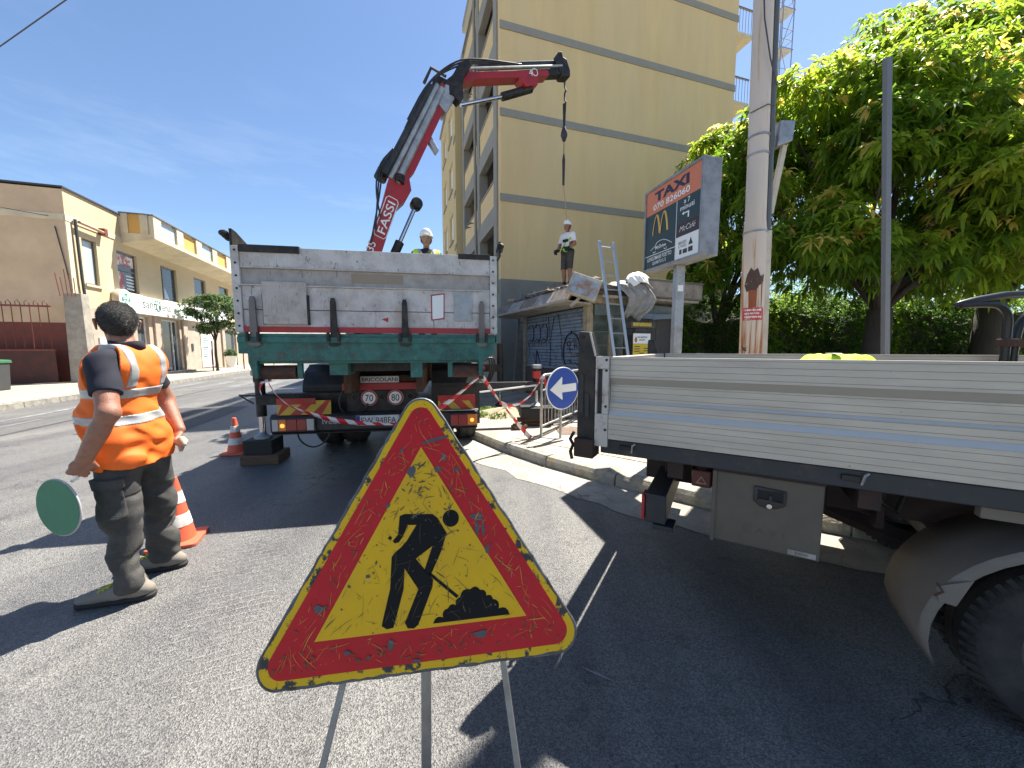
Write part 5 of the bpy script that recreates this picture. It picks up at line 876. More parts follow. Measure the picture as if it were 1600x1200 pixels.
def rtri(S, r, n=9, wob=0.):
    pts = []
    for k, a0 in enumerate((90, 210, 330)):
        c = Vector((math.cos(R(a0)), math.sin(R(a0)))) * (S * .5774 - 2 * r)
        for i in range(n): a_ = R(a0 + 60 - 120 * i / (n - 1)) if False else R(a0 - 60 + 120 * i / (n - 1)); pts.append((c.x + r * math.cos(a_), c.y + r * math.sin(a_)))
    out_ = []
    for i, p in enumerate(pts):
        q = pts[(i + 1) % len(pts)]; d = math.hypot(q[0] - p[0], q[1] - p[1]); out_.append(p)
        if d > .2:
            for j in range(1, 40): t_ = j / 40; nx_, ny_ = (q[1] - p[1]) / d, -(q[0] - p[0]) / d; w_ = wob * random.uniform(-1, 1); out_.append((p[0] + (q[0] - p[0]) * t_ + nx_ * w_, p[1] + (q[1] - p[1]) * t_ + ny_ * w_))
    return out_
def sp_(pts, name, m, parent, d, t): return MB().prism(pts, SO - rsI + sn_ * d, sx_, sz_, t).build(name, m, parent)
pan = sp_(rtri(.965, .058, wob=.0016), 'sign_panel', SBACK, rs, -.022, .022); pan.modifiers.new('b', 'BEVEL').width = .003
sp_(rtri(.935, .050, wob=.0022), 'rim_band', SRIM, pan, .0002, .001); sp_(rtri(.870, .036), 'red_border', SRED, pan, .0014, .001); sp_([(p[0], p[1]) for p in ((0, .61 * .96 * .5774), (-.61 * .48, -.61 * .96 * .2887), (.61 * .48, -.61 * .96 * .2887))], 'yellow_field', SYEL, pan, .0026, .001)
# pictogram: built in the sign's own plane, coordinates as fractions of the inner triangle
fig = [(-.0656, .137), (-.0515, .1413), (.0311, .1342), (.0461, .1218), (.0715, .0767), (.0549, .029), (.0207, -.0371), (.0036, -.0209), (.029, .0447), (-.0199, .0143), (.0288, -.0465), (.0265, -.0649), (-.0100, -.1475), (-.0148, -.1575), (-.0264, -.1659), (-.044, -.1639), (-.0518, -.1494), (-.0136, -.0675), (-.0521, -.0085), (-.055, -.0632), (-.0790, -.1450), (-.0834, -.1579), (-.1008, -.1599), (-.1148, -.1504), (-.1115, -.1348), (-.0926, -.0593), (-.0886, .025), (-.080, .036), (-.062, .049), (-.045, .066), (-.0169, .1073), (-.0423, .1095), (-.0564, .078), (-.068, .0635), (-.080, .0615), (-.086, .0687), (-.0703, .0851)]
sp_(fig, 'pictogram_figure', SBLK, pan, .0038, .0008); sp_(circ(.0853, .1175, .0245, 26), 'pictogram_head', SBLK, pan, .0038, .0008); sp_([(-.1005, .0775), (-.094, .084), (-.0875, .0785), (-.0915, .0705)], 'pictogram_handle', SBLK, pan, .0038, .0008); sp_([(.021, -.0262), (.0155, -.0318), (.094, -.102), (.1005, -.096)], 'pictogram_shovel', SBLK, pan, .0038, .0008)
md = []
M0 = [(.0262, -.1597), (.0543, -.1474), (.0686, -.126), (.0916, -.1202), (.1045, -.101), (.1348, -.0828), (.1627, -.0874), (.1804, -.1045), (.1985, -.1149), (.2136, -.1416), (.2442, -.1599)]
for a, c in zip(M0[:-1], M0[1:]):
    mid = ((a[0] + c[0]) / 2, (a[1] + c[1]) / 2); d = (c[0] - a[0], c[1] - a[1]); nrm = (-d[1], d[0])
    for t_ in (0, .25, .5, .75): h_ = .28 * 4 * t_ * (1 - t_); md.append((a[0] + d[0] * t_ + nrm[0] * h_ * (1 if nrm[1] > -.001 or True else -1), a[1] + d[1] * t_ + nrm[1] * h_))
md.append(M0[-1]); sp_(md[::-1], 'pictogram_mound', SBLK, pan, .0038, .0008)
CHIP = mat('bare_chip_grey', (.10, .10, .10), .6, .3, var=.25, scale=30)
for cx, cy, rx, ry in ((.166, .115, .022, .012), (.163, .085, .006, .022), (.182, .082, .005, .024), (-.285, -.09, .016, .011), (.16, -.20, .022, .009), (-.205, -.205, .008, .007), (.07, .30, .01, .012), (.052, .265, .014, .010), (-.06, .33, .007, .007), (-.03, .265, .012, .02), (.11, .26, .012, .006), (-.02, -.245, .012, .005), (-.10, .17, .008, .006), (.19, .02, .006, .014), (-.155, -.02, .008, .005), (-.09, -.20, .009, .016)):
    n_ = 13; sp_([(cx + rx * math.cos(6.283 * i / n_) * random.uniform(.6, 1.25), cy + ry * math.sin(6.283 * i / n_) * random.uniform(.6, 1.25)) for i in range(n_)], 'paint_chip', CHIP, pan, .0049, .0004)
sp_([(.005, .345), (.088, .363), (.086, .371), (.04, .363), (.004, .353)], 'paint_chip', CHIP, pan, .0049, .0004)
def scratches(name, m, n, region, seed, ln=(.008, .07), w=(.0003, .0010)):
    g = random.Random(seed); b = MB(); k = 0
    while k < n:
        c = (g.uniform(-.46, .46), g.uniform(-.27, .5))
        if not region(*c): continue
        a_ = g.choice((g.gauss(.9, .5), g.gauss(-.9, .5), g.uniform(0, 3.14))); L_ = g.uniform(*ln) * g.random() ** .7; ww = g.uniform(*w) * (2.2 if g.random() < .12 else 1); cv = g.uniform(-.25, .25); P = []
        for i in range(5):
            t_ = i / 4 - .5; P.append((c[0] + L_ * t_ * math.cos(a_) - cv * L_ * (t_ * t_) * math.sin(a_), c[1] + L_ * t_ * math.sin(a_) + cv * L_ * (t_ * t_) * math.cos(a_)))
        if not all(region(*p) for p in P): continue
        nx_, ny_ = -math.sin(a_), math.cos(a_); vv = []
        for i, p in enumerate(P): h_ = ww * (1 - (abs(i - 2) / 2.2) ** 2) + .0001; vv += [(p[0] - nx_ * h_, p[1] - ny_ * h_), (p[0] + nx_ * h_, p[1] + ny_ * h_)]
        lift = .0052 + .00002 * (k % 20); b.add([SO - rsI + sn_ * lift + sx_ * p[0] + sz_ * p[1] for p in vv], [(2 * i, 2 * i + 2, 2 * i + 3, 2 * i + 1) for i in range(4)]); k += 1
    return b.build(name, m, pan, kind='stuff')
def in_tri(x, y, s): return y > -.2887 * .96 * s and (1.732 * abs(x) + y) < .5774 * .96 * s * 2 * .5 + 1e-6 if False else (y > -.2771 * s and y < .5543 * s - 1.732 * abs(x))
INN = lambda x, y: in_tri(x, y, .60)
RED_ = lambda x, y: in_tri(x, y, .86) and not in_tri(x, y, .635)
SCY = mat('scratch_to_yellow', (.62, .26, .03), .6, var=.4, scale=40); SCD = mat('scratch_dark', (.10, .075, .03), .6, var=.4, scale=40)
scratches('scratch_marks', SCY, 230, RED_, 3, (.01, .09), (.0002, .0006)); scratches('scratch_marks', SCD, 110, RED_, 4, (.004, .03), (.0005, .0018)); scratches('scratch_marks', SCD, 150, INN, 5, (.008, .08), (.0002, .0006)); scratches('scratch_marks', SCD, 80, INN, 6, (.002, .008), (.0010, .0026)); scratches('scratch_marks', SCD, 60, lambda x, y: RED_(x, y) and y < -.19, 7, (.004, .02), (.001, .003)); scratches('scratch_marks', SCD, 60, lambda x, y: INN(x, y) and y > .12, 8, (.004, .05), (.0006, .0022))
GALV = mat('galvanised_leg', (.30, .30, .29), .45, .6, var=.2, scale=14, dirt=((.2, .18, .16), .3, 12, .3))
for a, c, w_, h_ in (((-.47, .985, .55), (-.575, .80, 0), .018, .010), ((-.035, 1.015, .56), (.055, .865, 0), .018, .010), ((-.262, 1.035, .56), (-.27, 1.02, 0), .03, .012)):
    lg = MB().bar(Vector(a) - rsI, Vector(c) - rsI, w_, h_, up=(0, 1, 0)).build('leg', GALV, rs, bevel=.002)
MB().bar(Vector((-.50, 1.0, .56)) - rsI, Vector((0, 1.04, .58)) - rsI, .02, .02).build('cross_bar', GALV, rs)

# ---------------------------------------------------------------- cones
CONE = mat('cone_orange', (.70, .12, .055), .55, var=.1, scale=8, dirt=((.45, .12, .07), .3, 9, .3)); CONW = mat('cone_white_band', (.66, .62, .58), .5, var=.1, scale=9, dirt=((.5, .3, .22), .25, 12, .2))
def cone(loc, rz, label, s=1.):
    t = thing('traffic_cone', label, 'cone', loc, rz, 'traffic cones'); rr = lambda z: .105 - .082 * (z - .03) / .46
    MB().lathe([(rr(.03), .028), (rr(.49), .49), (.015, .495), (0, .495)], n=28).build('body', CONE, t, smooth='auto')
    for z0, z1 in ((.13, .22), (.30, .385)): MB().lathe([(rr(z0) + .0005, z0), (rr(z0) + .0018, z0 + .002), (rr(z1) + .0018, z1 - .002), (rr(z1) + .0005, z1)], n=28).build('reflective_band', CONW, t, smooth='auto')
    b = MB(); pts = []
    for k in range(4):
        c = (.115 * (1, -1, -1, 1)[k], .115 * (1, 1, -1, -1)[k])
        for i in range(5): a_ = R(90 * k + 22.5 * i); pts.append((c[0] + .035 * math.cos(a_), c[1] + .035 * math.sin(a_)))
    b.prism(pts, (0, 0, .001), (1, 0, 0), (0, 1, 0), .026); b.build('base', CONE, t, bevel=.006); return t
cone((-2.49, 2.60, 0), .4, 'worn orange and white traffic cone behind the road worker'); cone((-3.80, 4.92, 0), .2, 'orange and white traffic cone beside the stabiliser blocks')

# ---------------------------------------------------------------- barrier, arrow sign, tapes
BD = Vector((.5, .866, 0)); BO = Vector((.43, 5.28, PZ)); br = thing('crowd_barrier', 'galvanised crowd barrier with thin vertical bars on the pavement', 'barrier', tuple(BO), math.atan2(BD.y, BD.x))
MB().tube([(0, 0, 0), (0, 0, .82)] + [(.10 - .10 * math.cos(R(a_)), 0, .82 + .10 * math.sin(R(a_))) for a_ in (30, 60, 90)] + [(1.8, 0, .92)] + [(1.8 + .1 * math.sin(R(a_)), 0, .82 + .1 * math.cos(R(a_))) for a_ in (30, 60, 90)] + [(1.9, 0, 0)], .021, 10).build('hoop_frame', STEEL, br, smooth=True); MB().tube([(0, 0, .17), (1.9, 0, .17)], .017, 8).build('bottom_rail', STEEL, br); MB().tube([(0, 0, .70), (1.9, 0, .70)], .015, 8).build('middle_rail', STEEL, br)
bm_ = MB().tube([(0, 0, .17), (0, 0, .70)], .007, 6).mesh('vertical_bar'); bm_.materials.append(STEEL)
for i in range(1, 15):
    o = bpy.data.objects.new('vertical_bar', bm_); COL.objects.link(o); o.parent = br; o.location = (i * .127, 0, 0)
for x in (0, 1.9): MB().bar((x, -.28, .012), (x, .28, .012), .045, .008).build('foot', STEEL, br)
bl_ = mat('sign_blue', (.006, .06, .38), .35, var=.08, scale=6, dirt=((.02, .08, .3), .25, 9, .3)); an = Vector((.56, -.83, 0)); ax_ = Vector((.83, .56, 0)); AO = Vector((.725, 5.22, .865))
sg = thing('arrow_sign', 'round blue keep-left sign with white arrow hung on the crowd barrier', 'sign', (AO.x, AO.y, PZ)); o_ = AO - Vector((AO.x, AO.y, PZ))
dk = MB().lathe([(0, 0), (.305, 0), (.308, .006), (.305, .014), (0, .014)], o_, an, 44).build('sign_plate', WHITEF, sg, smooth='auto'); flat('blue_face', circ(0, 0, .293, 44), bl_, dk, o_ + an * .0145, ax_, UP, .001)
flat('white_arrow', [(-.245, .0), (-.02, .17), (-.012, .145), (-.02, .055), (.255, .06), (.255, -.055), (-.02, -.058), (-.012, -.145), (-.02, -.165)], WHITEF, dk, o_ + an * .0160, ax_ + UP * .03, UP - ax_ * .03, .001); MB().bar(o_ - an * .02 + UP * .1 - ax_ * .2, o_ - an * .02 + UP * .1 + ax_ * .2, .03, .02).build('bracket', STEEL, sg); MB().tube([o_ - an * .03 + UP * .1, o_ - an * .03 - UP * .735], .02, 8).build('sign_post', STEEL, sg)
def tape_mat():
    m = bpy.data.materials.new('red_white_tape'); m.use_nodes = True; t = m.node_tree; b = t.nodes['Principled BSDF']; L = t.links.new
    uv = _n(t, 'ShaderNodeUVMap'); sp = _n(t, 'ShaderNodeSeparateXYZ'); L(uv.outputs[0], sp.inputs[0]); ad = _n(t, 'ShaderNodeMath', operation='ADD'); L(sp.outputs[0], ad.inputs[0]); mu_ = _n(t, 'ShaderNodeMath', operation='MULTIPLY'); L(sp.outputs[1], mu_.inputs[0]); mu_.inputs[1].default_value = .06; L(mu_.outputs[0], ad.inputs[1])
    pp_ = _n(t, 'ShaderNodeMath', operation='PINGPONG'); L(ad.outputs[0], pp_.inputs[0]); pp_.inputs[1].default_value = .1; gt = _n(t, 'ShaderNodeMath', operation='GREATER_THAN'); L(pp_.outputs[0], gt.inputs[0]); gt.inputs[1].default_value = .05
    mx_ = _n(t, 'ShaderNodeMix', data_type='RGBA'); L(gt.outputs[0], mx_.inputs['Factor']); mx_.inputs['A'].default_value = (.66, .015, .03, 1); mx_.inputs['B'].default_value = (.72, .70, .70, 1); L(mx_.outputs['Result'], b.inputs['Base Color']); b.inputs['Roughness'].default_value = .3
    b.inputs['Subsurface Weight'].default_value = 0; return m
TAPE = tape_mat()
def tape(label, pts, w, twist):
    P = chaikin([Vector(p) for p in pts], 3); vs_, fs, uvs = [], [], []; d = 0.
    for i, p in enumerate(P):
        t_ = (P[min(i + 1, len(P) - 1)] - P[max(i - 1, 0)]).normalized(); s_ = t_.cross(Vector((0, 1, 0))).normalized(); q = t_.cross(s_); a_ = twist * math.sin(d * 2.6) + .25
        s2 = s_ * math.cos(a_) + q * math.sin(a_); d += (p - P[i - 1]).length if i else 0; sc2 = .75 + .25 * math.cos(d * 5)
        vs_ += [p - s2 * w / 2 * sc2, p + s2 * w / 2 * sc2]; uvs += [(d, 0), (d, 1)]
    fs = [(2 * i, 2 * i + 1, 2 * i + 3, 2 * i + 2) for i in range(len(P) - 1)]; o0 = vs_[0].copy(); me = bpy.data.meshes.new('barrier_tape'); me.from_pydata([v - o0 for v in vs_], [], fs); ul = me.uv_layers.new(name='UVMap')
    for l in me.loops: ul.data[l.index].uv = uvs[l.vertex_index]
    o = link('barrier_tape', me, TAPE, None, smooth=True); o.location = o0; so_ = o.modifiers.new('thick', 'SOLIDIFY'); so_.thickness = .0006; return tag(o, label, 'tape')
tape('red and white tape sagging across the truck bumper', ((-3.06, 4.62, 1.06), (-2.95, 4.36, 1.05), (-2.66, 4.2, .79), (-2.3, 4.2, .66), (-2.04, 4.22, .585), (-1.6, 4.3, .53), (-1.28, 4.4, .52), (-.89, 4.5, .68), (-.39, 4.57, 1.1)), .062, .5)
tape('red and white tape stretched from the truck roller down to the pavement', ((-.39, 4.57, 1.1), (-.22, 4.85, .80), (-.06, 5.02, .57), (.12, 5.14, .32), (.27, 5.2, .14)), .068, .45)
tape('loose red and white tape sagging up to the crowd barrier top', ((-.16, 4.93, .70), (-.05, 5.0, .64), (.1, 5.1, .65), (.26, 5.18, .76), (.37, 5.24, .92), (.44, 5.25, 1.05), (.47, 5.27, 1.02), (.50, 5.26, .86)), .055, .5)
tape('short loose red and white tape end fluttering at the left stabiliser', ((-3.02, 4.55, 1.07), (-3.1, 4.5, 1.02), (-3.14, 4.5, .93), (-3.11, 4.5, .86)), .06, .8)
# ---------------------------------------------------------------- taxi sign
TXO = Vector((1.71, 4.865, 2.41)); tax = Vector((.26, -.945, 0)).normalized(); tn = tax.cross(UP); WT, HTX = .98, .99
ts = thing('taxi_sign', 'box-shaped orange and dark green taxi billboard on a galvanised pole', 'sign', (1.98, 4.43, PZ)); tO = TXO - Vector((1.98, 4.43, PZ))
TXS = mat('grey_sign_casing', (.27, .285, .305), .5, .2, var=.12, scale=5, dirt=((.14, .14, .14), .3, 6, .3)); TXG = mat('dark_green_print', (.02, .045, .047), .4, var=.06); TXO_ = mat('faded_orange_print', (.62, .19, .09), .45, var=.06, scale=3); TXB = mat('brown_print', (.045, .022, .022), .4); GOLD = mat('gold_print', (.66, .40, .08), .4); NAVY = mat('navy_print', (.012, .02, .05), .4)
bxm = MB().prism(rect(0, 0, WT, HTX), tO - tn * .22, tax, UP, .217).build('light_box', TXS, ts, bevel=.008)
fr_ = MB(); 
for r_ in (rect(0, 0, WT, .028), rect(0, HTX - .028, WT, HTX), rect(0, .028, .028, HTX - .028), rect(WT - .028, .028, WT, HTX - .028)): fr_.prism(r_, tO - tn * .003, tax, UP, .016)
fr_.build('front_frame', TXS, bxm)
x0, x1, y0, y1 = .028, WT - .028, .028, HTX - .028; PW, PH = x1 - x0, y1 - y0
U = lambda u: x0 + u * PW
V_ = lambda v: y0 + v * PH
def tp(n, u0, v0, u1, v1, m, d=.001): return flat(n, rect(U(u0), V_(v0), U(u1), V_(v1)), m, bxm, tO + tn * (d - .002), tax, UP, .001)
def tt_(s, u0, v0, u1, v1, m, bold=0., shear=0., d=.0035): return text('lettering', s, m, bxm, tO + tn * d + tax * U(u0) + UP * V_(v0), tax, UP, w=(u1 - u0) * PW, h=(v1 - v0) * PH, bold=bold, shear=shear)
tp('print_panel', 0, .70, 1, 1, TXO_); tp('print_panel', 0, 0, .598, .698, TXG); tp('print_panel', .61, .42, 1, .698, TXG); tp('print_panel', .61, .262, 1, .418, TXB); tp('print_panel', .61, 0, 1, .26, WHITEF); tp('divider', .600, 0, .608, .698, WHITEF, .0015); tp('divider', 0, .163, .598, .171, WHITEF, .0025)
tt_('TAXI', .17, .835, .80, .955, NAVY, .04); tt_('070 826060', .15, .735, .82, .81, WHITEF, .015)
ar = []
for sgn in (0, 1): # two arches
    P = [tO + tn * .003 + tax * U(u) + UP * V_(v) for u, v in [(.15 + .15 * sgn + .15 * t_, .36 + .30 * math.sin(math.pi * min(1, max(0, t_))) ** .62) for t_ in np.linspace(0.02, .98, 17)]]
    MB().tube(P, .014, 6, sq=.15).build('arch_emblem', GOLD, bxm, smooth=True)
P = [tO + tn * .003 + tax * U(.12 + .42 * t_) + UP * V_(.235 + .085 * math.sin(math.pi * t_) * (1 if t_ > .25 else .6)) for t_ in np.linspace(0, 1, 15)]; MB().tube(P, .0035, 5).build('car_outline', WHITEF, bxm)
for u in (.2, .42): MB().tube([tO + tn * .003 + tax * (U(u) + .025 * math.cos(a_)) + UP * (V_(.215) + .025 * math.sin(a_)) for a_ in np.linspace(-2.8, -.3, 9)], .0035, 5).build('car_outline', WHITEF, bxm)
tt_('McDrive', .22, .225, .43, .268, WHITEF, .02); tt_('LUNGOMARE POETTO', .06, .095, .54, .145, WHITEF, .01); tt_('QUARTU S. E', .17, .03, .44, .078, WHITEF, .01); tt_('a 7', .73, .625, .83, .68, WHITEF, .01); tt_('minuti', .67, .555, .90, .61, WHITEF, .01); tt_('McCafé', .67, .315, .92, .375, WHITEF, -.01, .35)
flat('arrow_mark', [(U(.70), V_(.515)), (U(.735), V_(.535)), (U(.735), V_(.522)), (U(.82), V_(.522)), (U(.82), V_(.45)), (U(.80), V_(.45)), (U(.80), V_(.508)), (U(.735), V_(.508)), (U(.735), V_(.495))], WHITEF, bxm, tO + tn * .002, tax, UP, .001)
tt_('SERVIZIO', .66, .165, .80, .20, DARKTXT); tt_('AL TAVOLO', .66, .125, .80, .155, DARKTXT); tp('icon', .68, .05, .72, .105, DARKTXT, .003); tp('icon', .74, .05, .81, .10, DARKTXT, .003); tp('icon', .83, .05, .90, .105, DARKTXT, .003); flat('icon', [(U(.83), V_(.13)), (U(.90), V_(.13)), (U(.865), V_(.21))], DARKTXT, bxm, tO + tn * .002, tax, UP, .001)
bx('pole', STEEL, ts, (-.05, -.05, 0), (.05, .05, 2.41 - PZ), .006); bx('pole_label', WHITEF, ts, (-.03, -.054, 1.98), (.03, -.0505, 2.05)); bx('base_plate', STEEL, ts, (-.14, -.14, 0), (.14, .14, .012), .002)
# ---------------------------------------------------------------- rusty lamp pole with conduit and box
def pole_mat():
    m = bpy.data.materials.new('rusting_cream_paint'); m.use_nodes = True; t = m.node_tree; b = t.nodes['Principled BSDF']; L = t.links.new
    tcn = _n(t, 'ShaderNodeTexCoord'); V = tcn.outputs['Object']; sp = _n(t, 'ShaderNodeSeparateXYZ'); L(V, sp.inputs[0])
    nz = _n(t, 'ShaderNodeTexNoise', Scale=9., Detail=8., Roughness=.7); L(V, nz.inputs['Vector']); st_ = _n(t, 'ShaderNodeMapping'); st_.inputs['Scale'].default_value = (22, 22, 1.3); L(V, st_.inputs[0]); n2 = _n(t, 'ShaderNodeTexNoise', Scale=1., Detail=6.); L(st_.outputs[0], n2.inputs['Vector'])
    mr = _n(t, 'ShaderNodeMapRange'); L(sp.outputs['Z'], mr.inputs['Value']); mr.inputs['From Min'].default_value = .9; mr.inputs['From Max'].default_value = 2.7; mr.inputs['To Min'].default_value = .26; mr.inputs['To Max'].default_value = -.04
    a1 = _n(t, 'ShaderNodeMath', operation='ADD'); L(n2.outputs['Fac'], a1.inputs[0]); L(mr.outputs[0], a1.inputs[1]); r = _n(t, 'ShaderNodeValToRGB'); L(a1.outputs[0], r.inputs[0]); e = r.color_ramp.elements; e[0].position = .56; e[0].color = (.58, .50, .43, 1); e[1].position = .76; e[1].color = (.30, .10, .035, 1); q = e.new(.66); q.color = (.50, .34, .21, 1)
    a2 = _n(t, 'ShaderNodeMath', operation='ADD'); L(nz.outputs['Fac'], a2.inputs[0]); mr2 = _n(t, 'ShaderNodeMapRange'); L(sp.outputs['Z'], mr2.inputs['Value']); mr2.inputs['From Min'].default_value = .6; mr2.inputs['From Max'].default_value = 1.85; mr2.inputs['To Min'].default_value = .2; mr2.inputs['To Max'].default_value = -.1; L(mr2.outputs[0], a2.inputs[1])
    r2 = _n(t, 'ShaderNodeValToRGB'); L(a2.outputs[0], r2.inputs[0]); e = r2.color_ramp.elements; e[0].position = .62; e[1].position = .66
    mx_ = _n(t, 'ShaderNodeMix', data_type='RGBA'); L(r2.outputs[0], mx_.inputs['Factor']); L(r.outputs[0], mx_.inputs['A']); mx_.inputs['B'].default_value = (.075, .045, .032, 1); L(mx_.outputs['Result'], b.inputs['Base Color']); b.inputs['Roughness'].default_value = .7
    bp = _n(t, 'ShaderNodeBump', Strength=.4, Distance=.01); L(nz.outputs['Fac'], bp.inputs['Height']); L(bp.outputs[0], b.inputs['Normal']); return m
PM = pole_mat(); rp_ = thing('rusty_pole', 'cream steel pole streaked with rust beside the taxi sign', 'pole', (2.96, 4.5, PZ)); top = Vector((-.20, 0, 8.2)); ax3 = top.normalized()
MB().lathe([(.125, 0), (.119, 2.7), (.112, 2.78), (.108, 2.82), (.09, 8.2), (0, 8.2)], (0, 0, 0), ax3, 26).build('shaft', PM, rp_, smooth='auto'); pa = lambda h: ax3 * h
CREAMP = mat('cream_conduit', (.50, .46, .38), .6, var=.08, dirt=((.38, .3, .22), .25, 4, .3)); MB().bar(pa(0) + Vector((.140, -.02, 0)), pa(2.7) + Vector((.135, -.02, 0)), .055, .08, up=(1, 0, 0)).build('cable_cover', CREAMP, rp_, bevel=.006); MB().tube([pa(2.7) + Vector((.13, -.03, 0)), pa(8) + Vector((.115, -.03, 0))], .034, 8).build('cable_conduit', mat('grey_conduit', (.10, .11, .115), .5), rp_)
for h in (2.68, 3.55, 3.75):
    rr_ = .121 if h < 3 else .109; MB().lathe([(rr_, -.012), (rr_ + .006, -.01), (rr_ + .006, .01), (rr_, .012)], pa(h), ax3, 24, close=True).build('pole_clamp', STEEL, rp_, smooth='auto')
jb_ = MB().prism([(0, 0), (.17, .06), (.19, .28), (.02, .28)], pa(3.62) + Vector((.17, .06, 0)), (1, 0, 0), (0, 0, 1), .14).build('junction_box', STEEL, rp_, bevel=.008); MB().bar(pa(2.9) + Vector((.17, .0, 0)), pa(3.66) + Vector((.30, 0, 0)), .05, .05).build('bracket_arm', CREAMP, rp_)
MB().tube([pa(5.3) + Vector((-.1, -.14, 0)), pa(4.9) + Vector((-.08, -.15, 0)), pa(4.5) + Vector((0, -.15, 0)), pa(4.25) + Vector((.12, -.1, 0))], .008, 5).build('loose_wire', DGREY, rp_); MB().tube([pa(4.0) + Vector((-.13, -.03, 0)), pa(4.03) + Vector((0, -.14, 0)), pa(4.08) + Vector((.14, -.05, 0))], .006, 5).build('loose_wire', DGREY, rp_)
def wrap(name, pts, h0, m, r_, parent=rp_):  # flat outline (angle*r, z) wrapped round the pole front
    cpts = []; c0 = (sum(p[0] for p in pts) / len(pts), sum(p[1] for p in pts) / len(pts)); vs_ = []
    dens = [(a[0] + (c[0] - a[0]) * k / 4, a[1] + (c[1] - a[1]) * k / 4) for a, c in zip(pts, pts[1:] + pts[:1]) for k in range(4)]
    ring2 = [((p[0] + c0[0]) / 2, (p[1] + c0[1]) / 2) for p in dens]; f = lambda p: pa(h0 + p[1]) + Vector((math.sin(p[0] / .123 - .45) * (r_ - .0195), -math.cos(p[0] / .123 - .45) * (r_ - .0195), 0)); k = len(dens)
    return MB().add([f(p) for p in dens] + [f(p) for p in ring2] + [f(c0)], [(i, (i + 1) % k, (i + 1) % k + k, i + k) for i in range(k)] + [(i + k, (i + 1) % k + k, 2 * k) for i in range(k)]).build(name, m, parent, smooth=True)
wrap('flaked_patch', [(-.11, -.02), (-.08, .10), (-.04, .18), (-.01, .14), (.03, .17), (.06, .08), (.11, .10), (.10, .0), (.05, -.03), (.02, -.09), (-.03, -.08), (-.08, -.10)], 2.08, mat('bare_dark_rust', (.075, .045, .036), .8, var=.25, scale=20), .1425)
RST = mat('rust_streak', (.27, .075, .03), .8, var=.3, scale=12, stretch=(4, 4, .5)); wrap('rust_streak', [(-.06, 0), (.03, 0), (.025, -.34), (-.05, -.36)], 2.0, RST, .1420); wrap('rust_streak', [(.075, 0), (.095, 0), (.09, -.32), (.08, -.3)], 2.1, RST, .1420)
wrap('red_notice', rect(-.115, -.075, .115, .075), 1.72, mat('faded_red_notice', (.48, .045, .05), .6, var=.15, scale=9, dirt=((.6, .4, .36), .3, 30, .1)), .1450)
for z_, n_ in ((.035, 9), (-.005, 8), (-.045, 9)):
    for q in range(n_): wrap('printed_mark', rect(-.09 + q * .02, z_, -.09 + q * .02 + random.uniform(.008, .016), z_ + .02), 1.72, WHITEF, .1462)
# grey square post
gp = thing('square_post', 'plain grey square steel post standing before the large tree', 'post', (4.80, 4.6, PZ)); MB().bar((0, 0, 0), (-.42, 0, 4.68), .062, .062, up=(0, 1, 0)).build('post_shaft', mat('grey_post_paint', (.155, .165, .18), .55, .2, var=.08, scale=2), gp, bevel=.006); bx('base_plate', STEEL, gp, (-.15, -.15, 0), (.15, .15, .012))

# ---------------------------------------------------------------- newspaper kiosk
KA = math.atan2(.395, .92); kk = thing('newspaper_kiosk', 'derelict newspaper kiosk with graffiti blue shutters and broken roof edge', 'kiosk', (1.64, 8.0, PZ), KA); KH = lambda z: z - PZ
SHUT = mat('flaking_blue_shutter', (.20, .27, .36), .65, var=.15, scale=4, dirt=((.28, .27, .25), .34, 7, .12), dirt2=((.08, .10, .13), .28, 5, .2)); BLUEW = mat('dull_blue_paint', (.13, .18, .20), .7, var=.15, scale=4, dirt=((.25, .25, .23), .3, 8, .2)); KBEIGE = mat('kiosk_beige', (.38, .32, .22), .8, var=.15, scale=5, dirt=((.2, .14, .09), .3, 7, .2)); KGREY = mat('kiosk_grey_fascia', (.36, .33, .29), .75, var=.12, scale=4, dirt=((.2, .15, .11), .4, 5, .3)); KDARK = mat('kiosk_dark_shutter', (.075, .07, .068), .7, var=.15, scale=5)
KW, KD = 2.6, 3.25
bx('kiosk_core', KDARK, kk, (.06, .06, 0), (KW - .05, KD, KH(2.55)))
ns_ = 17
for i in range(ns_): 
    z0 = KH(.92 + i * 1.42 / ns_); yv = random.uniform(-.006, .004); MB().obox((.03 + yv, 1.64, z0 + .038), (.024, 2.94, .074), (0, random.uniform(.16, .30), 0)).build('shutter_slat', SHUT, kk)
bx('dado_panel', KDARK, kk, (.0, .1, .02), (.055, KD, KH(.90)), .006); bx('corner_pillar', KBEIGE, kk, (-.03, -.03, 0), (.12, .14, KH(2.4)), .008); bx('corner_pillar', KBEIGE, kk, (-.03, KD - .12, 0), (.1, KD, KH(2.4)), .008); bx('corner_pillar', KBEIGE, kk, (KW - .12, -.03, 0), (KW + .02, .1, KH(2.5)), .008)
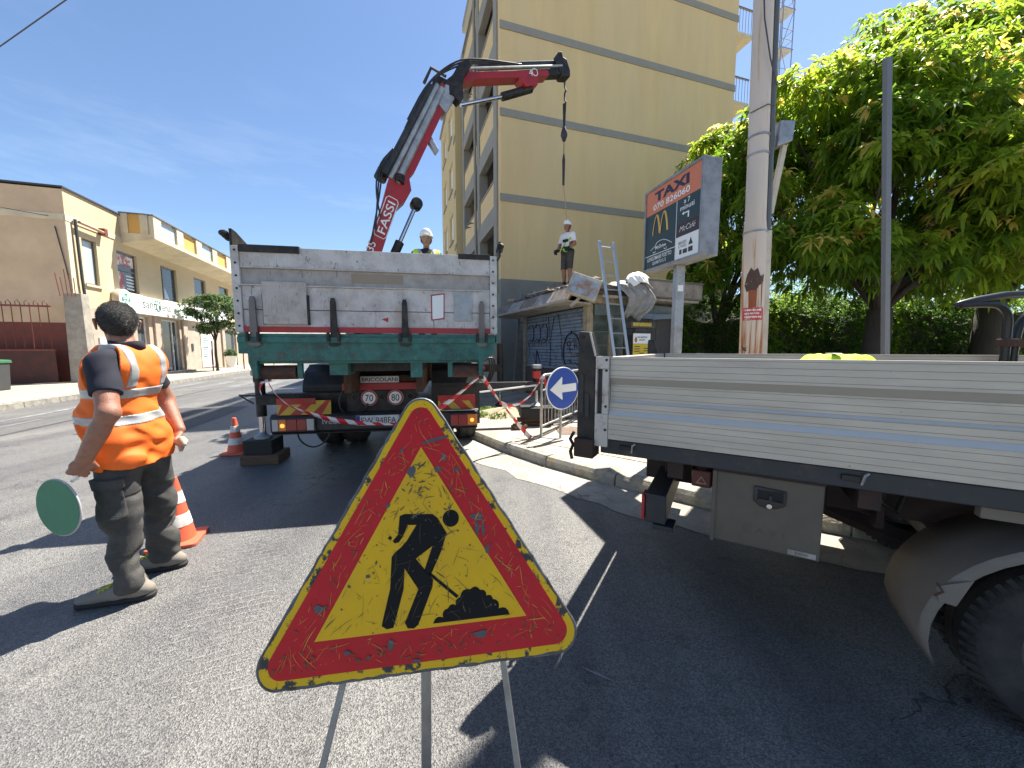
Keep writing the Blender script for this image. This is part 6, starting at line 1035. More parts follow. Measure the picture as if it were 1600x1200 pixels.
# graffiti strokes on the shutter
GRF = mat('graffiti_ink', (.02, .022, .035), .5, var=.2)
def graf(pts, r_=.016): MB().tube([(-.003, p[0], KH(p[1])) for p in pts], r_, 6, sq=.22).build('graffiti_stroke', GRF, kk)
S_ = lambda pts, oy, oz, sy=1., sz=1.: [(oy + p[0] * sy, oz + p[1] * sz) for p in pts]
arc_ = lambda cy, cz, ry, rz, a0, a1, n=12: [(cy + ry * math.cos(R(a0 + (a1 - a0) * i / n)), cz + rz * math.sin(R(a0 + (a1 - a0) * i / n))) for i in range(n + 1)]
for oy in (2.75, 2.35, 1.95): graf(arc_(oy, 1.85, .17, .25, 40, 290)); graf(arc_(oy + .05, 1.5, .14, .2, 0, 180)); 
graf([(2.9, 1.6), (2.85, 1.35), (2.9, 1.2)]); graf([(1.75, 2.25), (1.65, 1.6), (1.45, 2.25)], .022); graf([(1.62, 1.6), (1.66, 1.0)], .022); graf([(1.25, 2.28), (1.1, 1.75), (1.05, 1.2)]); graf(arc_(.62, 1.35, .36, .46, -40, 220, 20), .022); graf([(.62, 1.86), (.66, 1.78), (.55, 1.78)], .02)
for q in range(9): graf(arc_(.55 + .22 * math.sin(q * 2.1), 1.42 + .16 * math.cos(q * 1.7), .07, .06, 30 * q, 30 * q + 230, 8), .011)
graf([(.85, 1.12), (.7, 1.16), (.6, 1.08), (.45, 1.12), (.35, 1.06)], .012); graf([(2.6, 1.3), (2.45, 1.0), (2.4, 1.4), (2.2, 1.05)], .012)
# canopy on the left side: sloping fascia panels with board edge
CANW = mat('canopy_panel_white', (.46, .44, .38), .7, var=.12, scale=4, dirt=((.26, .2, .14), .35, 5, .25)); RUB = mat('rubble_grey', (.20, .17, .14), .95, var=.3, scale=9, bump=.8, bscale=25, dirt=((.12, .08, .06), .4, 8, .2)); RUBP = mat('rubble_pink', (.42, .30, .24), .9, var=.2, scale=8, bump=.5, bscale=30)
for i in range(5):
    y0, y1 = -.15 + i * .84, -.15 + (i + 1) * .84 - .012; P = [(-.02, y0, KH(2.36)), (-.02, y1, KH(2.36)), (-.62, y1, KH(2.40)), (-.62, y0, KH(2.40)), (-.02, y0, KH(2.40)), (-.02, y1, KH(2.40)), (-.62, y1, KH(2.43)), (-.62, y0, KH(2.43))]
    MB().add(P, [(0, 1, 2, 3), (7, 6, 5, 4), (0, 3, 7, 4), (1, 5, 6, 2), (3, 2, 6, 7), (0, 4, 5, 1)]).build('soffit_panel', CANW, kk)
    P = [(-.62, y0, KH(2.432)), (-.62, y1, KH(2.432)), (-.40, y1, KH(2.74)), (-.40, y0, KH(2.74)), (-.57, y0, KH(2.432)), (-.57, y1, KH(2.432)), (-.36, y1, KH(2.74)), (-.36, y0, KH(2.74))]
    MB().add(P, [(0, 1, 2, 3), (7, 6, 5, 4), (0, 3, 7, 4), (1, 5, 6, 2), (3, 2, 6, 7), (0, 4, 5, 1)]).build('fascia_panel', KGREY if i % 2 else mat('fascia_brown', (.24, .19, .15), .85, var=.25, scale=6, dirt=((.12, .09, .07), .4, 7, .2)), kk)
MB().bar((-.64, -.2, KH(2.43)), (-.64, 4.05, KH(2.43)), .03, .05).build('gutter_edge', mat('gutter_pale', (.42, .38, .31), .6, var=.2, scale=6, dirt=((.2, .13, .09), .35, 7, .2)), kk)
text('lettering', 'Jogos', DARKTXT, kk, (-.60, 2.65, KH(2.395)), (0, -1, 0), (1, 0, .0), w=.75, h=.3, bold=.02)
bx('roof_deck', RUB, kk, (-.38, -.42, KH(2.66)), (KW + .2, KD + .7, KH(2.76)), .01); bx('canopy_end', KGREY, kk, (-.55, 4.02, KH(2.42)), (.0, 4.06, KH(2.72)))
# front canopy: fascia box, underside, blue head panels
bx('front_fascia', KGREY, kk, (.95, -.46, KH(2.58)), (KW + .27, -.38, KH(2.92)), .006); bx('fascia_trim', FRAME, kk, (.95, -.475, KH(2.90)), (KW + .29, -.37, KH(2.95)), .003); bx('fascia_trim', FRAME, kk, (.95, -.475, KH(2.55)), (KW + .29, -.37, KH(2.58)), .003); bx('front_soffit', CANW, kk, (.1, -.38, KH(2.5)), (KW + .24, .05, KH(2.55)))
bx('front_beam', KBEIGE, kk, (-.1, -.2, KH(2.40)), (1.0, -.05, KH(2.66)), .01)
for i in range(3): MB().obox(((.14 + .80 + i * .82) if False else .55 + i * .83, -.03 - .02 * (i % 2), KH(2.30)), (.80, .03, .26), (random.uniform(-.05, .12), random.uniform(-.03, .03), 0)).build('blue_head_panel', BLUEW, kk)
for i in range(2): MB().obox((1.55 + i * .45, -.14, KH(2.18)), (.6, .02, .12), (.5, random.uniform(-.08, .08), 0)).build('peeling_strip', SHUT, kk)
bx('glass_pane', mat('dusty_green_glass', (.06, .085, .075), .25, var=.3, scale=3, dirt=((.16, .17, .15), .35, 3, .3)), kk, (.14, .02, KH(.95)), (1.0, .04, KH(2.17))); 
for z in (1.2, 1.5, 1.8): bx('shelf', BLUEW, kk, (.16, .0, KH(z)), (.98, .018, KH(z) + .02))
bx('window_post', KBEIGE, kk, (.56, -.03, .0), (.66, .018, KH(2.17)), .004)
for i in range(9): bx('dark_shutter_slat', KDARK, kk, (1.02 + i * .115, .0, .05), (1.02 + i * .115 + .108, .05, KH(2.16)), .008)
bx('sill_counter', KDARK, kk, (-.02, -.08, KH(.84)), (KW - .1, .06, KH(.9)), .006)
# broken corner fascia box with weathered picture
cf = MB().obox((-.40, -.42, KH(2.66)), (.62, .10, .46), (R(-18), R(20), R(-32))).build('broken_fascia_box', CANW, kk, bevel=.01); MB().obox((-.435, -.478, KH(2.655)), (.48, .012, .34), (R(-18), R(20), R(-32))).build('weathered_poster', mat('weathered_poster', (.32, .38, .45), .7, var=.3, scale=7, dirt=((.30, .18, .11), .45, 6, .15)), cf)
MB().bar((-.1, -.5, KH(2.82)), (-.62, -.28, KH(2.28)), .05, .06).build('fascia_rail', KGREY, kk)
# black newspaper box + poster boards on the front
pb = thing('newspaper_rack', 'black newspaper display box with yellow lettering on the kiosk front', 'rack', (2.40, 7.75, PZ), KA); bx('hood', KDARK, pb, (-.02, -.18, KH(1.86)), (.64, .1, KH(1.99)), .01); MB().prism([(0, 0), (.56, 0), (.42, .14), (.10, .14)], (.05, -.10, KH(1.72)), (1, 0, 0), (0, 0, 1), .03).build('rack_hopper', BLACK, pb); bx('rack_body', BLACK, pb, (.05, -.1, 0), (.62, .1, KH(1.72)), .01); flat('yellow_strip', rect(0, 0, .5, .07), mat('sign_yellow_print', (.55, .40, .03), .5, dirt=((.1, .08, .02), .3, 30, .1)), pb, (.02, -.182, KH(1.90)), (1, 0, 0), (0, 0, 1), .002)
ps = thing('poster_board', 'white and yellow event poster standing against the kiosk', 'poster', (2.49, 7.60, PZ), KA); bx('board', BLACK, ps, (0, 0, 0), (.50, .02, KH(1.76)), .004); flat('poster_top', rect(0, .24, .46, .45), WHITEF, ps, (.02, -.001, KH(1.30)), (1, 0, 0), (0, 0, 1), .002); flat('poster_base', rect(0, 0, .46, .238), mat('poster_yellow', (.62, .45, .02), .5), ps, (.02, -.001, KH(1.30)), (1, 0, 0), (0, 0, 1), .002)
text('lettering', 'SAN MARTINO', DARKTXT, ps, (.13, -.0045, KH(1.655)), (1, 0, 0), (0, 0, 1), w=.26, h=.038, bold=.03); text('lettering', 'PARTY', DARKTXT, ps, (.18, -.0045, KH(1.60)), (1, 0, 0), (0, 0, 1), w=.16, h=.036, bold=.03)
for q, (u, v_) in enumerate(((.04, .17), (.04, .12), (.04, .07), (.28, .13), (.28, .08), (.16, .03))): flat('printed_line', rect(u, v_, u + .14, v_ + .018), DARKTXT, ps, (.02, -.0035, KH(1.30)), (1, 0, 0), (0, 0, 1), .001)
flat('printed_figure', circ(.07, .32, .035, 12, ry=.06), mat('poster_brown', (.3, .16, .06), .5), ps, (.02, -.0035, KH(1.30)), (1, 0, 0), (0, 0, 1), .001)
# rubble on the roof
rnd = random.Random(5)
def chunk(s): 
    bm = bmesh.new(); bmesh.ops.create_icosphere(bm, subdivisions=1, radius=1)
    for v in bm.verts: v.co = Vector((v.co.x * s[0], v.co.y * s[1], v.co.z * s[2])) * rnd.uniform(.7, 1.2)
    me = bpy.data.meshes.new('roof_rubble'); bm.to_mesh(me); bm.free(); return me
KMW = Matrix.Translation((1.64, 8.0, PZ)) @ Matrix.Rotation(KA, 4, 'Z')
for i in range(74):
    y = rnd.uniform(-.3, 3.8); x = rnd.uniform(-.36, .30); big = rnd.random() < .3; s = (rnd.uniform(.05, .18), rnd.uniform(.06, .28), rnd.uniform(.03, .11)); o = link('roof_rubble', chunk(s), RUBP if rnd.random() < .25 else RUB); o.location = KMW @ Vector((x, y, KH(2.77) + s[2] * .6)); o.rotation_euler = (0, 0, rnd.uniform(0, 3)); tag(o, 'lump of broken grey rubble on the kiosk roof edge', 'rubble', 'rubble lumps on the kiosk roof')
for i, y in enumerate((3.2, 2.7, 2.35, 1.9)): 
    o = MB().tube([(0, 0, 0), (.03 * (-1) ** i, .02, .18 + .12 * (i % 2))], .035, 6).build('roof_stub', RUBP if i % 2 else RUST); o.location = KMW @ Vector((.1, y, KH(2.76))); tag(o, 'short broken stub sticking up from the kiosk roof', 'stub', 'broken stubs on the kiosk roof')
mt_ = MB(); nx, ny = 14, 12
for i in range(nx + 1):
    for j in range(ny + 1): u, v_ = i / nx, j / ny; e_ = min(u, 1 - u, v_, 1 - v_); mt_.v.append((u * 1.3 - .3, v_ * 1.5, .05 + min(.38, e_ * 1.3) * (.8 + .25 * math.sin(u * 13 + v_ * 7) + .2 * math.sin(v_ * 17)) + rnd.uniform(-.02, .02)))
mt_.f = [(i * (ny + 1) + j, (i + 1) * (ny + 1) + j, (i + 1) * (ny + 1) + j + 1, i * (ny + 1) + j + 1) for i in range(nx) for j in range(ny)]
mo = mt_.build('roof_debris_heap', RUB); mo.location = KMW @ Vector((.25, 1.35, KH(2.72))); mo.rotation_euler = (0, 0, KA); tag(mo, 'heap of broken roofing felt and boards under the helmeted worker', 'rubble')
for i in range(9):
    o = MB().obox((0, 0, 0), (rnd.uniform(.5, 1.1), rnd.uniform(.12, .22), .025)).build('roof_board', (RUBP, CANW, WOOD)[i % 3]); o.location = KMW @ Vector((rnd.uniform(-.1, .6), rnd.uniform(-.1, 2.6), KH(2.86) + .03 * i % .15)); o.rotation_euler = (rnd.uniform(-.2, .2), rnd.uniform(-.25, .15), KA + rnd.uniform(.9, 2.0)); tag(o, 'loose broken board lying on the kiosk roof', 'board', 'loose boards on the kiosk roof')
# crumpled tarpaulin over the front corner and white sack
TARP = mat('grey_tarpaulin', (.30, .29, .27), .5, var=.2, scale=5, dirt=((.16, .15, .14), .4, 6, .3)); tpn = thing('tarpaulin', 'crumpled grey tarpaulin draped over the kiosk front roof edge', 'tarpaulin', tuple(KMW @ Vector((.8, -.45, KH(2.0)))), KA)
def crumple(w, prof, seed, name, m, parent, amp=.05, n=34, taper=.6):
    g = np.random.default_rng(seed); b = MB(); k = len(prof); ph = g.uniform(0, 6.28, 12); N2 = 30
    for i in range(n + 1):
        u = i / n * 2 - 1
        for j in range(N2 + 1):
            t_ = j / N2 * (k - 1); a_ = min(int(t_), k - 2); fr = t_ - a_; y = prof[a_][0] * (1 - fr) + prof[a_ + 1][0] * fr; z = prof[a_][1] * (1 - fr) + prof[a_ + 1][1] * fr; ww = w * (1 - (1 - taper) * (j / N2) ** 1.3)
            f = amp * (math.sin(u * 9 + ph[0] + t_ * 1.3) + .7 * math.sin(u * 17 + ph[1] - t_ * 2.1) + .5 * math.sin(u * 5 + t_ * 4 + ph[2]) + .35 * math.sin(u * 31 + t_ * 7 + ph[3])); b.v.append((u * ww + .12 * math.sin(t_ * 1.7 + ph[5]) + .3 * f, y + f * .8, z + f * .5 - .12 * u * u))
    b.f = [(i * (N2 + 1) + j, (i + 1) * (N2 + 1) + j, (i + 1) * (N2 + 1) + j + 1, i * (N2 + 1) + j + 1) for i in range(n) for j in range(N2)]
    o = b.build(name, m, parent, smooth=True); s = o.modifiers.new('t', 'SOLIDIFY'); s.thickness = .004; return o
crumple(.50, [(.45, .80), (.15, .88), (-.10, .82), (-.20, .58), (-.16, .30), (-.08, .10)], 3, 'draped_sheet', TARP, tpn, .026, taper=.5)
wsk = thing('white_sack', 'bright white plastic sack on top of the grey tarpaulin', 'sack', tuple(KMW @ Vector((.98, -.40, KH(2.82)))), KA); crumple(.34, [(.3, .0), (.18, .22), (0, .26), (-.14, .16), (-.2, .0)], 9, 'sack_film', mat('white_plastic_film', (.78, .78, .76), .35, var=.05), wsk, .014, taper=.8)
# ladders
def ladder(name, label, a, b_, w, wdir, n, m, grp=None):
    a, b_ = Vector(a), Vector(b_); wd = Vector(wdir).normalized(); t = thing(name, label, 'ladder', tuple(a)); d = b_ - a
    for s in (-1, 1): MB().bar(wd * s * w / 2, d + wd * s * w / 2, .028, .065, up=wd).build('rail', m, t, bevel=.004)
    for i in range(n): p = d * ((i + .6) / n); MB().tube([p - wd * w / 2, p + wd * w / 2], .015, 6).build('rung', m, t)
    return t
ALM = mat('ladder_aluminium', (.46, .47, .48), .35, .75, var=.1, scale=10); ladder('ladder', 'aluminium ladder leaning over the kiosk front roof corner', (2.28, 7.02, PZ), (1.90, 7.60, 3.58), .34, (.92, .395, 0), 12, ALM)
ladder('ladder', 'grey ladder leaning at the far end of the graffiti shutter', (.19, 11.2, PZ), (.45, 11.55, 3.2), .34, (.92, .395, 0), 11, mat('dull_ladder_steel', (.22, .22, .21), .6, .4))
# rubble and sand on the pavement
SAND = mat('sandy_debris', (.36, .29, .20), .95, var=.25, scale=8, bump=.7, bscale=40)
b = MB(); nr, na = 7, 20
for i in range(nr + 1):
    for j in range(na): r_ = i / nr; a_ = 2 * math.pi * j / na; b.v.append((.62 * r_ * math.cos(a_) * (1 + .15 * math.sin(3 * a_)), .5 * r_ * math.sin(a_) * (1 + .2 * math.cos(2 * a_)), .14 * (1 - r_ ** 1.4) * (1 + .3 * math.sin(a_ * 4 + r_ * 5)) + (-.01 if i == nr else 0)))
b.f = [(i * na + j, i * na + (j + 1) % na, (i + 1) * na + (j + 1) % na, (i + 1) * na + j) for i in range(nr) for j in range(na)]
sd = b.build('sand_heap', SAND, None, smooth=True); sd.location = (-.12, 7.15, PZ); tag(sd, 'low heap of sandy soil on the pavement behind the truck', 'sand')
for i in range(16):
    s = (rnd.uniform(.05, .16), rnd.uniform(.05, .14), rnd.uniform(.03, .08)); me = chunk(s); me.name = 'stone_rubble'; o = link('stone_rubble', me, (RUB, RUBP, SAND)[i % 3]); o.location = (1.15 + rnd.uniform(-.35, .55), 6.9 + rnd.uniform(-.4, .5), PZ + s[2] * .5 + (.08 if i > 10 else 0)); o.rotation_euler = (rnd.random(), rnd.random(), rnd.random() * 3); tag(o, 'loose stone rubble heaped on pavement behind the barrier', 'rubble', 'rubble behind the barrier')
# ---------------------------------------------------------------- people (distance-field bodies meshed with surface nets)
class SDF:
    def __init__(s, lo, hi, h):
        s.lo = np.array(lo, float); s.h = h; s.n = np.ceil((np.array(hi) - s.lo) / h).astype(int) + 1; s.d = np.full(s.n, .2, np.float32)
    def _sub(s, a, b):
        i0 = np.clip(((np.array(a) - s.lo) / s.h).astype(int), 0, s.n - 1); i1 = np.clip(((np.array(b) - s.lo) / s.h).astype(int) + 2, 1, s.n); sl = tuple(slice(p, q) for p, q in zip(i0, i1))
        g = np.meshgrid(*[s.lo[k] + s.h * np.arange(i0[k], i1[k]) for k in range(3)], indexing='ij'); return sl, np.stack(g, -1)
    def put(s, sl, d, k, op='u'):
        o = s.d[sl]
        if op == 'u':
            if k > 0: hh = np.clip(.5 + .5 * (o - d) / k, 0, 1); r = o * (1 - hh) + d * hh - k * hh * (1 - hh)
            else: r = np.minimum(o, d)
        elif op == 's': r = np.maximum(o, -d)
        else: r = np.maximum(o, d)
        s.d[sl] = r
    def cone(s, a, b, r1, r2, k=.02, ax=None, f=1., op='u'):
        """round cone a->b; ax,f: squash (f>1 makes it thinner) along axis ax"""
        a, b = np.array(a, float), np.array(b, float); m = max(r1, r2) + .09; sl, P = s._sub(np.minimum(a, b) - m, np.maximum(a, b) + m); ba = b - a; pa_ = P - a
        t = np.clip((pa_ @ ba) / (ba @ ba + 1e-12), 0, 1); v = pa_ - t[..., None] * ba
        if ax is not None: ax = np.array(ax, float); ax = ax / np.linalg.norm(ax); c = v @ ax; v = v + ((f - 1) * c)[..., None] * ax
        s.put(sl, (np.linalg.norm(v, axis=-1) - (r1 + (r2 - r1) * t)).astype(np.float32), k, op); return s
    def ball(s, c, r, k=.02, ax=None, f=1., op='u'): return s.cone(c, np.array(c) + 1e-5, r, r, k, ax, f, op)
    def box(s, c, axes, half, k=.01, r=.005, op='u'):
        m = np.linalg.norm(half) + .05; sl, P = s._sub(np.array(c) - m, np.array(c) + m); q = np.stack([np.abs((P - np.array(c)) @ np.array(a)) - hh + r for a, hh in zip(axes, half)], -1)
        s.put(sl, (np.linalg.norm(np.maximum(q, 0), axis=-1) + np.minimum(q.max(-1), 0) - r).astype(np.float32), k, op); return s
    def grid(s): return np.stack(np.meshgrid(*[s.lo[k] + s.h * np.arange(s.n[k]) for k in range(3)], indexing='ij'), -1)
    def copy(s): c = SDF.__new__(SDF); c.lo, c.h, c.n, c.d = s.lo, s.h, s.n, s.d.copy(); return c
    def mesh(s, name, m, parent, origin=(0, 0, 0), smooth_it=1):
        d = s.d; ins = d < 0; c = ins[:-1, :-1, :-1].astype(np.int8)
        for dx in (0, 1):
            for dy in (0, 1):
                for dz in (0, 1):
                    if dx + dy + dz: c = c + ins[dx:d.shape[0] - 1 + dx, dy:d.shape[1] - 1 + dy, dz:d.shape[2] - 1 + dz]
        act = (c > 0) & (c < 8); idx = -np.ones(act.shape, np.int64); ijk = np.argwhere(act); idx[act] = np.arange(len(ijk)); acc = np.zeros((len(ijk), 3)); cnt = np.zeros(len(ijk))
        cor = [(0, 0, 0), (1, 0, 0), (0, 1, 0), (1, 1, 0), (0, 0, 1), (1, 0, 1), (0, 1, 1), (1, 1, 1)]; val = [d[ijk[:, 0] + a, ijk[:, 1] + b, ijk[:, 2] + e] for a, b, e in cor]
        for p in range(8):
            for q in range(p + 1, 8):
                if sum(abs(cor[p][k] - cor[q][k]) for k in range(3)) != 1: continue
                cr = (val[p] < 0) != (val[q] < 0); t = np.where(cr, val[p] / (val[p] - val[q] + 1e-12), 0); pt = np.array(cor[p]) + t[:, None] * (np.array(cor[q]) - np.array(cor[p])); acc += pt * cr[:, None]; cnt += cr
        V = (ijk + acc / np.maximum(cnt, 1)[:, None]) * s.h + s.lo - np.array(origin); F = []
        for ax in range(3):
            sh = [slice(None)] * 3; sh2 = [slice(None)] * 3; sh[ax] = slice(0, -1); sh2[ax] = slice(1, None); a, b = ins[tuple(sh)], ins[tuple(sh2)]; e = np.argwhere(a != b); u, v = [(1, 2), (2, 0), (0, 1)][ax]
            ok = (e[:, u] > 0) & (e[:, v] > 0) & (e[:, u] < d.shape[u] - 1) & (e[:, v] < d.shape[v] - 1); e = e[ok]; fl = a[e[:, 0], e[:, 1], e[:, 2]]; Q = []
            for du, dv in ((-1, -1), (0, -1), (0, 0), (-1, 0)): g = e.copy(); g[:, u] += du; g[:, v] += dv; Q.append(idx[g[:, 0], g[:, 1], g[:, 2]])
            Q = np.stack(Q, 1); Q[~fl] = Q[~fl][:, ::-1]; F.append(Q)
        F = np.concatenate(F); F = F[(F >= 0).all(1)]; me = bpy.data.meshes.new(name); me.vertices.add(len(V)); me.vertices.foreach_set('co', V.astype(np.float32).ravel()); me.loops.add(F.size); me.loops.foreach_set('vertex_index', F.astype(np.int32).ravel()); me.polygons.add(len(F)); me.polygons.foreach_set('loop_start', np.arange(0, F.size, 4, dtype=np.int32)); me.polygons.foreach_set('loop_total', np.full(len(F), 4, np.int32)); me.update(calc_edges=True)
        o = link(name, me, m, parent, smooth=True)
        if smooth_it: sm = o.modifiers.new('relax', 'SMOOTH'); sm.factor = .5; sm.iterations = smooth_it
        return o
SKIN = mat('tanned_skin', (.30, .145, .088), .5, var=.14, scale=12, bump=.25, bscale=220, dirt=((.36, .14, .085), .35, 9, .4), dirt2=((.20, .09, .055), .25, 30, .3)); SKIN2 = mat('paler_skin', (.36, .20, .13), .55, var=.1, scale=12)  # second skin tone is slightly paler than the first
HAIR = mat('dark_greying_hair', (.016, .013, .011), .6, var=.6, scale=120, bump=1.0, bscale=420, col2=(.075, .068, .06), stretch=(1, 1, .35), dirt=((.16, .15, .14), .12, 160, .1)); NAVYC = mat('navy_cotton', (.014, .015, .026), .9, var=.2, scale=20, bump=.15, bscale=300)
HIV = mat('hi_vis_orange', (.88, .155, .012), .7, var=.07, scale=10, bump=.15, bscale=240); REFL = mat('reflective_grey', (.42, .42, .41), .4, .2, var=.15, scale=18); PANT = mat('charcoal_work_cotton', (.042, .041, .040), .85, var=.25, scale=9, bump=.3, bscale=200, dirt=((.10, .092, .08), .28, 7, .4))
SUEDE = mat('taupe_suede', (.22, .19, .155), .85, var=.15, scale=18, bump=.2, bscale=200); SOLE = mat('black_rubber_sole', (.02, .019, .018), .8); LACE = mat('yellow_lace', (.55, .52, .03), .7); GLOVE = mat('work_glove', (.36, .31, .24), .85, var=.2, scale=20)
V3 = lambda *a: np.array(a, float)
def unit(v): v = np.array(v, float); return v / np.linalg.norm(v)
def head(S, c, f, r=.1, sz=1., k=.018):
    """skull, jaw, nose, ears, brow on centre c facing f"""
    f = unit(f); u = V3(0, 0, 1); l = np.cross(u, f); c = np.array(c)
    S.cone(c + f * .012 + u * .028, c - f * .018 + u * .03, .084, .086, k, l, 1.10); S.cone(c + f * .035 - u * .005, c + f * .052 - u * .082, .064, .038, .03, l, 1.05); S.ball(c - f * .045 + u * .0, .066, .03)
    S.cone(c + f * .092 + u * .012, c + f * .112 - u * .026, .010, .016, .012); S.cone(c + f * .088 + u * .03 + l * .03, c + f * .088 + u * .03 - l * .03, .012, .012, .015); S.cone(c + f * .086 - u * .058 + l * .018, c + f * .086 - u * .058 - l * .018, .010, .010, .008)
    for s_ in (-1, 1):
        e = c + l * s_ * .083 - f * .008 - u * .012; S.cone(e + u * .024 - f * .008 + l * s_ * .007, e - u * .022, .013, .009, .006, l + f * .3, 1.7); S.ball(c + f * .083 + l * s_ * .033 + u * .012, .013, .004, op='s') if False else None
def eyes(parent, c, f, org):
    f = unit(f); u = V3(0, 0, 1); l = np.cross(u, f); EW = mat('eye_dark', (.03, .02, .018), .2)
    for s_ in (-1, 1): MB().lathe([(0, -.004), (.013, 0), (.010, .006), (0, .008)], Vector(np.array(c) + f * .088 + l * s_ * .031 + u * .012 - org), Vector(f), 10).build('eye', EW, parent, smooth=True); MB().tube([Vector(np.array(c) + f * .097 + l * s_ * .016 + u * .036 - org), Vector(np.array(c) + f * .093 + l * s_ * .045 + u * .038 - org)], .006, 5).build('eyebrow', HAIR, parent)
    MB().tube([Vector(np.array(c) + f * .095 + l * .02 - u * .058 - org), Vector(np.array(c) + f * .1 - u * .06 - org), Vector(np.array(c) + f * .095 - l * .02 - u * .058 - org)], .005, 5).build('lips', mat('lips', (.26, .1, .08), .5), parent)
def hand(S, w, d, palm_n, curl, thumb_dir, sc=1.):
    """w wrist, d direction of palm, palm_n normal on the palm side, curl 0..1 per finger"""
    d = unit(d); pn = unit(palm_n); x = unit(np.cross(d, pn)); w = np.array(w); S.cone(w, w + d * .045 * sc, .026 * sc, .034 * sc, .015, pn, 1.6); S.cone(w + d * .05 * sc - x * .018 * sc, w + d * .05 * sc + x * .02 * sc, .026 * sc, .024 * sc, .012, pn, 1.75); kn = w + d * .085 * sc
    S.cone(kn - x * .026 * sc, kn + x * .026 * sc, .016 * sc, .015 * sc, .012)
    for i, (o_, ln) in enumerate(((.031, .9), (.011, 1.05), (-.010, 1.), (-.030, .8))):
        p = kn + x * o_ * sc; a = 0.; dd = d
        for j, L_ in enumerate((.040, .026, .022)):
            a += curl * (1.0, 1.35, .9)[j] + .08 * i * curl; dd = d * math.cos(a) + pn * math.sin(a); q = p + dd * L_ * ln * sc; S.cone(p, q, (.0098 - .0008 * j) * sc, (.0092 - .0008 * j) * sc, .005); p = q
    t0 = w + d * .028 * sc + x * .03 * sc * thumb_dir; t1 = t0 + (d * .5 + x * thumb_dir * .55 + pn * .5) * .042 * sc; t2 = t1 + (d * .75 + pn * .65 - x * thumb_dir * .2) * .032 * sc; S.cone(t0, t1, .0145 * sc, .0115 * sc, .01); S.cone(t1, t2, .0115 * sc, .0095 * sc, .005)
def shoe(root, S0, ankle, d, org, mS, mL, L_=.29, h=.005):
    d = unit(V3(d[0], d[1], 0)); u = V3(0, 0, 1); x = np.cross(d, u); a = np.array(ankle); g = V3(a[0], a[1], S0); lo, hi = g - .26, g + .30; hi[2] = g[2] + .2; lo[2] = g[2] - .03
    S = SDF(lo, hi, h); heel = g - d * .075; toe = g + d * (L_ - .115)
    S.cone(heel + u * .052, g + d * .05 + u * .052, .036, .040, .02); S.cone(g + d * .05 + u * .050, toe + u * .042, .042, .036, .02, u, 1.25); S.cone(g - d * .03 + u * .07, g + u * .125 - d * .02, .046, .046, .03); S.cone(g + u * .09 + d * .02, toe - d * .05 + u * .052, .036, .03, .03)
    P = S.grid(); S.d = np.maximum(S.d, (g[2] + .026) - P[..., 2]).astype(np.float32); so_ = S.mesh('shoe', mS, root, org)
    T = SDF(lo, hi, h); T.cone(heel + u * .018, g + d * .03 + u * .018, .040, .041, .02); T.cone(g + d * .03 + u * .018, toe + u * .020, .044, .041, .02); P = T.grid(); z = P[..., 2] - g[2]; T.d = np.maximum(T.d, np.maximum(z - .030, .001 - z)).astype(np.float32); T.mesh('sole', mL, so_, org)
    return so_
def wrinkle(S, amp, zf):
    near = np.abs(S.d) < .035; z = np.zeros_like(S.d); ii = np.argwhere(near); P = S.lo + ii * S.h; g = np.random.default_rng(77); w0 = np.zeros(len(P)); Pw = P + .035 * np.stack([np.sin(P[:, (k + 1) % 3] * (9 + 4 * k) + P[:, (k + 2) % 3] * 13 + k) for k in range(3)], 1)
    for q in range(16):
        k = unit(g.normal(size=3) * V3(.75, .75, 1.0)) * g.uniform(22, 85); w0 += np.sin(Pw @ k + g.uniform(0, 6.28)) * (40 / np.linalg.norm(k)) ** .7
    w_ = np.zeros_like(S.d); w0 = w0 / 2.8; w_[near] = np.where(w0 > 0, w0 ** 1.0, w0 * .45); z[near] = P[:, 2]; S.d += (amp * zf(z) * w_).astype(np.float32)

# ---- foreground road worker
org = V3(-2.22, 2.10, 0); rw = thing('person', 'road worker in orange vest and charcoal trousers seen from behind', 'person', tuple(org)); u = V3(0, 0, 1); f = unit((-.98, -.17, 0)); l = np.cross(u, f); l = -l if l[1] > 0 else l     # l = his left, towards the camera
Hh = .0055; LO, HI = (-2.72, 1.55, -.02), (-1.85, 2.55, 1.74); C = V3(-2.215, 2.09, 0)
at_ = lambda z, fo=0., lo_=0.: C + u * z + f * fo + l * lo_
shL, elL, wrL = at_(1.36, -.02, .165), V3(-2.055, 1.835, 1.105), V3(-2.155, 1.80, .885); shR, elR, wrR = at_(1.36, .02, -.165), V3(-2.27, 2.37, 1.10), V3(-2.13, 2.30, .915)
hipL, knL, anL = V3(-2.205, 2.0, .88), V3(-2.19, 1.965, .48), V3(-2.18, 1.965, .10); hipR, knR, anR = V3(-2.215, 2.17, .88), V3(-2.235, 2.225, .48), V3(-2.265, 2.265, .10)
hc = V3(-2.262, 2.115, 1.575); hf_ = unit((-.80, .60, -.02))
def torso(S, e, k=.05):
    S.cone(at_(1.33, -.015, .115), at_(1.33, -.015, -.115), .095 + e, .095 + e, k, f, 1.0); S.cone(at_(1.385, -.02, .11), at_(1.385, -.02, -.11), .060 + e, .060 + e, k); S.cone(at_(1.24, .02, .05), at_(1.24, .02, -.05), .120 + e, .120 + e, k); S.cone(at_(1.06, .05, .045), at_(1.06, .05, -.045), .138 + e, .138 + e, k); S.cone(at_(.93, .015, .06), at_(.93, .015, -.06), .125 + e, .125 + e, k)
B = SDF(LO, HI, Hh); torso(B, -.025); B.cone(at_(1.40, -.01), hc - u * .05 - hf_ * .01, .058, .056, .03); head(B, hc, hf_)
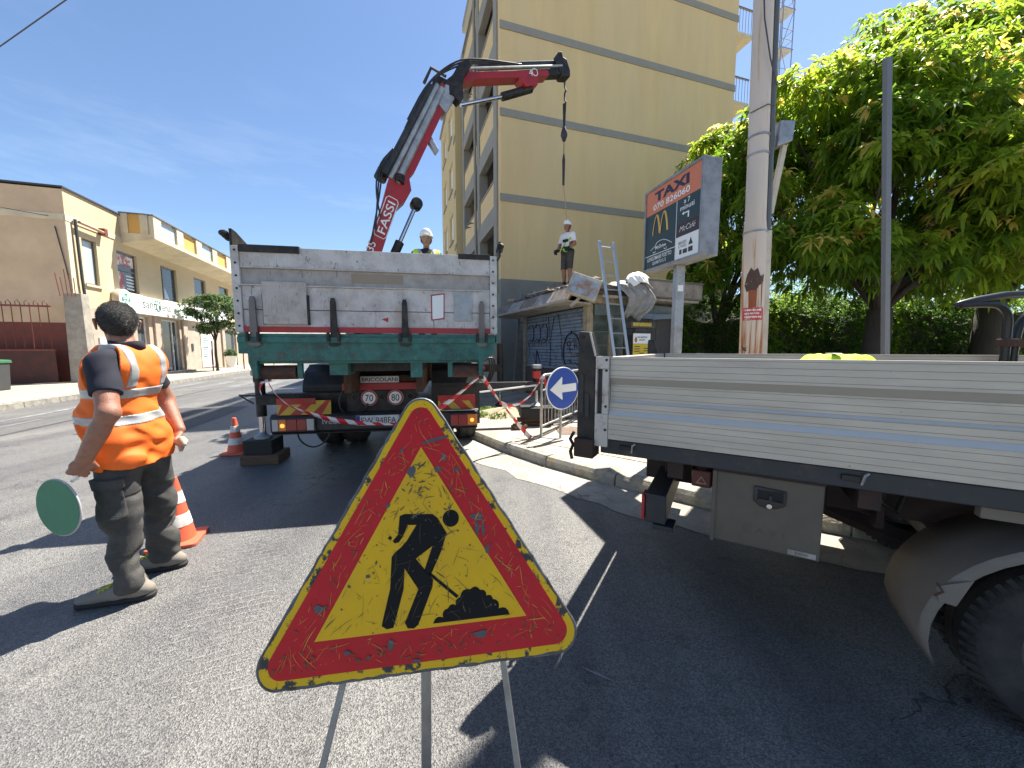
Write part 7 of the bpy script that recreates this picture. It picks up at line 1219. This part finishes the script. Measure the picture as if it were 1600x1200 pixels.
B.cone(shL, elL, .055, .044, .03); B.cone(elL, wrL, .044, .029, .02); B.cone(elL * .6 + wrL * .4, wrL, .040, .027, .02); B.cone(shR, elR, .055, .044, .03); B.cone(elR, wrR, .044, .029, .02)
hand(B, wrL, unit(wrL - elL) + V3(-.12, 0, -.25), unit((-.75, .65, 0)), .95, 1); hand(B, wrR, V3(-.15, -.35, -.6), V3(-.3, -.9, .1), .7, -1)
for a_, b_, c_ in ((hipL, knL, anL), (hipR, knR, anR)): B.cone(a_, b_, .07, .05, .03); B.cone(b_, c_, .05, .035, .03)
body = B.mesh('body', SKIN, rw, org, 1)
Hs = SDF(hc - .16, hc + .16, .005); lh = np.cross(u, hf_)
Hs.cone(hc + hf_ * .010 + u * .034, hc - hf_ * .020 + u * .033, .085, .0875, .018, lh, 1.10); Hs.ball(hc - hf_ * .048 + u * .0, .0685, .03); Hs.cone(hc - hf_ * .050 - u * .035, hc - hf_ * .045, .050, .058, .02)
P = Hs.grid() - hc; fw = P @ hf_; up_ = P[..., 2]; sd_ = np.abs(P @ lh); cut = np.maximum(fw - (.03 + .9 * np.clip(up_ - .03, 0, .2)), -(up_ + .088 - .30 * np.clip(fw + .05, 0, 1))); Hs.d = np.maximum(Hs.d, cut).astype(np.float32); Hs.d += (.0016 * np.sin(P[..., 0] * 330 + 3 * np.sin(P[..., 2] * 120)) * np.sin(P[..., 1] * 240 + P[..., 2] * 150)).astype(np.float32)
for s_ in (-1, 1): Hs.ball(hc + lh * s_ * .088 - hf_ * .004 - u * .012, .028, .0, op='s')
hair_o = Hs.mesh('hair', HAIR, rw, org, 1)
def strands(parent, src, n, ln, seed, m):
    me = src.data; k = len(me.vertices); co = np.empty(k * 3); me.vertices.foreach_get('co', co); co = co.reshape(-1, 3); no = np.empty(k * 3); me.vertex_normals.foreach_get('vector', no); no = no.reshape(-1, 3); g = np.random.default_rng(seed); i = g.integers(0, k, n)
    p = co[i] + g.normal(0, .0018, (n, 3)); d = no[i] * .45 + V3(0, 0, -.75) * np.clip(1 - no[i][:, 2:3], .15, 1) - hf_ * .25 + g.normal(0, .22, (n, 3)); d = norm(d) * (ln * g.uniform(.6, 1.3, (n, 1))); s_ = norm(np.cross(d, no[i])) * .0006
    b = MB(); V = np.stack([p - s_, p + s_, p + d * .6 + no[i] * .0012, p + d], 1).reshape(-1, 3); b.v = [tuple(q) for q in V]; b.f = [(4 * q, 4 * q + 1, 4 * q + 2) for q in range(n)] + [(4 * q + 1, 4 * q + 3, 4 * q + 2) for q in range(n)]
    me2 = bpy.data.meshes.new('hair_strands'); me2.from_pydata(b.v, [], b.f); return link('hair_strands', me2, m, parent, kind='stuff')
strands(hair_o, hair_o, 9000, .008, 4, mat('dark_hair_strand', (.014, .012, .010), .45, var=.5, scale=300)); strands(hair_o, hair_o, 1400, .008, 5, mat('grey_hair_strand', (.20, .19, .18), .45)); eyes(body, hc, hf_, org)
# navy polo shirt: torso under the vest and sleeves, collar
S = SDF(LO, HI, Hh); torso(S, -.008); mL_ = shL * .36 + elL * .64; mR_ = shR * .36 + elR * .64; S.cone(shL, mL_, .064, .060, .03); S.cone(shR, mR_, .064, .060, .03); S.cone(at_(1.44, -.02), at_(1.475, -.012), .075, .068, .02)
P = S.grid(); dl = unit(elL - shL); dr_ = unit(elR - shR); S.d = np.maximum(S.d, np.where(np.linalg.norm(P - shL, axis=-1) < .24, (P - mL_) @ dl - .0, -1)); S.d = np.maximum(S.d, np.where(np.linalg.norm(P - shR, axis=-1) < .24, (P - mR_) @ dr_, -1)); S.d = np.maximum(S.d, np.maximum(.95 - P[..., 2], P[..., 2] - 1.475)).astype(np.float32); wrinkle(S, .0055, lambda z: np.ones_like(z)); S.mesh('polo_shirt', NAVYC, rw, org, 1)
# orange vest with reflective bands
Vs = SDF(LO, HI, Hh); torso(Vs, .012); Vs.cone(at_(.88, .02, .075), at_(.88, .02, -.075), .136, .136, .06); Vs.cone(at_(.79, .0, .075), at_(.79, .0, -.075), .130, .130, .05); P = Vs.grid(); zz = P[..., 2]; fo = (P - C) @ f; lat = (P - C) @ l; hem = .785 - .05 * np.clip(fo / .2, -1, 1) * -1 - .06 * lat
wrinkle(Vs, .0115, lambda z: np.clip(1.35 - z, .15, .45) * 2.2)
Vs.d = np.maximum(Vs.d, np.maximum(hem + .02 * (fo < 0) - zz, zz - 1.452)).astype(np.float32)
for s_, sh_, el_ in ((1, shL, elL), (-1, shR, elR)): Vs.cone(sh_ + l * s_ * .055 + u * .06, sh_ + l * s_ * .05 - u * .10, .098, .088, 0, op='s')
Vs.cone(at_(1.38, .05), at_(1.60, -.005), .085, .085, 0, op='s'); vest = Vs.mesh('hi_vis_vest', HIV, rw, org, 1)
for n_, cut in (('reflective_band', np.abs(zz - (1.19 - .02 * lat + .05 * fo)) - .026), ('reflective_band', np.abs(zz - (1.045 - .03 * lat + .05 * fo)) - .026), ('shoulder_band', np.maximum(np.abs(lat - .105) - .026, 1.218 - zz)), ('shoulder_band', np.maximum(np.abs(lat + .105) - .026, 1.218 - zz))):
    Q = Vs.copy(); Q.d = np.maximum(Q.d - .0035, cut).astype(np.float32); Q.mesh(n_, REFL, vest, org, 0)
# trousers
T = SDF(LO, HI, Hh); T.cone(at_(.93, .01, .06), at_(.93, .01, -.06), .105, .105, .04); T.cone(at_(.84, -.01, .06), at_(.84, -.01, -.06), .106, .106, .04)
for a_, b_, c_ in ((hipL, knL, anL), (hipR, knR, anR)): T.cone(a_, b_, .102, .078, .04); T.cone(b_, c_ + u * .03, .078, .066, .04); T.cone(c_ + u * .10, c_ + u * .0, .075, .070, .03)
wrinkle(T, .0135, lambda z: np.where(z < .3, 1.0, np.where(z < .62, .65, .3))); P = T.grid(); T.d = np.maximum(T.d, np.maximum(.062 - P[..., 2], P[..., 2] - 1.0)).astype(np.float32); tro = T.mesh('work_trousers', PANT, rw, org, 1)
def on_leg(name, c, half, off):
    Q = T.copy(); bxs = T.copy(); bxs.d[:] = .2; bxs.box(c, (V3(.99, -.05, 0), V3(0.05, .99, .1), V3(0, -.1, .99)), half, 0, .012); Q.d = np.maximum(Q.d - off, bxs.d).astype(np.float32); return Q.mesh(name, PANT, tro, org, 1)
on_leg('cargo_pocket', V3(-2.19, 1.875, .60), (.075, .06, .095), .012); on_leg('pocket_flap', V3(-2.19, 1.875, .70), (.084, .06, .028), .020)
for a_, d_ in ((anL + V3(-.0, 0, 0), (-.95, -.28)), (anR, (-.93, -.30))):
    s_ = shoe(rw, 0.0, a_, d_, org, SUEDE, SOLE, .325); dd = unit(V3(d_[0], d_[1], 0)); xx_ = np.cross(dd, u)
    for q in range(3): p = V3(a_[0], a_[1], 0) + dd * (.075 + .022 * q) + u * (.105 - .010 * q); MB().tube([Vector(p - xx_ * .030 + dd * .01 - org), Vector(p + u * .008 - org), Vector(p + xx_ * .030 - dd * .008 - org)], .006, 6).build('lace', LACE, s_)
# crumpled gloves held behind, round green paddle held in the left hand
gv = SDF((-2.2, 2.1, .76), (-1.9, 2.5, 1.0), .005); q0 = wrR + V3(.03, -.05, -.06); gv.cone(q0, q0 + V3(.06, -.03, .0), .03, .024, .02); gv.cone(q0 + V3(.05, -.03, .02), q0 + V3(.085, -.05, -.01), .018, .012, .01); gv.cone(q0 + V3(.02, 0, -.02), q0 + V3(.06, -.05, -.045), .02, .012, .01); go = gv.mesh('work_glove', GLOVE, None, q0, 1); go.location = q0; tag(go, 'pale crumpled work glove held behind the road worker', 'glove')
pc = V3(-2.322, 1.80, .621); pn_ = unit((-.19, -.98, .0)); hgrip = wrL + unit(unit(wrL - elL) + V3(-.12, 0, -.25)) * .075
pd = thing('stop_paddle', 'round green traffic paddle with white rim in worker hand', 'paddle', tuple(pc - u * .165)); o_ = Vector(u * .165)
PG = mat('paddle_green', (.008, .17, .085), .4, var=.08, scale=5, dirt=((.02, .2, .11), .25, 12, .3)); dsk = MB().lathe([(0, -.004), (.150, -.004), (.152, -.002), (.152, .002), (.150, .004), (0, .004)], o_, Vector(pn_), 44).build('disc', mat('paddle_rim_grey', (.42, .42, .41), .5), pd, smooth='auto')
for s_ in (-1, 1): MB().lathe([(0, 0), (.1465, 0), (.1465, .0012), (0, .0012)], o_ + Vector(pn_) * (.0046 * s_), Vector(pn_) * s_, 44).build('green_face', PG, dsk)
gp0 = Vector(hgrip + V3(-.028, .018, 0) - pc) + o_; edge = o_ + (gp0 - o_).normalized() * .155; MB().tube([edge, edge.lerp(gp0, .45) + Vector((.01, -.0, -.012)), gp0, gp0 + Vector((.03, .03, .055))], [.007, .007, .0125, .0125], 8).build('handle', WHITEF, pd, smooth=True)

# ---- helper for the two helmeted workers
HELM = mat('white_helmet_shell', (.80, .80, .78), .3, var=.03, coat=.4)
def helmet(parent, c, f_, org_):
    f_ = unit(f_); u_ = V3(0, 0, 1); l_ = np.cross(u_, f_); S = SDF(np.array(c) - .2, np.array(c) + .2, .006); S.cone(np.array(c) + u_ * .05 + f_ * .01, np.array(c) + u_ * .05 - f_ * .02, .113, .113, .02, l_, 1.05); S.cone(np.array(c) + u_ * .10 + f_ * .05, np.array(c) + u_ * .10 - f_ * .06, .075, .075, .03); P = S.grid() - np.array(c); S.d = np.maximum(S.d, .045 - P[..., 2]).astype(np.float32); S.cone(np.array(c) + u_ * .05 + f_ * .07, np.array(c) + u_ * .044 + f_ * .115, .085, .06, .012, u_, 9.); S.mesh('helmet', HELM, parent, org_, 1)
    MB().tube([Vector(np.array(c) + l_ * .09 + u_ * .04 - org_), Vector(np.array(c) + l_ * .07 - u_ * .05 + f_ * .03 - org_), Vector(np.array(c) - u_ * .115 + f_ * .04 - org_), Vector(np.array(c) - l_ * .07 - u_ * .05 + f_ * .03 - org_), Vector(np.array(c) - l_ * .09 + u_ * .04 - org_)], .006, 5).build('chin_strap', NAVYC, parent)
# worker in the truck bed
mwt = Matrix.Translation(tk.location) @ tk.rotation_euler.to_matrix().to_4x4(); b0 = np.array(mwt @ Vector((.62, 2.30, 1.577))); b0[0] = -1.39; org = b0.copy(); w1 = thing('person', 'helmeted worker in lime vest standing inside the truck body', 'person', tuple(org)); f = unit((.22, -.97, 0)); l = np.cross(u, f); h = .009
A_ = lambda z, fo=0., lo_=0.: b0 + u * z + f * fo + l * lo_
def simple_body(A_, f, l, hand_spec, hcz=1.60, hfv=None, e=0.):
    B = SDF(b0 + V3(-.7, -.7, -.02), b0 + V3(.7, .7, 1.85), h); B.cone(A_(1.33, -.01, .11), A_(1.33, -.01, -.11), .095, .095, .05); B.cone(A_(1.40, -.02, .15), A_(1.40, -.02, -.15), .055, .055, .04); B.cone(A_(1.15, .0, .05), A_(1.15, .0, -.05), .11, .11, .05); B.cone(A_(.95, 0, .06), A_(.95, 0, -.06), .11, .11, .05); B.cone(A_(1.42, -.01), A_(hcz - .06, .01), .052, .05, .03); head(B, A_(hcz, .015), hfv if hfv is not None else f)
    for (s_, hp_, kn_, an_) in ((1, A_(.90, 0, .09), A_(.48, .03, .10), A_(.09, -.0, .10)), (-1, A_(.90, 0, -.09), A_(.48, .03, -.10), A_(.09, -.0, -.10))): B.cone(hp_, kn_, .082, .056, .03); B.cone(kn_, kn_ * .6 + an_ * .4 - f * .015, .056, .058, .03); B.cone(kn_ * .6 + an_ * .4 - f * .015, an_, .055, .038, .02); B.cone(an_ - u * .06, an_ - u * .06 + f * .14, .034, .028, .02)
    for sh_, el_, wr_, hd, hn, th in hand_spec: B.cone(sh_, el_, .05, .040, .03); B.cone(el_, wr_, .042, .027, .02); hand(B, wr_, hd, hn, .8, th)
    return B
hs = [(A_(1.37, 0, .19), A_(1.10, -.02, .26), A_(.92, .17, .22), f - u * .3, -l, 1), (A_(1.37, 0, -.19), A_(1.10, -.02, -.26), A_(.92, .17, -.22), f - u * .3, l, -1)]
B = simple_body(A_, f, l, hs); bd = B.mesh('body', SKIN2, w1, org); eyes(bd, A_(1.60, .015), f, org); helmet(w1, A_(1.60, .015), f, org)
S = B.copy(); P = S.grid(); zz = P[..., 2] - b0[2]; lat = (P - b0) @ l; fo = (P - b0) @ f; S.d = np.maximum(S.d - .018, np.maximum(.86 - zz, np.maximum(zz - 1.455, np.maximum(np.abs(lat) - .215, np.where((zz > 1.36) & (np.abs(lat) < .05 + (zz - 1.36) * .5) & (fo > 0), .02, -1))))).astype(np.float32); vv = S.mesh('hi_vis_vest', mat('hi_vis_yellow', (.55, .78, .03), .7, var=.08, scale=9), w1, org)
for s_ in (-1, 1): Q = S.copy(); Q.d = np.maximum(Q.d - .005, np.abs(lat - s_ * .11) - .025).astype(np.float32); Q.mesh('reflective_band', REFL, vv, org, 0)
S = B.copy(); S.d = np.maximum(S.d - .011, np.maximum(.9 - zz, zz - 1.47)).astype(np.float32); S.d = np.maximum(S.d, np.abs(lat) - .27).astype(np.float32); S.mesh('dark_shirt', NAVYC, w1, org); S = B.copy(); S.d = np.maximum(S.d - .016, np.maximum(.06 - zz, zz - .98)).astype(np.float32); S.d = np.maximum(S.d, np.where(zz > .7, np.abs(lat) - .2, -1)).astype(np.float32); S.mesh('work_trousers', PANT, w1, org)
# worker on the kiosk roof: white t-shirt, shorts, harness, gloves
b0 = V3(1.50, 10.15, 3.08); org = b0.copy(); w2 = thing('person', 'helmeted worker in white t-shirt and shorts standing on the kiosk roof', 'person', tuple(org)); f = unit((-.72, -.69, 0)); l = np.cross(u, f); hfv = unit((-.55, -.83, 0))
hs = [(A_(1.37, 0, .185), A_(1.12, .02, .25), A_(.98, .22, .16), f + V3(0, 0, -.45), -l, 1), (A_(1.37, 0, -.185), A_(1.10, .06, -.24), A_(.93, .27, -.16), f + V3(0, 0, -.5), l, -1)]
B = simple_body(A_, f, l, hs, hfv=hfv); bd = B.mesh('body', SKIN, w2, org); eyes(bd, A_(1.60, .015), hfv, org); helmet(w2, A_(1.60, .015), hfv, org); P = B.grid(); zz = P[..., 2] - b0[2]; lat = (P - b0) @ l; fo = (P - b0) @ f
TEE = mat('white_cotton', (.74, .74, .75), .85, var=.05); S = B.copy(); S.d = np.maximum(S.d - .014, np.maximum(.94 - zz, zz - 1.455)).astype(np.float32); S.d = np.maximum(S.d, np.where(np.abs(lat) > .12, np.maximum(1.20 - zz, fo - .14), fo - .17)).astype(np.float32); S.mesh('t_shirt', TEE, w2, org)
S = B.copy(); S.d = np.maximum(S.d - .024, np.maximum(.50 - zz, zz - .99)).astype(np.float32); S.d = np.maximum(S.d, np.maximum(np.abs(lat) - .205, fo - .16)).astype(np.float32); S.mesh('shorts', PANT, w2, org)
HAR = mat('harness_green', (.18, .55, .03), .6); S = B.copy(); S.d = np.maximum(S.d - .024, np.minimum(np.abs(zz - (1.12 + .9 * (lat + .02))) - .022, np.where((zz > .88) & (zz < 1.06), np.abs(lat - .13) - .025, 1))).astype(np.float32); S.d = np.maximum(S.d, np.maximum(np.abs(lat) - .17, np.maximum(.86 - zz, zz - 1.4))).astype(np.float32); S.mesh('harness_strap', HAR, w2, org); S = B.copy(); S.d = np.maximum(S.d - .028, np.maximum(np.abs(zz - .98) - .03, np.abs(lat) - .2)).astype(np.float32); S.mesh('harness_belt', NAVYC, w2, org); bb_ = SDF(b0 + V3(-.5, -.5, 1.05), b0 + V3(.5, .5, 1.4), .007); bb_.box(A_(1.22, .12, .02), (f, l, u), (.03, .08, .035), .01, .01); bb_.mesh('chest_buckle', NAVYC, w2, org)
S = B.copy(); S.d = np.maximum(S.d - .007, np.where(np.minimum(np.linalg.norm(P - (A_(.98, .22, .16) + f * .05), axis=-1), np.linalg.norm(P - (A_(.93, .27, -.16) + f * .05), axis=-1)) < .115, -1, 1)).astype(np.float32); S.mesh('work_gloves', NAVYC, w2, org)
S = B.copy(); S.d = np.maximum(S.d - .014, np.maximum(zz - .17, -.005 - zz)).astype(np.float32); S.mesh('ankle_boots', SOLE, w2, org)
